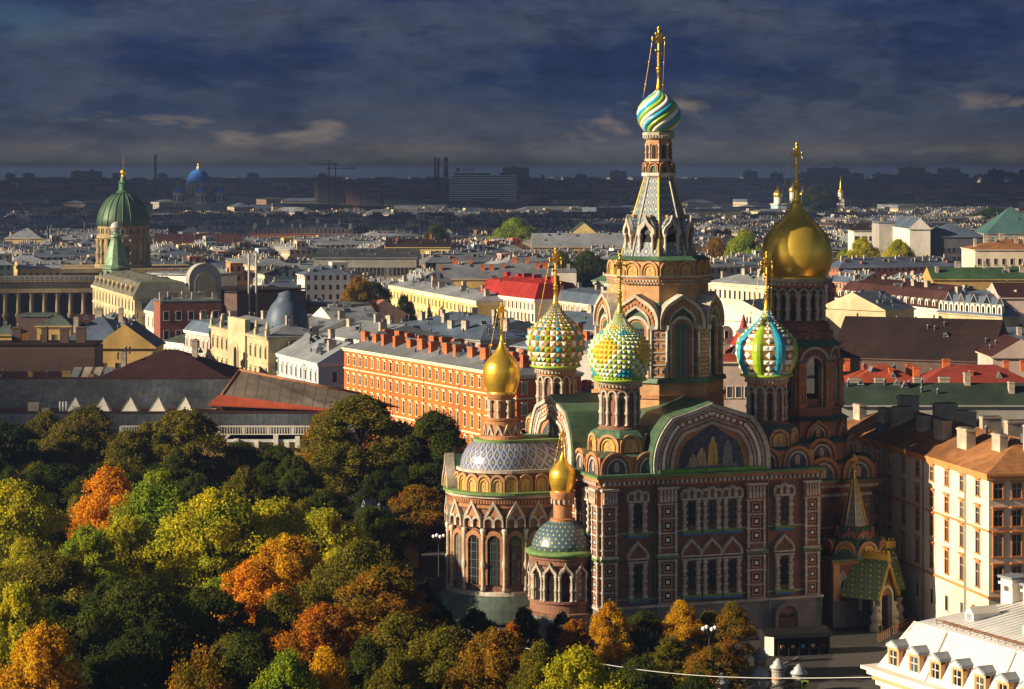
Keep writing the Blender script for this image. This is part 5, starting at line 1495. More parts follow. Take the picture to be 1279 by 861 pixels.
bl.box(xl - ox, xr - ox, -.2, 1.5, 0, zl - .2, 1)
put('balustrade', bl.mesh('balustrade', [M_WHITEST, M_OCHW]), gal)
sp = MB(); sp.add([(-1.75, -1.4, 0), (1.75, -1.4, 0), (1.75, 1.4, 0), (-1.75, 1.4, 0), (0, 0, 2.9)], [(3, 2, 1, 0), (0, 1, 4), (1, 2, 4), (2, 3, 4), (3, 0, 4)], 0)
for a in ((-1.75, -1.4), (1.75, -1.4)): sp.tube([(a[0], a[1], 0), (0, 0, 2.9)], .08, 4, 1)
spm = sp.mesh('skylight', [M_WHITEST, M_GREYST])
for px in (94, 128.5, 163, 197.5, 231.5): put('skylight', spm, gal, (gx(px, GY + 5) - ox, 5, z1 + .05))
vb = MB()
for px in (72, 76, 80): vb.lathe([(.25, 0), (.25, 2.2)], 8, gx(px) - ox, 2.9, 0)
vb.box(gx(31) - ox, gx(45) - ox, 3, 5, 0, z1 + 1.9, 1); vb.box(gx(48) - ox, gx(58) - ox, 3, 4.5, 0, z1 + .9, 1)
vb.v = [(x, y, z + (z1 if z < 5 else 0)) for x, y, z in vb.v]; put('vent', vb.mesh('vent', [M_ROOFW, M_CHIM]), gal)
fh = thing('garden_house', 'small yellow house with white posts in front of the gallery balustrade', 'house', (gx(335, 470), 470, 0), 0)
fm = MB(); fm.box(-8, 8, 0, 8, 0, gz(562, 470) + 2, 0); put('wall', fm.mesh('wall', [M_OCHW]), fh)
fr_ = MB(); fr_.box(-8.6, 8.6, -.6, 8.6, gz(562, 470) + 2, gz(552, 470), 0); put('roof', fr_.mesh('roof', [M_ROOFW]), fh)
for x in (-6, -2.2, 1.5, 3.6, 5.6):
    c = MB(); c.box(x - .45, x + .45, -.9, -.2, gz(562, 470) + .5, gz(546, 470) + random.uniform(-1, 1.2), 0); put('post', c.mesh('post', [M_WHITEST]), fh)
hid = house('garden_house', 'ochre house glimpsed between the dark trees behind the church apse', (415, 640), (462, 650), 8, 9, M_OCHW, M_ROOFD, 'hip', 1.2, rows=((5.6, 1.8), (1.6, 1.9)), nw=5, ww=1.0, trim=M_TRIM, style='plain')

# ---- right: cream canal house
r, L = house('apartment_house', 'cream canal-side house with orange window surrounds and rusty roof', (1040, 533), (1235, 592), 23, 15, M_CREAMW, M_ROOFRU, 'hip', 3.6,
      rows=((19.9, 1.8), (16.4, 1.9), (12.6, 2.6), (8.3, 2.9)), nw=11, ww=1.2, trim=M_ORTRIM, style='hood', bwin=6, courses=((22.2, .55, .4), (15.6, .25, .14), (7.2, .3, .2)), pipes=4,
      chim=[(.06, .2), (.13, .6), (.2, .25), (.29, .3), (.36, .62), (.44, .28), (.5, .6), (.58, .25), (.66, .58), (.74, .22), (.8, .6), (.88, .3), (.93, .55)], chs=(1.2, 3.0, 2.3), x0=.8, seed=4)
M_SHOP = mat('warm_passage', (.34, .19, .07), .8, 0, .2, 1, .2)
for u, w_ in ((.18, 1.4), (.45, 2.9), (.93, 2.9)):
    am = MB(); am.ring(semi(w_ + .6, 6.1), semi(w_, 5.8), -.22, 0, 0); am.prof(semi(w_, 5.8), -.05, 0, 1); put('archway', am.mesh('archway', [M_TRIM, M_SHOP]), r, (L * u, 0, 0))
me_, pm_ = house_window(1.0, 1.9, M_CREAMW, 'plain')
for i in range(11):
    if i in (2, 4, 5, 10): continue
    put('window', me_, r, (.8 + (L - 1.6) * (i + .5) / 11, 0, 3.4))
dish = MB(); dish.lathe([(.05, 0), (.35, .08), (.62, .28)], 12, 0, 0, 0, True, 0, False); dish = dish.mesh('satellite_dish', [M_ROOFW])
for (u, v) in ((.16, .3), (.17, .36), (.86, .45)):
    o = put('satellite_dish', dish, HOUSES[-1][6], (L * u, 15 * v, 25.9), .5); o.rotation_euler = (R(70), 0, R(20))
# neighbour in shade to the right
house('apartment_house', 'shaded stone house at the right edge beyond the cream house', (1245, 582), (1330, 604), 20.5, 14, M_GREYST, M_ROOFB, 'hip', 2.5, rows=((15.5, 2.0), (11, 2.2), (6.5, 2.4)), nw=6, bwin=4, ww=1.2, trim=M_ORTRIM, style='plain', courses=((19.6, .6, .4),))
# ---- white mansard building, bottom right
Pf = at_z(1100, 830, 22.0); d2 = Vector((5.2, -11.1)).normalized(); Pn = Vector((Pf.x, Pf.y)) + d2 * 34
r = thing('mansard_building', 'white mansard building with orange-sided dormers in the lower right corner', 'building', (Pf.x, Pf.y, 0), math.atan2(d2.y, d2.x))
w = MB(); w.box(0, 34, 0, 22, 0, 20.4, 0); put('wall', w.mesh('wall', [M_WHITEST]), r)
c = MB()
for o_, a, b_, m in ((.1, 18.3, 18.55, 1), (.3, 20.4, 20.8, 0), (.5, 20.8, 21.2, 1), (.8, 21.2, 21.6, 0), (1.15, 21.6, 21.85, 0)): c.box(-o_, 34, -o_, 22, a, b_, m)
for i in range(9): c.box(1.2 + i * 3.0, 3.3 + i * 3.0, -.12, 0, 18.9, 20.0, 1); c.box(1.4 + i * 3.0, 3.1 + i * 3.0, -.16, 0, 19.1, 19.8, 0)
put('cornice', c.mesh('cornice', [M_WHITEST, mat('apricot_stucco', (.56, .30, .16), .85, 0, .1, 1, .15)]), r)
m_ = MB(); ii = 1.9
m_.add([(-.2, -.2, 21.85), (34, -.2, 21.85), (34, 22, 21.85), (-.2, 22, 21.85), (ii, ii, 25.5), (34, ii, 25.5), (34, 22, 25.5), (ii, 22, 25.5), (ii + 1.6, 11, 26.9), (34, 11, 26.9), (ii + .4, ii + .5, 25.62), (34, ii + .5, 25.62)],
       [(0, 1, 5, 4), (0, 4, 7, 3), (4, 5, 11, 10), (10, 11, 9, 8), (4, 10, 8, 7), (8, 9, 6, 7)], 0)
m_.tube([(ii, ii, 25.5), (34, ii, 25.5)], .12, 6, 1); m_.tube([(ii, ii, 25.5), (-.1, -.1, 21.9)], .1, 6, 1); m_.tube([(ii + 1.6, 11, 26.95), (34, 11, 26.95)], .16, 6, 1)
for x in np.arange(1.0, 34, .62): m_.tube([(x + (0 if x > 2 else 0), -.2 + (x < 2) * 0, 21.87), (max(x, ii), ii, 25.52)], .028, 4, 0)
for x in np.arange(4.0, 34, .62): m_.tube([(x, ii + .5, 25.64), (x, 11, 26.92)], .03, 4, 0)
for x in (6.4, 15.2, 24): m_.tube([(x, -.3, 21.8), (x, ii - .05, 25.6)], .09, 6, 1)
mro = put('roof', m_.mesh('roof', [M_ROOFW, M_WHITEST]), r)
dmb = MB()
dmb.box(-.75, .75, -.1, 1.4, 0, 2.1, 0); dmb.box(-.9, -.62, -.18, .3, 0, 2.0, 1); dmb.box(.62, .9, -.18, .3, 0, 2.0, 1); dmb.box(-.9, .9, -.2, .3, 1.75, 2.1, 0)
dmb.prof([(-1.05, 2.05), (1.05, 2.05), (.95, 2.3), (0, 2.75), (-.95, 2.3)], -.35, 1.9, 2); dmb.prof([(-.9, 2.05), (.9, 2.05), (0, 2.6)], -.42, -.3, 3)
dmb.box(-.5, .5, -.14, .2, .15, 1.7, 4); dmb.box(-.04, .04, -.18, 0, .15, 1.7, 3); dmb.box(-.5, .5, -.18, 0, 1.1, 1.18, 3); dmb.box(-1.0, 1.0, -.3, .2, -.1, .05, 3)
dmm = dmb.mesh('dormer', [MATS['apricot_stucco'], MATS['apricot_stucco'], M_ROOFG2, M_WHITEST, M_GLASS])
for i in range(11): put('dormer', dmm, mro, (1.75 + i * 2.86, .15, 21.95), 0, .84)
me2, pm2 = house_window(1.1, 1.9, M_WHITEST, 'hood')
for i in range(11): o = put('window', me2, r, (2.2 + i * 3.0, 0, 15.6)); put('glazing_bars', pm2, o)
ld = MB()
for y in (2.5, 2.9): ld.tube([(4, y, 25.95), (34, y, 25.98)], .035, 4, 0)
for x in np.arange(4, 34, .9): ld.tube([(x, 2.5, 25.6), (x, 2.5, 26.05)], .03, 4, 0); ld.tube([(x, 2.5, 26), (x + .9, 2.9, 26)], .025, 4, 0)
put('snow_guard', ld.mesh('snow_guard', [mat('rusted_rail', (.22, .10, .05), .8, .2, .3, 3, .2)]), mro)
for (x, y, sx, sy, h) in ((3.2, 10.6, 1.5, 1.6, 2.0), (5.6, 11.2, 2.2, 1.5, 1.6)):
    ch = MB(); ch.box(-sx / 2, sx / 2, -sy / 2, sy / 2, -.8, h, 0); ch.box(-sx / 2 - .15, sx / 2 + .15, -sy / 2 - .15, sy / 2 + .15, h - .5, h - .3, 0); ch.box(-sx / 2 - .2, sx / 2 + .2, -sy / 2 - .2, sy / 2 + .2, h, h + .2, 1); ch.box(-sx * .2, sx * .2, -sy / 2 - .03, -sy / 2, h - 1.0, h - .6, 2)
    put('chimney', ch.mesh('chimney', [M_WHITEST, M_ROOFG2, M_CHIMT]), mro, (x, y, 26.6))
for (x, y) in ((5.3, 5.0), (12.4, 5.2)):
    hh = MB(); hh.prof([(-.55, -.4), (.55, -.4), (.55, .55), (0, 1.05), (-.55, .55)], -.3, 2.2, 0); hh.prof([(-.35, 0), (.35, 0), (.35, .5), (-.35, .5)], -.33, -.3, 1); put('roof_hatch', hh.mesh('roof_hatch', [M_WHITEST, M_ROOFG2]), mro, (x, y, 26.0))

# ---- right middle distance
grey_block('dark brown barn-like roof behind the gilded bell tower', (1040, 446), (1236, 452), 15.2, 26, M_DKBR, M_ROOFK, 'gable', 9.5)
court('low house with glowing orange-red sheet roof beyond the rusty roof', 1055, 1165, 484, 515, 0, 18, M_PINK, M_ROOFO, 'hip', 4.2, chim=4, chs=(.9, 1.3, 1.1), chm=M_CHIMO, rows=((12.0, 1.8),), nw=12, trim=M_PINK, style='plain', bars=False, seed=8)
court('long red-roofed house at the right edge beyond the rusty roof', 1140, 1310, 488, 505, 0, 18, M_PINK, mat('brick_red_sheet_roof', (.22, .036, .024), .75, 0, .2, .4, .3, seam=(0, .8, .3)), 'hip', 4.6, chim=5, chs=(.9, 1.3, 1.0), chm=M_CHIMO, seed=12)
court('long dark green roof right behind the cream canal house', 1052, 1320, 506, 448, 0, 12, M_GREYST, M_ROOFD, 'gable', 3.5, chim=7, seed=5)
grey_block('pale gable-ended house with blue-grey roof right of the bell tower', (1026, 384), (1106, 388), 20, 14, M_BEIGE, M_ROOFB, 'gabley', 5.0)
r, L = house('town_house', 'cream house under a maroon roof with rows of skylights', (1045, 372), (1180, 387), 19, 18, M_CREAMW, M_ROOFM, 'mansard', 7, rows=((13.5, 2.2), (9, 2.4)), nw=18, ww=1.2, trim=M_WHITEST, style='plain', courses=((18.2, .5, .4),), chim=6, bars=False)
for i in range(16): put('dormer', adm, r, (L * (i + .5) / 16, .1, 18.9))
sl = MB(); sl.box(-.5, .5, -.1, .1, 0, 1.6, 0); sl = sl.mesh('skylight', [M_ROOFW])
for i in range(14): o = put('skylight', sl, r, (L * (i + .5) / 14, 2.0, 22.2)); o.rotation_euler = (R(-35), 0, 0)
r, L = house('town_house', 'grey mansard-roofed house with glazed dormers at right', (1172, 390), (1252, 396), 18.5, 18, M_BEIGE, M_ROOFB, 'mansard', 7, rows=((13, 2.2),), nw=12, trim=M_BEIGE, style='plain', chim=3, bars=False)
for i in range(12): put('dormer', adm, r, (L * (i + .5) / 12, .1, 19.0))
for i in range(5):
    gd = MB(); gd.prof([(-1.9, 0), (1.9, 0), (0, 3.0)], -.3, 3, 0); gd.prof([(-1.5, .2), (1.5, .2), (0, 2.5)], -.34, -.3, 1); put('glazed_dormer', gd.mesh('glazed_dormer', [M_ROOFG2, M_GLASS]), r, (L * (i + .5) / 5, 1.8, 21.8))
court('pinkish gable wall at the right edge beside the grey mansard house', 1250, 1300, 372, 735, 0, 22, M_PINK, M_ROOFM, 'gable', 4, rows=((14, 2.2), (9, 2.2)), nw=3, trim=M_PINK, style='plain', bars=False)
court('low maroon gabled roofs at the right edge below the grey mansard house', 1240, 1310, 446, 560, 0, 18, M_PINK, M_ROOFM, 'gabley', 4)
court('blue-roofed shed below the grey mansard house', 1215, 1290, 428, 640, 0, 16, M_GREYST, M_ROOFB, 'shed', 3, chim=3)
grey_block('pale blue-grey hall roof left of the gilded bell tower', (880, 398), (975, 402), 17, 30, M_WHITEST, M_ROOFB, 'gabley', 6)
r, L = house('town_house', 'cream arcaded house glimpsed left of the gilded bell tower', (885, 352), (965, 358), 21, 16, M_CREAMW, M_ROOFG2, 'hip', 3, rows=((15.5, 3),), nw=13, ww=1.3, trim=M_CREAMW, style='plain', courses=((20, .6, .4), (14, .4, .3)), chim=5, bars=False)
r = thing('turret_house', 'white turreted house with red cone roof beside the striped dome', 'house', at_Y(917, 400, 640).to_tuple()[:2] + (0,), R(15))
w = MB(); w.lathe([(3.0, 0), (3.0, 16), (3.3, 16.2), (3.3, 16.8)], 20, 2.2, -1, 0, False); w.box(-4, 7, 0, 12, 0, 17.5, 0); w.prof([(x - 2.2, z + 17.4) for x, z in semi(3.6, 4.2)], -.2, 1, 0); put('wall', w.mesh('wall', [M_WHITEST]), r)
w = MB(); w.lathe([(3.6, 16.8), (2.5, 18.6), (1.1, 21), (.15, 24.5)], 20, 2.2, -1, 0, False); put('turret_roof', w.mesh('turret_roof', [M_ROOFR]), r)
w = MB(); w.box(-4, 7, .5, 12, 17.5, 18, 0); put('roof', w.mesh('roof', [M_ROOFB]), r)
place_windows(r, [(2.2, -4.0, 9, 0), (2.2, -4.0, 4, 0), (-2.5, 0, 11, 0), (-2.5, 0, 6, 0), (-2.2, -.2, 18.3, 0)], .9, 2.0, M_WHITEST, 'plain', False)
court('orange plaster house between the turret house and the striped dome', 928, 1000, 418, 610, 0, 14, M_ORANGE, M_ROOFG, 'hip', 3)
court('tan house with dark windows behind the bell tower foot', 895, 950, 452, 520, 0, 12, M_PINK, M_ROOFO, 'hip', 3, rows=((14.0, 2.2),), nw=5, trim=M_TRIM, style='plain', bars=False, chim=2)
court('white modern office block behind the park trees at right', 1066, 1102, 288, 1230, 0, 20, M_WHITEST, M_ROOFK, 'shed', 3, rows=((27.5, 2.0), (23.5, 2.0)), nw=4, ww=2.2, trim=M_GREYST, style='plain', bars=False)
court('blank grey party-wall house behind the park trees', 1098, 1136, 279, 1200, 0, 24, M_GREYST, M_ROOFG, 'flat', .8, chim=2)
court('tall house with pale blank gable and dark street side', 1136, 1162, 286, 1150, 0, 60, M_WHITEST, M_ROOFB, 'gabley', 5)
court('dark long office house in the shade at right', 1163, 1232, 296, 1152, 0, 40, mat('shaded_stucco', (.10, .10, .11), .85, 0, .2, .5, .2), M_ROOFB, 'hip', 6, rows=((24, 2), (20, 2), (16, 2)), nw=11, ww=1.3, trim=MATS['shaded_stucco'], style='plain', bars=False)  # dark wall colour carries the shade of this street side
court('broad cream palace front at the right edge', 1218, 1330, 312, 1000, 0, 30, M_CREAMW, M_ROOFRU, 'hip', 4, rows=((24, 2.4), (18, 2.8)), nw=11, ww=1.3, trim=M_CREAMW, style='plain', bars=False, chim=7)
court('bright green sheet roof behind the grey mansard house', 1165, 1300, 349, 900, 0, 20, M_OCHW, M_ROOFGN, 'gable', 4, chim=5)
court('pale green pyramid-roofed market hall at the right edge', 1232, 1310, 292, 1500, 0, 40, M_GREYST, mat('sea_green_roof', (.05, .12, .115), .6, 0, .15, .2, .2), 'hip', 16)
# long middle-distance roofs
court('long glazed workshop roof in the middle distance', 392, 520, 322, 1050, 0, 30, M_GREYST, GLR, 'shed', 3, rows=((17.5, 3.4),), nw=26, ww=1.2, trim=M_GREYST, style='plain', bars=False)
court('lit ochre gabled house above the workshop roof', 482, 562, 309, 1200, 0, 22, M_CREAMY, M_ROOFK, 'gable', 4, rows=((19, 2.4),), nw=8, ww=1.6, trim=M_CREAMY, style='plain', bars=False, chim=2, chm=M_CHIMO)
court('long grey sheet roof left of the round green tree', 545, 625, 349, 1030, 0, 26, M_OCHW, M_ROOFG, 'gable', 6, chim=5, chm=M_CHIMO, rows=((11, 2),), nw=14, style='plain', bars=False)
court('long pale grey palace roof with ochre front right of the round green tree', 665, 800, 309, 1300, 0, 30, M_OCHW, M_ROOFG2, 'gable', 7, rows=((17, 3),), nw=26, ww=1.4, style='plain', bars=False)
court('grey-roofed house beneath the round green tree', 625, 690, 345, 1000, 0, 24, M_GREYST, M_ROOFG, 'gable', 5, chim=5, chm=M_CHIMO)
court('white block with steep roofs behind the studded domes', 690, 720, 340, 950, 0, 20, M_WHITEST, M_ROOFG2, 'flat', .6, chim=2)
court('pale yellow gable-fronted hall in the middle distance', 715, 745, 292, 1400, 0, 50, M_CREAMY, M_ROOFD, 'gabley', 6)
court('long orange-brown lit range left of the domed cathedral', 46, 108, 316, 1250, 0, 24, M_ORANGE, M_ROOFG, 'flat', .6, chim=7)
court('yellow house with twin pale roofs at the far left', 6, 52, 298, 1500, 0, 24, M_CREAMY, M_ROOFG2, 'hip', 6, rows=((15, 2.5),), nw=8, style='plain', bars=False)
court('brown house with a long maroon roof right of the green-domed cathedral', 190, 300, 306, 1400, 0, 26, M_CREAMW, M_ROOFM, 'gable', 6, rows=((15, 2.5),), nw=24, style='plain', bars=False)
court('terracotta range with white chimneys in the middle distance', 312, 442, 292, 1600, 0, 28, M_ORTRIM, M_ROOFG, 'hip', 7, chim=9, chm=M_WHITEST, rows=((22, 3),), nw=24, style='plain', bars=False)
# ================================================================== landmarks
# ---- green-domed cathedral with colonnade
KY = 985; kx = at_Y(154, 300, KY).x
kz = lambda py: CAMZ - (py - HY) / FPX * KY
M_KST = mat('weathered_sandstone', (.30, .23, .125), .85, 0, .2, .4, .4)
M_KDOME = mat('green_copper_dome', (.062, .108, .066), .5, .1, .3, .35, .4)
kc = thing('cathedral', 'sandstone cathedral with a ribbed green copper dome and long dark colonnade', 'cathedral', (kx, KY, 0), R(8))
d = MB()
d.box(-22, 24, -14, 30, 0, 22, 0); d.box(-24, 26, -16, 32, 22, 23.5, 0)
d.lathe([(11.2, 22), (11.2, 25), (9.9, 25.2), (9.9, 34.8), (10.5, 35.2), (10.6, 36.2), (10.0, 36.4), (10.0, 39.8), (10.3, 40.2)], 40, 0, 0, 0, False)
dr_ = put('drum', d.mesh('drum', [M_KST]), kc)
for k in range(20):
    a = 2 * PI * k / 20
    put('pilaster', column_mesh(9.6, .55, M_KST), dr_, (10.1 * math.cos(a), 10.1 * math.sin(a), 25.2))
    ow = MB(); ow.ring(semi(1.9, 2.6), semi(1.2, 2.1), -.2, .3, 0); ow.prof(semi(1.2, 2.1), 0, .1, 1); put('oculus', ow.mesh('oculus', [M_KST, M_GLASS]), dr_, (10.0 * math.cos(a), 10.0 * math.sin(a), 36.9), a + PI / 2)
    if k % 2: wk = MB(); wk.box(-.75, .75, -.05, .1, 0, 5, 0); put('window', wk.mesh('window', [M_GLASS]), dr_, (9.9 * math.cos(a + PI / 20), 9.9 * math.sin(a + PI / 20), 27), a + PI / 20 + PI / 2)
dm = MB(); pr = [(10.3, 40.0), (10.1, 42.5), (9.4, 45.2), (8.2, 47.9), (6.5, 50.2), (4.4, 52.0), (2.6, 53.0)]
dm.lathe(pr, 40, 0, 0, 0)
for k in range(20):
    a = 2 * PI * k / 20; dm.tube([((r + .05) * math.cos(a), (r + .05) * math.sin(a), z) for r, z in pr], .24, 5, 1)
dm.lathe([(2.7, 52.8), (2.7, 53.5), (1.9, 54), (1.7, 56.5), (2.2, 56.8), (1.5, 57.5), (.9, 59.5)], 16, 0, 0, 1, False)
put('dome', dm.mesh('dome', [M_KDOME, mat('dark_copper', (.05, .12, .07), .5, .1, .3, .5, .3)]), kc)
fn = MB(); fn.lathe([(.9, 59.3), (.7, 60.2)], 12, 0, 0, 0); fn.ball((0, 0, 61.2), 1.15, 0, 14, 8); fn.box(-.14, .14, -.14, .14, 62, 67.2, 0); fn.box(-.8, .8, -.14, .14, 65, 65.35, 0)
put('cross', fn.mesh('cross', [M_GOLD2]), kc)
cw = MB(); cx0, cx1 = -70, -8
cw.box(cx0, cx1, -34, -18, 15.2, 19.4, 0); cw.box(cx0 - 1, cx1 + 1, -35, -17, 19.4, 20.2, 0); cw.box(cx0, cx1, -24, -18, 0, 15.2, 1)
cw.box(cx0 + 2, cx1 - 2, -33, -20, 20.2, 21.2, 2)
for i in range(34): cw.box(cx0 + i * 1.85, cx0 + i * 1.85 + .5, -35.2, -34.8, 20.2, 21.6, 0)
cw.box(cx0, cx1, -35.2, -34.8, 21.6, 21.9, 0)
put('colonnade', cw.mesh('colonnade', [M_KST, M_DKBR, M_ROOFB]), kc)
for i in range(13): put('column', column_mesh(15.0, .8, M_KST), kc, (cx0 + 1.5 + i * 4.9, -32.5, .2)); put('column', column_mesh(15.0, .8, M_KST), kc, (cx0 + 1.5 + i * 4.9, -28, .2))

# ---- blue-domed cathedral
TY = 2880; tx = at_Y(248, 230, TY).x
tz = lambda py: CAMZ - (py - HY) / FPX * TY
M_BLUED = mat('blue_dome_paint', (.055, .22, .80), .5, 0, .2, .1, .2)
tc_ = thing('cathedral', 'distant white cathedral with a big blue dome and smaller blue domes', 'cathedral', (tx, TY, 0), R(15)); tc_.scale = (1.12, 1.12, 1.12)
b = MB(); b.box(-17, 17, -17, 17, 0, 24, 0); b.box(-25, 25, -10, 10, 0, 22, 0); b.box(-10, 10, -25, 25, 0, 22, 0); b.box(-26, 26, -11, 11, 22, 23.2, 0)
b.lathe([(11.5, 22), (11.5, 42), (13.2, 42.4), (13.2, 43.6), (12, 44)], 32, 0, 0, 0, False)
bd = put('body', b.mesh('body', [mat('dull_white_stucco', (.42, .43, .44), .85, 0, .1, .3, .2)]), tc_)
for k in range(16):
    a = 2 * PI * k / 16; put('column', column_mesh(15, 1.0), bd, (12.2 * math.cos(a), 12.2 * math.sin(a), 27))
    wk = MB(); wk.prof(semi(1.9, 10), -.05, .1, 0); put('window', wk.mesh('window', [M_GLASS]), bd, (11.55 * math.cos(a + .2), 11.55 * math.sin(a + .2), 28.5), a + .2 + PI / 2)
def blue_dome(x, y, r, z, fin):
    q = MB(); q.lathe([(r * math.sin(PI / 2 - t * 1.45), z + r * 1.15 * math.sin(t * 1.45)) for t in [i / 12 for i in range(13)]], 28, x, y, 0)
    q.lathe([(r * .16, z + r * 1.12), (r * .16, z + r * 1.38), (.3, z + r * 1.45)], 10, x, y, 1)
    q.ball((x, y, z + r * 1.52), r * .13, 2, 8, 6); q.box(x - .25, x + .25, y - .25, y + .25, z + r * 1.6, z + r * 1.6 + fin, 2)
    put('dome', q.mesh('dome', [M_BLUED, M_WHITEST, M_GOLD2]), tc_)
blue_dome(0, 0, 12.2, 44, 4)
for (x, y) in ((-21, 0), (21, 0), (0, -21), (0, 21)):
    q = MB(); q.lathe([(5.6, 22), (5.6, 33), (6.3, 33.3), (6.3, 34)], 20, x, y, 0, False)
    for k in range(8): a = k * PI / 4; q.box(x + 5.5 * math.cos(a) - .7, x + 5.5 * math.cos(a) + .7, y + 5.5 * math.sin(a) - .7, y + 5.5 * math.sin(a) + .7, 25, 31, 1)
    put('side_drum', q.mesh('side_drum', [M_WHITEST, M_GLASS]), tc_); blue_dome(x, y, 5.9, 34, 2)

# ---- five-domed church and its bell tower
NYD = 2650
nk = thing('church', 'distant pale church with five small gilded domes right of the bell tower', 'church', (at_Y(990, 250, NYD).x, NYD, 0), R(10))
b = MB(); b.box(-20, 20, -14, 14, 0, 27, 0); b.box(-21, 21, -15, 15, 27, 28, 1); put('body', b.mesh('body', [mat('sky_blue_stucco', (.33, .45, .55), .8, 0, .1, .1, .1), M_WHITEST]), nk)
for (x, y, h) in ((-19, -12, 0), (19, -12, 0), (-14, 12, 0), (15, 12, 0), (0, 0, 5)):
    q = MB(); q.lathe([(3.2, 27), (3.2, 35 + h), (3.6, 35.3 + h)], 12, x, y, 0, False); dd = put('drum', q.mesh('drum', [M_WHITEST]), nk)
    q = MB(); q.lathe(onion_prof(4.0, 35 + h, 43 + h, 14), 16, x, y, 0); q.box(x - .2, x + .2, y - .2, y + .2, 43 + h, 47 + h, 0); put('dome', q.mesh('dome', [M_GOLD2]), dd)
bt_ = thing('bell_tower', 'distant slim white bell tower with a gilded spire', 'tower', (at_Y(1050, 250, 2550).x, 2550, 0), 0)
q = MB(); q.box(-4, 4, -4, 4, 0, 22, 0); q.box(-3.2, 3.2, -3.2, 3.2, 22, 34, 0); q.lathe([(2.8, 34), (2.8, 41), (3.3, 41.4)], 12, 0, 0, 0, False); put('shaft', q.mesh('shaft', [M_WHITEST]), bt_)
q = MB(); q.lathe([(3.1, 41), (2.2, 43.5), (.9, 45), (.7, 47), (.1, 58)], 12, 0, 0, 0); put('spire', q.mesh('spire', [M_GOLD2]), bt_)

# ---- slab hotel
HYD = 3300; hx0, hx1 = at_Y(562, 230, HYD).x, at_Y(645, 230, HYD).x; hzf = lambda py: CAMZ - (py - HY) / FPX * HYD
ht = thing('hotel', 'wide slab hotel with pale horizontal floor bands and a rooftop sign', 'hotel', (hx0, HYD, 0), 0)
q = MB(); wd = hx1 - hx0; q.box(0, wd, 0, 18, 0, hzf(221), 0); q.box(2, wd - 3, 2, 16, hzf(221), hzf(219), 2)
put('wall', q.mesh('wall', [mat('hotel_glazing', (.06, .09, .13), .3, 0, .25, .15, .1), M_WHITEST, M_IRON]), ht)
for i in range(14):
    q = MB(); z = hzf(219.5 + i * 2.75); q.box(-.8, wd + .4, -1.1, 18.4, z - .8, z + .55, 0); put('floor_band', q.mesh('floor_band', [MATS.get('hotel_band') or mat('hotel_band', (.55, .62, .72), .8, 0, .12, .15, .2)]), ht)
q = MB(); q.box(wd * .06, wd * .6, 4, 8, hzf(218.8), hzf(216.5), 0); q.box(wd * .75, wd * .86, 4, 9, hzf(218.8), hzf(216.3), 0); put('roof_plant', q.mesh('roof_plant', [M_IRON]), ht)
sgn = MB(); sgn.ball((wd * .12, 4, hzf(212.2)), 2.4, 0, 14, 8)
for i, (x0_, x1_) in enumerate(((0, .9), (1.4, 1.7), (2.2, 3.2), (3.7, 4.8), (5.2, 6.1), (6.5, 7.4))):
    sgn.box(wd * .19 + x0_ * 2.1, wd * .19 + x1_ * 2.1, 4, 4.4, hzf(213), hzf(211), 0)
put('roof_sign', sgn.mesh('roof_sign', [M_IRON]), ht)

# ---- stacks, tower block under construction, cranes
def stack(px, w, ytop, Y, label, striped=False):
    x = at_Y(px, 200, Y).x; r_ = w / 2 / FPX * Y; zt = CAMZ - (ytop - HY) / FPX * Y
    q = MB(); n = 7
    for i in range(n): q.lathe([(r_ * (1.15 - .3 * i / n), zt * i / n), (r_ * (1.15 - .3 * (i + 1) / n), zt * (i + 1) / n)], 16, 0, 0, (i % 2) if striped and i > 2 else 0, True)
    o = q.build('smokestack', [mat('stack_concrete', (.06, .065, .075), .9, 0, .2, .1, .2), mat('stack_band', (.30, .30, .32), .9, 0, .2, .1, .2)], None, (x, Y, 0)); tag(o, label, 'smokestack')
stack(543.5, 3, 197, 5200, 'left thin dark smokestack of the pair beside the slab hotel'); stack(547.5, 3, 197, 5200, 'right thin dark smokestack of the close pair beside the slab hotel')
stack(557, 6, 196.5, 5200, 'thick banded smokestack nearest the slab hotel', True); stack(194, 3.5, 193, 4300, 'lone tall dark smokestack between the two domed cathedrals')
stack(678, 4, 219, 3600, 'short dark smokestack right of the slab hotel'); stack(60, 3, 282, 1500, 'grey flue left of the green-domed cathedral'); stack(64.5, 3, 281, 1500, 'taller grey flue beside its twin left of the green-domed cathedral')
stack(106, 3, 278, 1550, 'slim reddish flue just left of the green dome'); stack(476, 4, 222, 3400, 'squat dark smokestack left of the thin pair')
stack(1001, 2, 212, 6000, 'faint thin smokestack on the horizon right of the gilded dome')
cb_ = tag(put('tower_block', None, None, (at_Y(392, 240, 3000).x, 3000, 0)), 'half-built dark tower block under two cranes', 'building')
q = MB()
for i in range(15): q.box(0, 35, 0, 25, i * 3.9, i * 3.9 + .8, 0)
for x in np.arange(0, 36, 5): q.box(x, x + .8, 0, .8, 0, 58, 0); q.box(x, x + .8, 24, 25, 0, 58, 0)
q.box(3, 32, 3, 22, 0, 56, 0)
put('frame', q.mesh('frame', [mat('raw_concrete', (.10, .095, .09), .9, 0, .2, .1, .2)]), cb_)
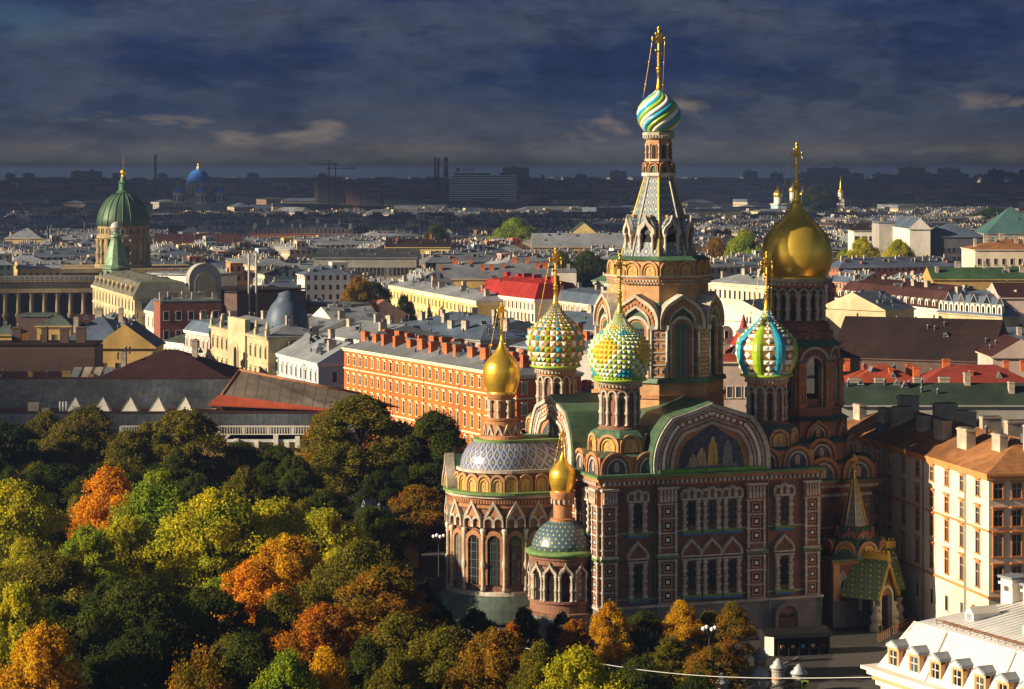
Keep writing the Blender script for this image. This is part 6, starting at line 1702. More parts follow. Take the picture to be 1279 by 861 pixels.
def crane(px, Y, z, a, label):
    q = MB(); q.box(-.6, .6, -.6, .6, 0, z, 0); q.box(-9, 24, -.5, .5, z, z + 1, 0); q.tube([(-9, 0, z + 1), (0, 0, z + 6), (24, 0, z + 1)], .25, 4, 0); q.box(-.5, .5, -.5, .5, z, z + 6, 0); q.box(-10, -7, -1, 1, z - 2, z, 0)
    o = q.build('tower_crane', [M_IRON], None, (at_Y(px, 230, Y).x, Y, 0), a); tag(o, label, 'crane')
crane(411, 2990, 71, R(-160), 'taller tower crane over the half-built block'); crane(419, 3040, 66, R(15), 'lower tower crane over the half-built block')
tag(put('tower_block', facade_mat and None, None, (at_Y(432, 245, 3050).x, 3050, 0)), 'dark brown block right of the cranes', 'building')
q = MB(); q.box(0, 18, 0, 14, 0, 46, 0); q.box(2, 16, 2, 12, 46, 49, 0); put('wall', q.mesh('wall', [facade_mat('brown_slab_facade', (.12, .06, .05))]), bpy.data.objects['tower_block.001'])

# ================================================================== the far city
WALLC = [('cream', (.55, .45, .29)), ('ochre', (.46, .30, .10)), ('grey', (.30, .29, .28)), ('white', (.62, .59, .54)), ('rose', (.44, .26, .21)), ('sand', (.42, .35, .24)), ('brown', (.20, .13, .09)), ('pale green', (.36, .40, .31)), ('brick red', (.30, .10, .06)), ('pale blue', (.36, .42, .50)), ('terracotta', (.48, .20, .09)), ('dun', (.30, .24, .17))]
ROOFC = [('grey', (.16, .18, .215)), ('pale grey', (.25, .275, .32)), ('blue-grey', (.10, .13, .19)), ('rust-red', (.18, .05, .03)), ('dark', (.06, .055, .055)), ('green', (.06, .12, .08)), ('white', (.48, .50, .54))]
FW_ = {n: facade_mat('far_wall_' + n.replace(' ', '_').replace('-', '_'), c) for n, c in WALLC}
FR_ = {n: mat('far_roof_' + n.replace('-', '_').replace(' ', '_'), c, .55, .05, .2, .25, .4, seam=(0, 1.6, .3)) for n, c in ROOFC}
rng = random.Random(21)
def far_mesh(L, D, H, rk, rh, nch):
    mb = MB(); mb.box(0, L, 0, D, 0, H - .3, 0); r_ = roof_mesh(rk, L, D, H, rh, .5, 1, 0)
    o = len(mb.v); mb.v += r_.v
    for f, m in zip(r_.f, r_.m): mb.f.append([i + o for i in f]); mb.m.append(0 if m == 2 else m); mb.s.append(False)
    for i in range(nch):
        x, y = L * rng.uniform(.05, .95), D * rng.choice((.25, .4, .6, .75)); z = roof_z(rk, L, D, H, rh, x, y)
        w = rng.uniform(.3, .85); mb.box(x - w, x + w, y - .35, y + .35, z - 1, z + rng.uniform(.7, 1.9), 2)
    for i in range(int(L / 5)):
        x, y = L * rng.uniform(.05, .95), D * rng.choice((.2, .3, .7, .8)); z = roof_z(rk, L, D, H, rh, x, y)
        mb.box(x - .8, x + .8, y - .7, y + .7, z - .8, z + .9, rng.choice((0, 1)))
    if rng.random() < .35: x = L * rng.uniform(.2, .7); mb.box(x, x + rng.uniform(3, 7), D * .3, D * .7, H, H + rh + rng.uniform(1, 3), 0)
    return mb
VAR = []
for i in range(16):
    L = (16, 20, 24, 28, 32, 36, 42, 48, 54, 60, 26, 34, 18, 40, 22, 50)[i]; D = rng.uniform(12, 17); H = rng.uniform(15, 22.5)
    rk = rng.choice(('gable', 'hip', 'hip', 'mansard', 'gable', 'flat')); rh = {'gable': 3.6, 'hip': 3.4, 'mansard': 5, 'flat': .8}[rk] * rng.uniform(.8, 1.3)
    VAR.append((L, D, far_mesh(L, D, H, rk, rh, int(L / 2.0) + 2), rk))
FM = {}
def far_house_mesh(v, wc, rc):
    key = (v, wc, rc)
    if key not in FM:
        FM[key] = VAR[v][2].mesh('far_house', [FW_[wc], FR_[rc], MATS['plastered_chimney']])
    return FM[key]
# obstacles: footprint circles of the named buildings
OBS = []
for (r, L, D, ze, rh, rk, ro) in HOUSES:
    M_ = Matrix.Translation(r.location) @ Matrix.Rotation(r.rotation_euler.z, 4, 'Z')
    k = max(1, int(L / 9))
    for i in range(k + 1):
        for q in (0, .5, 1):
            p = M_ @ Vector((L * i / k, D * q, 0)); OBS.append((p.x, p.y))
for i in range(-70, 30, 8):
    for q in range(-34, 34, 9): OBS.append((kx + i, KY + q))
for i in range(-28, 29, 9):
    for q in range(-28, 29, 9): OBS.append((tx + i, TY + q)); OBS.append((at_Y(990, 250, NYD).x + i, NYD + q))
for i in np.arange(hx0, hx1, 9): OBS += [(i, HYD), (i, HYD + 9), (i, HYD + 18)]
OBS += [(at_Y(400 + i, 240, 3000).x, 3000 + q) for i in range(0, 45, 8) for q in (0, 12, 25)]
OA = np.array(OBS)
def free(x, y, r): return not len(OA) or float(np.min((OA[:, 0] - x) ** 2 + (OA[:, 1] - y) ** 2)) > r * r
TREE_SPOTS = []
def tree_ok(x, y):
    return all((x - a) ** 2 + (y - b) ** 2 > 22 ** 2 for a, b in TREE_SPOTS)
MARKS = [(-10, 'far left beyond the brick range'), (150, 'near the green-domed cathedral'), (248, 'near the blue-domed cathedral'), (340, 'between blue dome and cranes'), (415, 'below the cranes'), (490, 'left of the thin smokestacks'),
         (550, 'below the smokestacks'), (603, 'below the slab hotel'), (660, 'right of the slab hotel'), (720, 'left of the tent tower'), (800, 'around the tent tower'), (890, 'between tent tower and gilded dome'), (960, 'just left of the gilded dome'),
         (1030, 'right of the gilded dome'), (1100, 'beyond the park trees'), (1180, 'beyond the pale blank gable'), (1260, 'at the far right edge')]
USED = set()
def far_label(px, Y, L, wc, rc, rk):
    mk = min(MARKS, key=lambda m: abs(m[0] - px))[1]
    ln = 'short' if L < 24 else 'long' if L > 40 else 'broad'
    dist = 'nearer' if Y < 950 else 'middle-distance' if Y < 1500 else 'far' if Y < 2200 else 'very distant'
    kind = {'gable': 'saddle', 'hip': 'hipped', 'mansard': 'mansard', 'flat': 'flat'}[rk]
    return f'{dist} {ln} {wc} house, {rc} {kind} roof, {mk}'
cells = []
th = R(20)
ux, uy = Vector((math.sin(th), -math.cos(th))), Vector((math.cos(th), math.sin(th)))    # along the streets (towards viewer), across
n_ind = 0; rest = MB(); REST_M = [FW_['grey'], FR_['grey'], FW_['sand'], FR_['blue-grey'], FW_['cream'], FR_['grey'], FW_['brown'], FR_['dark']]
cand = []
for a in np.arange(-2400, -420, 25):
    b = -1800
    while b < 1800:
        v = rng.randrange(16); L = VAR[v][0]
        along = rng.random() < .45
        ca = a + rng.uniform(-5, 5)
        p = ux * ca + uy * b
        rot = math.atan2(uy.y, uy.x) + rng.uniform(-.04, .04)
        if along: rot -= PI / 2
        c = p + (Vector((math.cos(rot), math.sin(rot))) * L / 2) + Vector((-math.sin(rot), math.cos(rot))) * VAR[v][1] / 2
        px = CX + FPX * c.x / max(c.y, 1); step = (VAR[v][1] + rng.uniform(3, 12)) if along else L + rng.choice((.5, .5, 4, 12))
        if c.y > (560 if px < 1320 else 400) and -300 < px < 1640 and c.y < 2600:
            rr = math.hypot(L, VAR[v][1]) * .42
            if free(c.x, c.y, rr * .62 + 6) and not (c.y < 1060 and px < 190) and not (c.y < 960 and 190 <= px < 800) and not (c.y < 960 and 800 <= px < 1335): cand.append((c.y, p, rot, v, L, px, c))
        b += step
cand.sort(key=lambda t: t[0])
placed = []
for (Y, p, rot, v, L, px, c) in cand:
    rr = L * .36 + 4
    if any((c.x - q[0]) ** 2 + (c.y - q[1]) ** 2 < (rr * .62 + q[2] * .62) ** 2 for q in placed): continue
    if Y < 900 and 560 < px < 760 and False: continue
    placed.append((c.x, c.y, rr))
    if n_ind < 285 and -40 < px < 1320:
        for tries in range(60):
            wc, rc = rng.choice(WALLC)[0], rng.choice(ROOFC[:3] + ROOFC[:3] + [ROOFC[4]] if rng.random() < .8 else ROOFC)[0]
            lb = far_label(px, Y, L, wc, rc, VAR[v][3])
            if lb not in USED: break
        USED.add(lb)
        o = put('town_house', far_house_mesh(v, wc, rc), None, (p.x, p.y, 0), rot); tag(o, lb, 'house', 'houses of the far city')
        n_ind += 1
    else:
        m0 = rng.choice((0, 2, 4, 6)); i0 = len(rest.v); src = VAR[v][2]; o_ = len(rest.v); rest.v += src.v
        for f, m in zip(src.f, src.m): rest.f.append([i + o_ for i in f]); rest.m.append(m0 + (1 if m == 1 else 0)); rest.s.append(False)
        rest.xf(Matrix.Translation((p.x, p.y, 0)) @ Matrix.Rotation(rot, 4, 'Z'), i0)
# the mass of the city out to the horizon
y = 2350.0
while y < 15000:
    half = .23 * y; x = -half
    while x < half:
        L = rng.uniform(18, 70) * (1 + y / 14000); D = rng.uniform(14, 30); H = rng.uniform(12, 25) if y < 5000 else rng.choice((14, 18, 24, 30, 36))
        if rng.random() < .82 and free(x + L / 2, y, 30):
            m0 = rng.choice((0, 2, 4, 6)); i0 = len(rest.v)
            rest.box(0, L, 0, D, 0, H, m0); r_ = roof_mesh(rng.choice(('hip', 'hip', 'flat')), L, D, H, rng.uniform(1.5, 5), .5, m0 + 1, m0)
            o_ = len(rest.v); rest.v += r_.v
            for f, m in zip(r_.f, r_.m): rest.f.append([i + o_ for i in f]); rest.m.append(m); rest.s.append(False)
            rest.xf(Matrix.Translation((x, y, 0)) @ Matrix.Rotation(R(rng.uniform(5, 35) - (90 if rng.random() < .35 else 0)), 4, 'Z'), i0)
        x += L + rng.uniform(2, 40) + y * .004
    y += 34 + y * .018
structure(rest.build('distant_city', REST_M), 'stuff')
# apartment slabs on the skyline
bl_m = []
for i in range(10):
    q = MB(); L = rng.uniform(30, 90); H = rng.uniform(48, 82); q.box(0, L, 0, 18, 0, H, 0); q.box(L * .3, L * .5, 4, 12, H, H + 5, 0)
    if rng.random() < .4: q.box(-L * .4, 0, 2, 18, 0, H * .7, 0)
    bl_m.append(q.mesh('apartment_block', [facade_mat('far_slab_facade_%s' % ('pale' if i % 2 else 'dark'), (.30, .30, .31) if i % 2 else (.12, .12, .13), (.05, .05, .055), 4, 3.2)]))
HM = [(0, 1100, 'horizon left of the green-domed cathedral'), (0, 0, '')]
spotsk = []
for i in range(44):
    px = rng.uniform(0, 1279) if i < 22 else rng.uniform(990, 1279); Y = rng.uniform(7500, 11500)
    spotsk.append((px, Y))
for (px, Y) in spotsk:
    me = rng.choice(bl_m); o = put('apartment_block', me, None, (at_Y(px, 216, Y).x, Y, 0), R(rng.uniform(-20, 20)))
    tag(o, 'grey apartment slab fading on the horizon %s' % min(MARKS, key=lambda m: abs(m[0] - px))[1].replace('below', 'behind').replace('near the', 'behind the').replace('around', 'behind').replace('beyond', 'far beyond'), 'apartment block', 'apartment slabs on the skyline %s' % min(MARKS, key=lambda m: abs(m[0] - px))[1])
# steam plumes far off
M_ST = bpy.data.materials.new('steam'); M_ST.use_nodes = True
t_ = M_ST.node_tree; t_.nodes.clear(); o_ = t_.nodes.new('ShaderNodeOutputMaterial'); pv = t_.nodes.new('ShaderNodeVolumePrincipled')
pv.inputs['Color'].default_value = (.85, .88, .95, 1); pv.inputs['Density'].default_value = .06
t_.links.new(pv.outputs[0], o_.inputs['Volume'])
for (px, py, Y, s, lb) in ((765, 243, 3300, .6, 'pale steam plume rising among the roofs left of the tent tower'), (915, 234, 4200, .7, 'pale steam plume on the horizon between tent tower and gilded dome')):
    q = MB()
    for i in range(5): q.ball((i * 11 * s + (i % 2) * 3, i % 2 * 4, 16 - i * 1.2 * s + (i % 2) * 4), (3.2 + ((i * 7) % 3) * 2.2 + i * .6) * s, 0, 14, 9, .75)
    o = q.build('steam_plume', [M_ST], None, (at_Y(px, py, Y).x, Y, 14)); tag(o, lb, 'steam'); o['kind'] = 'stuff'

# ================================================================== cloud deck that shades the far city
def cloud_slab(name, xr, yr, alt, cell, seedv, thr, thick):
    r_ = random.Random(seedv)
    nx, ny = int((xr[1] - xr[0]) / cell), int((yr[1] - yr[0]) / cell)
    ph = [(r_.uniform(-1, 1), r_.uniform(-1, 1), r_.uniform(0, 6.28)) for _ in range(14)]
    def f(x, y, k): return sum(math.sin((a * x + b * y) / s + c) for (a, b, c), s in zip(ph, (900, 700, 520, 400, 330, 270, 240, 200, 170, 150, 130, 110, 95, 85))) / 4.2
    mb = MB(); idx = {}
    def vtx(i, j, top):
        k = (i, j, top)
        if k not in idx:
            x, y = xr[0] + i * cell, yr[0] + j * cell; h = f(x, y, 0)
            idx[k] = len(mb.v); wb = min(30, cell * .3)
            mb.v.append((x + wb * math.sin(y / 70), y + wb * math.sin(x / 60), alt + (thick + min(40, thick * .6) * h if top else -min(25, thick * .4) * h)))
        return idx[k]
    keep = [[False] * ny for _ in range(nx)]
    for i in range(nx):
        for j in range(ny):
            x, y = xr[0] + (i + .5) * cell, yr[0] + (j + .5) * cell
            edge = min((x - xr[0]), (xr[1] - x), (y - yr[0]) * 1.0, yr[1] - y) / 400
            keep[i][j] = f(x, y, 0) + min(edge, 1.2) > thr
    for i in range(nx):
        for j in range(ny):
            if not keep[i][j]: continue
            a, b, c, d = (i, j), (i + 1, j), (i + 1, j + 1), (i, j + 1)
            mb.f.append([vtx(*q, True) for q in (a, b, c, d)]); mb.f.append([vtx(*q, False) for q in (d, c, b, a)])
            for (di, dj, p, q) in ((-1, 0, d, a), (1, 0, b, c), (0, -1, a, b), (0, 1, c, d)):
                ii, jj = i + di, j + dj
                if not (0 <= ii < nx and 0 <= jj < ny and keep[ii][jj]): mb.f.append([vtx(*p, False), vtx(*q, False), vtx(*q, True), vtx(*p, True)])
    n = len(mb.f); mb.m = [0] * n; mb.s = [True] * n
    return structure(mb.build(name, [mat('storm_cloud', (.42, .44, .50), 1, 0, .15, .004, .2)]))
ALT = 1000.0
OFF = Vector((sun_dir.x, sun_dir.y)) * (ALT / sun_dir.z)
cloud_slab('shade_cloud', (-1500 + OFF.x, 1500 + OFF.x), (1180 + OFF.y, 2300 + OFF.y), ALT, 60, 5, .58, 50)
cloud_slab('shade_cloud', (-6000 + OFF.x, 6000 + OFF.x), (2300 + OFF.y, 12300 + OFF.y), ALT, 200, 8, .16, 60)

cloud_slab('shade_cloud', (-185 + OFF.x, -59 + OFF.x), (478 + OFF.y, 580 + OFF.y), ALT, 20, 11, -9, 5)  # unseen cloud patch added to shade the gallery and nearest court roofs
cloud_slab('shade_cloud', (-210 + OFF.x, -112 + OFF.x), (580 + OFF.y, 720 + OFF.y), ALT, 20, 12, -9, 5)  # second patch added out of view to dim the left-hand courts
cloud_slab('shade_cloud', (-340 + OFF.x, -178 + OFF.x), (880 + OFF.y, 1090 + OFF.y), ALT, 20, 13, -9, 5)  # unseen patch added to darken the cathedral colonnade
# ================================================================== trees
def crown_mesh(seed, h, w, base, n_blob, leaves, leaf, cone=0.0, squash=1.0, tuft=0.0):
    """thousands of small leaf faces in uneven clumps carried by limbs; returns crown and trunk meshes"""
    r = np.random.RandomState(seed)
    blobs = []
    hc = h - base
    for i in range(n_blob):
        t = r.uniform(.02, 1) ** .8; z = base + hc * t
        prof_ = math.sin(PI * min(1, .12 + .88 * t) ** .85) ** .6 if cone == 0 else (1 - t) ** .5 * .9 + .1
        a = r.uniform(0, 2 * PI); d = w / 2 * prof_ * math.sqrt(r.uniform(.2, 1.0)) * r.uniform(.72, 1.0)
        s = w * r.uniform(.055, .15) * (.75 + .4 * prof_)
        blobs.append((d * math.cos(a), d * math.sin(a), z * 1.0 - s * .3, s))
    V, F = [], []
    per = leaves // n_blob
    allv = []
    for (bx, by, bz, s) in blobs:
        k = int(per * r.uniform(.7, 1.3))
        dirs = r.normal(size=(k, 3)); dirs /= np.linalg.norm(dirs, axis=1)[:, None]
        dirs[:, 2] = np.where(dirs[:, 2] < -.2, -dirs[:, 2] * .6, dirs[:, 2])
        rad = s * (r.uniform(.35, 1, size=(k, 1)) ** .5) * (1 + .25 * np.sin(dirs[:, :1] * 5 + dirs[:, 1:2] * 4 + bx))
        p = np.array([[bx, by, bz]]) + dirs * rad * np.array([[1, 1, .8 * squash]])
        if tuft: p[:, 2] += np.abs(r.normal(size=k)) * tuft
        nrm = dirs + r.normal(size=(k, 3)) * .55; nrm /= np.linalg.norm(nrm, axis=1)[:, None]
        u = np.cross(nrm, r.normal(size=(k, 3))); u /= np.linalg.norm(u, axis=1)[:, None]; v = np.cross(nrm, u)
        sz = leaf * r.uniform(.6, 1.35, size=(k, 1))
        q = np.stack([p - u * sz * .5, p + v * sz * .36 , p + u * sz * .62, p - v * sz * .36], axis=1)
        allv.append(q.reshape(-1, 3))
    A = np.concatenate(allv); n = len(A) // 4
    me = bpy.data.meshes.new('crown')
    me.vertices.add(len(A)); me.vertices.foreach_set('co', A.astype(np.float32).ravel())
    me.loops.add(4 * n); me.loops.foreach_set('vertex_index', np.arange(4 * n, dtype=np.int32))
    me.polygons.add(n); me.polygons.foreach_set('loop_start', np.arange(0, 4 * n, 4, dtype=np.int32))
    me.update(calc_edges=True); me.validate()
    me.materials.append(None)
    tb = MB(); tr_ = max(.12, w * .028)
    tb.tube([(0, 0, -.3), (.05, 0, base * .5), (0, .08, base + hc * .25), (.1, 0, base + hc * .7)], [tr_ * 1.25, tr_, tr_ * .75, tr_ * .25], 8, 0)
    for (bx, by, bz, s) in blobs[::2]:
        z0 = max(base * .7, bz - math.hypot(bx, by) * .9 - .6); z0 = min(z0, base + hc * .6)
        tb.tube([(0, 0, z0), (bx * .5, by * .5, (z0 + bz) / 2 + .2), (bx, by, bz)], [tr_ * .42, tr_ * .25, tr_ * .08], 5, 0)
    return me, tb.mesh('trunk', [mat('tree_bark', (.07, .055, .042), .95, 0, .3, 3, .3)])
TV = {'round0': crown_mesh(1, 16, 12, 3.2, 120, 52000, .27, tuft=.35), 'round1': crown_mesh(2, 15, 11, 3, 110, 48000, .26, tuft=.4), 'round2': crown_mesh(3, 17, 10, 3.5, 105, 46000, .26, tuft=.5), 'broad': crown_mesh(4, 15, 15, 3, 170, 70000, .29, tuft=.35),
      'tall': crown_mesh(5, 20, 11, 4.5, 140, 56000, .28, tuft=.4), 'cone': crown_mesh(6, 10, 5, 1.2, 80, 22000, .18, cone=1, tuft=.25), 'bush': crown_mesh(7, 5, 5.5, .4, 50, 15000, .18, tuft=.2), 'wispy': crown_mesh(8, 14, 10, 2.5, 130, 20000, .24, tuft=.9)}
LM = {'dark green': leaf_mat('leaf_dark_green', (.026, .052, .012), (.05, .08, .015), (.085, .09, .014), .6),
      'olive': leaf_mat('leaf_olive', (.065, .078, .012), (.115, .11, .015), (.20, .165, .016), .6),
      'bright green': leaf_mat('leaf_bright_green', (.11, .22, .018), (.22, .30, .022), (.30, .32, .02), .5),
      'yellow green': leaf_mat('leaf_yellow_green', (.20, .24, .016), (.36, .36, .02), (.50, .42, .02), .5),
      'yellow': leaf_mat('leaf_yellow', (.42, .36, .016), (.60, .48, .02), (.26, .30, .016), .5),
      'golden': leaf_mat('leaf_golden', (.56, .33, .012), (.68, .42, .016), (.44, .20, .012), .5),
      'orange': leaf_mat('leaf_orange', (.62, .19, .010), (.72, .33, .015), (.60, .27, .012), .6),
      'red orange': leaf_mat('leaf_red_orange', (.42, .11, .010), (.52, .17, .012), (.24, .13, .013), .6),
      'brown orange': leaf_mat('leaf_brown_orange', (.28, .115, .012), (.38, .17, .014), (.14, .12, .014), .6),
      'olive brown': leaf_mat('leaf_olive_brown', (.13, .10, .018), (.20, .14, .022), (.08, .095, .014), .6),
      'half turned green': leaf_mat('leaf_half_turned', (.06, .09, .014), (.11, .13, .016), (.42, .19, .014), .5),
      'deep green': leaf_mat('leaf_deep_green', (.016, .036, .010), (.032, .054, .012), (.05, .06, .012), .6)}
def tree(kind, colour, x, y, s, label, group=None, sz=1.0, rz=None):
    cm, tm = TV[kind]
    t = thing('tree' if kind not in ('bush',) else 'shrub', label, 'tree' if kind != 'bush' else 'shrub', (x, y, 0), rz if rz is not None else rng.uniform(0, 6.28), group)
    t.scale = (s, s, s * sz)
    c = put('crown', cm, t); c.material_slots[0].link = 'OBJECT'; c.material_slots[0].material = LM[colour]
    put('trunk', tm, t)
    TREE_SPOTS.append((x, y)); return t
KH = {'round0': 16, 'round1': 15, 'round2': 17, 'broad': 15, 'tall': 20, 'cone': 10, 'bush': 5, 'wispy': 14}
KW = {'round0': 12, 'round1': 11, 'round2': 10, 'broad': 15, 'tall': 11, 'cone': 5, 'bush': 5.5, 'wispy': 10}
def ptree(px, ptop, wpx, Y, kind, colour, label, group=None):
    """crown top at photo pixel px,ptop when the tree stands at distance Y, wpx wide"""
    zt = CAMZ - (ptop - HY) / FPX * Y; w = wpx / FPX * Y * 1.2
    s = w / KW[kind]; hh = zt / (KH[kind] * s)
    return tree(kind, colour, (px - CX) / FPX * Y, Y, s, label, group, max(.45, hh))
# back row below the gallery
ptree(5, 533, 110, 430, 'round0', 'deep green', 'dark green tree at the left edge below the gallery roof')
ptree(58, 520, 70, 455, 'round2', 'olive brown', 'olive-brown tree below the first pyramid skylight')
ptree(108, 514, 100, 440, 'round1', 'olive brown', 'brownish tree in front of the two leftmost skylights')
ptree(160, 545, 80, 425, 'round2', 'olive', 'olive tree between the brownish tree and the bushy tall one under the skylights')
ptree(232, 517, 105, 440, 'round0', 'olive', 'bushy olive tree rising over the gallery balustrade')
ptree(185, 534, 70, 448, 'round2', 'olive', 'rounded olive tree just left of the bushiest balustrade tree')
ptree(300, 556, 80, 450, 'round1', 'dark green', 'dark green tree before the white posts of the garden house')
ptree(345, 560, 90, 440, 'round0', 'dark green', 'dark tree directly left of the tall leading tree')
ptree(450, 500, 120, 420, 'tall', 'olive', 'tallest olive tree in front of the orange house')
ptree(408, 518, 66, 425, 'tall', 'half turned green', 'green tree with orange-tinged top beside the tallest olive tree')
ptree(543, 520, 96, 415, 'tall', 'dark green', 'dark green tree covering the lower right of the orange house')
ptree(500, 540, 70, 425, 'tall', 'olive', 'olive tree squeezed between the two tall trees before the orange house')
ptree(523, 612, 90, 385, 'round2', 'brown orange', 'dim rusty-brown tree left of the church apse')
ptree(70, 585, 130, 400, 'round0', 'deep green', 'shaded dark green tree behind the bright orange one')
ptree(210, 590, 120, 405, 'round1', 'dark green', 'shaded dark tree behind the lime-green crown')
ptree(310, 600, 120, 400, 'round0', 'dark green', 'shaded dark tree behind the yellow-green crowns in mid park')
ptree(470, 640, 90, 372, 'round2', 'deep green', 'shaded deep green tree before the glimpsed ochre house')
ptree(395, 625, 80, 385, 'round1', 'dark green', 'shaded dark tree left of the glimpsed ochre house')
# sunlit middle row
ptree(14, 612, 130, 335, 'broad', 'yellow green', 'broad yellow-green tree at the left edge in mid park')
ptree(138, 592, 88, 350, 'round1', 'orange', 'bright orange tree in the middle of the park')
ptree(196, 598, 96, 345, 'round2', 'bright green', 'lime-green tree right beside the bright orange one')
ptree(268, 624, 150, 322, 'broad', 'yellow', 'broad yellow tree right of the lime-green one')
ptree(160, 652, 100, 322, 'round1', 'yellow green', 'yellow-green tree below the bright orange one')
ptree(110, 664, 84, 312, 'round0', 'bright green', 'small bright green tree left below the orange one')
ptree(345, 630, 110, 330, 'round0', 'yellow green', 'yellow-green tree behind the golden mid-park crown')
ptree(405, 644, 100, 325, 'round1', 'yellow', 'yellow tree with a golden tip left of the apse')
ptree(358, 676, 110, 305, 'round0', 'golden', 'golden tree above the fiery orange crown')
ptree(318, 708, 100, 290, 'round1', 'orange', 'fiery orange tree in the front middle of the park')
ptree(452, 685, 130, 300, 'broad', 'olive', 'olive tree with yellow tips between the golden and the rusty tree')
ptree(480, 716, 130, 283, 'tall', 'brown orange', 'large rusty-brown tree left of the skirt roof of the apse')
ptree(405, 762, 110, 270, 'round0', 'red orange', 'dull red-orange tree below the golden crown')
# shaded front left
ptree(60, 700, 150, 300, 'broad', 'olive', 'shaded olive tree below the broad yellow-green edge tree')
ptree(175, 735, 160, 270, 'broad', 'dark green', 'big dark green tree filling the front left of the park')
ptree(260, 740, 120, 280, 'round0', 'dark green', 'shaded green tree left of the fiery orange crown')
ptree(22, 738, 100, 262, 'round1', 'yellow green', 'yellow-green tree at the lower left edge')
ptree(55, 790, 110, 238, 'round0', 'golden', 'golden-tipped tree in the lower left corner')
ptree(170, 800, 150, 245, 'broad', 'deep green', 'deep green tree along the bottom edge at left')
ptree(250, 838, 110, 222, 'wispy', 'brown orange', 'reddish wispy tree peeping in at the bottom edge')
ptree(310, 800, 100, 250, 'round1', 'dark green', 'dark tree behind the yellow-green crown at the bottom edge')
ptree(360, 826, 100, 228, 'round2', 'bright green', 'bright green tree top at the bottom edge')
ptree(408, 822, 80, 232, 'round2', 'golden', 'golden tree top right of the bright green one at the bottom edge')
# bottom middle in front of the church
ptree(500, 775, 120, 262, 'round0', 'olive', 'olive tree under the rusty-brown one at the bottom edge')
ptree(560, 792, 120, 255, 'round1', 'olive', 'dim olive tree in front of the apse skirt roof')
ptree(618, 794, 110, 250, 'round0', 'brown orange', 'rusty-orange tree in front of the small side apse')
ptree(640, 786, 46, 275, 'cone', 'red orange', 'little red maple in front of the side apse plinth')
ptree(672, 812, 70, 245, 'round2', 'olive', 'olive tree between the rusty tree and the yellow front tree')
ptree(724, 818, 110, 236, 'round1', 'yellow', 'bright yellow tree top in front of the church at the bottom edge')
ptree(718, 780, 60, 290, 'cone', 'red orange', 'orange-red small tree beside the side apse foot')
ptree(762, 758, 50, 296, 'round2', 'golden', 'golden tree at the corner of the church')
ptree(806, 768, 70, 300, 'round2', 'dark green', 'slim dark green tree between the two golden ones by the church wall')
ptree(852, 756, 52, 298, 'round2', 'golden', 'narrow golden tree left of the street lamp')
ptree(884, 768, 50, 300, 'cone', 'olive', 'olive pointed tree behind the street lamp')
ptree(916, 758, 54, 297, 'round2', 'brown orange', 'narrow rusty tree right of the street lamp')
ptree(838, 800, 60, 282, 'cone', 'olive', 'dark olive tree in front of the narrow golden tree')
ptree(890, 812, 70, 278, 'round2', 'brown orange', 'dim rusty tree in front of the street lamp trees')
ptree(800, 826, 80, 262, 'round1', 'dark green', 'dark green tree at the bottom edge below the wire')
ptree(870, 846, 70, 255, 'round1', 'deep green', 'deep green tree at the bottom edge left of the stone pillars')
for (px, pt, w, lb) in ((552, 762, 46, 'dark shrub at the left end of the apse foot'), (594, 766, 56, 'dark shrub in front of the apse foot'), (655, 764, 44, 'dark shrub where the two apses meet'), (702, 770, 40, 'small dark shrub before the side apse plinth'), (530, 735, 60, 'dark shrub left of the skirt roof corner')):
    ptree(px, pt, w, 306, 'bush', 'deep green', lb)
# filler trees in the shaded depths
fl_ = random.Random(3)
cnt = 0
for k in range(400):
    Y = fl_.uniform(205, 430); px = fl_.uniform(-40, 560)
    x = (px - CX) / FPX * Y
    if Y > 300 and px > 505: continue
    if any((x - a) ** 2 + (Y - b) ** 2 < 7.2 ** 2 for a, b in TREE_SPOTS): continue
    zt = 11.5; ptop = HY + FPX * (CAMZ - zt) / Y
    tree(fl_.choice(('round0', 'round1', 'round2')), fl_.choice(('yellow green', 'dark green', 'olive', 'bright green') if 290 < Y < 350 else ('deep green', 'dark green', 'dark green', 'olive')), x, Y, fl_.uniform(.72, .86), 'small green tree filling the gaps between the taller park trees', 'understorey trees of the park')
    cnt += 1
    if cnt > 55: break
# trees in the city
ptree(644, 277, 56, 1480, 'broad', 'bright green', 'large round green tree standing alone among the far roofs')
ptree(448, 350, 46, 800, 'round0', 'brown orange', 'orange autumn tree among the roofs left of the pale yellow terrace')
ptree(468, 356, 50, 830, 'round0', 'deep green', 'dark tree behind the orange autumn tree')
ptree(505, 372, 30, 850, 'round1', 'deep green', 'small dark tree left of the pale yellow terrace end')
for (px, pt, w, Y, c, lb) in ((930, 292, 46, 1180, 'bright green', 'green tree left of the gilded dome'), (895, 302, 44, 1200, 'brown orange', 'brown autumn tree between tent tower and gilded dome'), (1078, 303, 50, 1120, 'yellow green', 'yellow-green tree in front of the blank grey party wall'), (1122, 304, 46, 1110, 'yellow green', 'yellow-green tree in front of the pale blank gable'),
                              (1055, 316, 34, 1130, 'bright green', 'green tree at the left end of the far park'), (700, 318, 40, 1060, 'olive brown', 'brown autumn tree below the palace roof'), (735, 318, 60, 1080, 'dark green', 'dark green trees right of the brown one below the palace roof'), (545, 283, 34, 1420, 'dark green', 'dark tree beside the lit ochre gabled house'),
                              (20, 282, 40, 1700, 'dark green', 'dark tree at the far left near the twin-roofed house'), (1020, 236, 60, 2450, 'deep green', 'distant dark tree clump beside the five-domed church'), (80, 260, 50, 2300, 'deep green', 'distant dark trees left of the green dome'), (1240, 262, 60, 2200, 'deep green', 'distant dark trees at the right edge')):
    ptree(px, pt, w, Y, 'broad', c, lb)

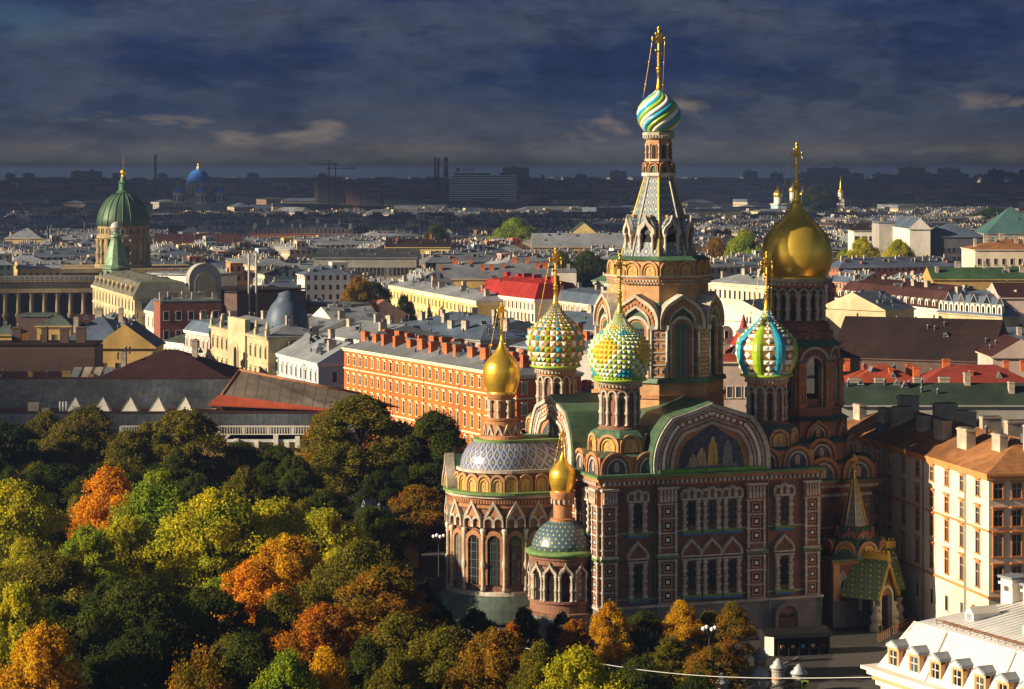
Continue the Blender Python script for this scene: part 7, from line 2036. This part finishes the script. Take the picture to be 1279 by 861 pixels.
# ================================================================== street furniture
def lamp(px, ptop, Y, label):
    zt = CAMZ - (ptop - HY) / FPX * Y
    t = thing('street_lamp', label, 'street lamp', ((px - CX) / FPX * Y, Y, 0), R(20))
    q = MB(); q.lathe([(.35, 0), (.35, .5), (.16, .8), (.10, 3), (.07, zt - .6)], 10, 0, 0, 0)
    for k in range(4):
        a = k * PI / 2; q.tube([(0, 0, zt - 1.4), (.5 * math.cos(a), .5 * math.sin(a), zt - 1.5), (.75 * math.cos(a), .75 * math.sin(a), zt - .9)], .04, 5, 0)
    q.ball((0, 0, zt - .5), .12, 0, 8, 6); put('post', q.mesh('post', [M_IRON]), t)
    for k in range(4):
        a = k * PI / 2; q = MB(); q.ball((.75 * math.cos(a), .75 * math.sin(a), zt - .65), .26, 0, 12, 8); put('globe', q.mesh('globe', [mat('opal_glass', (.75, .76, .78), .25, 0, .05, 1, 0)]), t)
lamp(886, 778, 293, 'black street lamp with white globes between the narrow golden and rusty trees')
lamp(548, 664, 352, 'tall black street lamp with white globes left of the apse')
def pillar(px, ptop, Y, label):
    zt = CAMZ - (ptop - HY) / FPX * Y
    t = thing('gate_pillar', label, 'pillar', ((px - CX) / FPX * Y, Y, 0), R(20), 'stone pillars of the garden fence')
    q = MB(); q.lathe([(1.0, 0), (1.0, .6), (.75, .8), (.75, zt - 1.6), (.82, zt - 1.55), (.82, zt - 1.3), (.75, zt - 1.2)], 16, 0, 0, 0, False); q.lathe([(.78, 1.6), (.78, 1.9)], 16, 0, 0, 1); put('shaft', q.mesh('shaft', [M_GREYST, M_TERRA]), t)
    q = MB(); q.lathe([(1.0, zt - 1.2), (1.0, zt - 1.0), (.6, zt - .7), (.62, zt - .5), (.35, zt - .3), (.3, zt - .15), (.02, zt)], 16, 0, 0, 0); put('cap', q.mesh('cap', [mat('zinc_cap', (.30, .34, .36), .5, .2, .15, 2, .2)]), t)
PIL = ((950, 808, 300, 'farthest stone pillar beside the kiosk sign'), (972, 822, 291, 'stone pillar second from the kiosk, with the widest cap'), (998, 829, 287, 'rightmost stone pillar on the open paving'), (948, 834, 280, 'stone pillar in the middle of the fence row'), (901, 840, 276, 'leftmost stone pillar against the dark trees'))
for p_ in PIL: pillar(*p_)
def fence(a, b, label):
    p, q_ = [Vector(((k[0] - CX) / FPX * k[2], k[2])) for k in (a, b)]; d = q_ - p; L = d.length
    mb = MB()
    for z in (.35, 2.4): mb.box(1, L - 1, -.04, .04, z, z + .1, 0)
    for x in np.arange(1, L - 1, .22): mb.box(x - .03, x + .03, -.03, .03, .3, 2.9 + .25 * math.sin(x * 3), 0)
    for x in np.arange(1.6, L - 1, 1.3): mb.ring([(x + .5 * math.cos(t), 1.5 + .5 * math.sin(t)) for t in np.linspace(0, 2 * PI, 13)], [(x + .4 * math.cos(t), 1.5 + .4 * math.sin(t)) for t in np.linspace(0, 2 * PI, 13)], -.06, .06, 0)
    o = mb.build('iron_fence', [M_IRON], None, (p.x, p.y, 0), math.atan2(d.y, d.x)); tag(o, label, 'fence', None)
fence(PIL[4], PIL[3], 'wrought-iron fence panel between the leftmost and the middle pillar')
fence(PIL[3], PIL[2], 'wrought-iron fence panel between the middle and the rightmost pillar')
kk = thing('kiosk', 'long dark souvenir pavilion below the church wall', 'kiosk', ((957 - CX) / FPX * 313, 313, 0), R(14))
q = MB(); q.box(0, 8.4, 0, 2.6, 0, 2.3, 0); q.box(.1, 8.3, -.5, -.1, .8, 1.0, 1)
for x in np.arange(.1, 8.4, 1.35): q.box(x, x + .12, -.6, -.45, 0, 2.3, 1)
put('stall', q.mesh('stall', [M_IRON, mat('dark_stall_wood', (.05, .035, .03), .7, 0, .3, 2, .2)]), kk)
q = MB(); q.prof([(0, 0), (3.8, 0), (3.5, .5), (2, 1.0), (.3, .5)], 0, 8.9, 0); q.xf(Matrix.Translation((8.6, -.8, 2.3)) @ Matrix.Rotation(PI / 2, 4, 'Z')); put('awning', q.mesh('awning', [mat('black_canvas', (.008, .008, .009), .75, 0, .3, 1, .2)]), kk)
for i in range(6):
    q = MB(); q.box(i * 1.35 + .5, i * 1.35 + .95, -.45, -.15, 1.0, 1.35, 0); o = put('goods', q.mesh('goods', [(M_WHITEST, M_TERRA, M_GOLD2, M_TILEB, M_CREAMW, M_ROOFR)[i]]), kk)
bd_ = thing('sign_board', 'tall white notice board at the left end of the dark kiosk', 'sign board', ((961 - CX) / FPX * 309, 309, 0), R(-30))
q = MB(); q.box(-.62, .62, -.06, .06, .9, 3.2, 0); put('panel', q.mesh('panel', [M_WHITEST]), bd_)
q = MB(); q.box(-.7, -.62, -.05, .05, 0, 3.25, 0); q.box(.62, .7, -.05, .05, 0, 3.25, 0); put('frame', q.mesh('frame', [M_IRON]), bd_)
rs = thing('road_sign', 'small yellow-green road sign at the bottom edge near the rightmost pillar', 'sign', ((1005 - CX) / FPX * 286, 286, 0), R(8))
q = MB(); q.lathe([(.05, 0), (.05, 2.6)], 8, 0, 0, 0); put('post', q.mesh('post', [M_GREYST]), rs)
q = MB(); q.box(-.42, .42, -.1, -.06, 1.6, 2.5, 0); put('plate', q.mesh('plate', [mat('lime_sign', (.50, .62, .04), .5, 0, .05, 1, 0)]), rs)
q = MB(); q.box(-.25, .2, -.13, -.1, 1.75, 2.35, 0); q.box(-.12, .2, -.15, -.1, 1.9, 2.0, 1); put('arrow', q.mesh('arrow', [M_IRON, MATS['lime_sign']]), rs)
a_, b_ = at_Y(640, 806, 262), at_Y(1091, 846, 199)
q = MB(); pts = []
for i in range(25):
    u = i / 24; p = a_.lerp(b_, u); p.z -= 1.3 * math.sin(PI * u); pts.append(p)
q.tube(pts, .035, 5, 0); tag(q.build('overhead_wire', [mat('grey_cable', (.45, .45, .46), .6, .2, .1, 1, 0)]), 'thin grey wire strung across the forecourt to the white mansard building', 'wire')
pp = thing('wire_pole', 'slim pole hidden in the trees that carries the wire', 'pole', (a_.x, a_.y, 0)); q = MB(); q.lathe([(.16, 0), (.1, a_.z + .2)], 8, 0, 0, 0); put('mast', q.mesh('mast', [M_IRON]), pp)
# railing of the canal embankment
q = MB()
A, B = Vector((47.5, 322)), Vector((55.5, 338)); d = B - A; L = d.length
for x in np.arange(0, L, .8): q.box(x - .04, x + .04, -.04, .04, 0, 1.1, 0)
for z in (.5, 1.05): q.box(0, L, -.04, .04, z, z + .08, 0)
tag(q.build('railing', [MATS['rusted_rail']], None, (A.x, A.y, 0), math.atan2(d.y, d.x)), 'rust-brown railing between the porch and the cream house', 'railing')

# ---- the lone walker by the cream house
def person(x, y, rz, label):
    root = thing('person', label, 'person', (x, y, 0), rz)
    me = bpy.data.meshes.new('body')
    J = [(0, 0, .95), (0, 0, 1.2), (0, 0, 1.42), (0, .01, 1.52), (0, .02, 1.64), (0, .02, 1.75),
         (.1, 0, .9), (.11, -.14, .5), (.11, -.10, .09), (.11, -.26, .04), (-.1, 0, .9), (-.11, .06, .48), (-.11, .24, .10), (-.11, .12, .03),
         (.2, 0, 1.4), (.25, .1, 1.12), (.25, .02, .87), (.25, -.03, .76), (-.2, 0, 1.4), (-.25, -.08, 1.12), (-.25, -.2, .9), (-.25, -.26, .80)]
    E = [(0, 1), (1, 2), (2, 3), (3, 4), (4, 5), (0, 6), (6, 7), (7, 8), (8, 9), (0, 10), (10, 11), (11, 12), (12, 13), (2, 14), (14, 15), (15, 16), (16, 17), (2, 18), (18, 19), (19, 20), (20, 21)]
    Rr = [.17, .16, .17, .06, .10, .07, .10, .07, .05, .045, .10, .07, .05, .045, .08, .055, .04, .045, .08, .055, .04, .045]
    me.from_pydata(J, E, []); o = put('body', me, root)
    sk = o.modifiers.new('skin', 'SKIN')
    for i, v in enumerate(me.skin_vertices[0].data if me.skin_vertices else []): v.radius = (Rr[i], Rr[i])
    return o
me_p = None
def person_mesh(x, y, rz, label):
    root = thing('person', label, 'person', (x, y, 0), rz)
    b = MB()
    # one closed surface: coat, trousers and limbs as overlapping tapered lofts welded in one mesh
    b.lathe([(.17, .55), (.21, .8), (.19, 1.05), (.22, 1.3), (.20, 1.42), (.09, 1.5), (.06, 1.53)], 14, 0, 0, 0)
    b.tube([(.1, 0, .8), (.11, -.10, .48), (.11, -.02, .1), (.11, -.2, .05)], [.11, .08, .055, .05], 8, 1)
    b.tube([(-.1, 0, .8), (-.11, .08, .48), (-.11, .26, .12), (-.11, .14, .04)], [.11, .08, .055, .05], 8, 1)
    b.tube([(.2, 0, 1.4), (.27, .08, 1.12), (.27, -.02, .88), (.27, -.05, .79)], [.08, .06, .045, .045], 8, 0)
    b.tube([(-.2, 0, 1.4), (-.27, -.08, 1.12), (-.27, -.2, .9), (-.27, -.25, .82)], [.08, .06, .045, .045], 8, 0)
    b.ball((0, 0, 1.63), .105, 2, 14, 10, 1.15)
    o = put('body', b.mesh('body', [mat('black_coat', (.015, .015, .018), .85, 0, .2, 3, 0), mat('dark_trousers', (.02, .02, .026), .85, 0, .2, 3, 0), mat('skin', (.40, .25, .18), .6, 0, .05, 5, 0)]), root)
    h = MB(); h.lathe([(.115, 1.64), (.12, 1.70), (.09, 1.76), (.01, 1.78)], 14, 0, .015, 0); put('hair', h.mesh('hair', [mat('dark_hair', (.02, .015, .012), .8, 0, .2, 5, 0)]), root)
w_ = at_z(1099, 795, 0)
person_mesh(w_.x, w_.y, R(25), 'person in a dark coat walking on the paving in front of the church porch')

# ================================================================== haze
HZ = True
if HZ:
    m = bpy.data.materials.new('haze'); m.use_nodes = True; t = m.node_tree; t.nodes.clear()
    o = t.nodes.new('ShaderNodeOutputMaterial'); v = t.nodes.new('ShaderNodeVolumePrincipled')
    v.inputs['Color'].default_value = (.32, .48, .98, 1); v.inputs['Density'].default_value = .00011; v.inputs['Anisotropy'].default_value = .5
    t.links.new(v.outputs[0], o.inputs['Volume'])
    q = MB(); q.box(-15500, 15500, -400, 26500, -4.5, 101, 0)
    structure(q.build('haze', [m]), 'stuff')
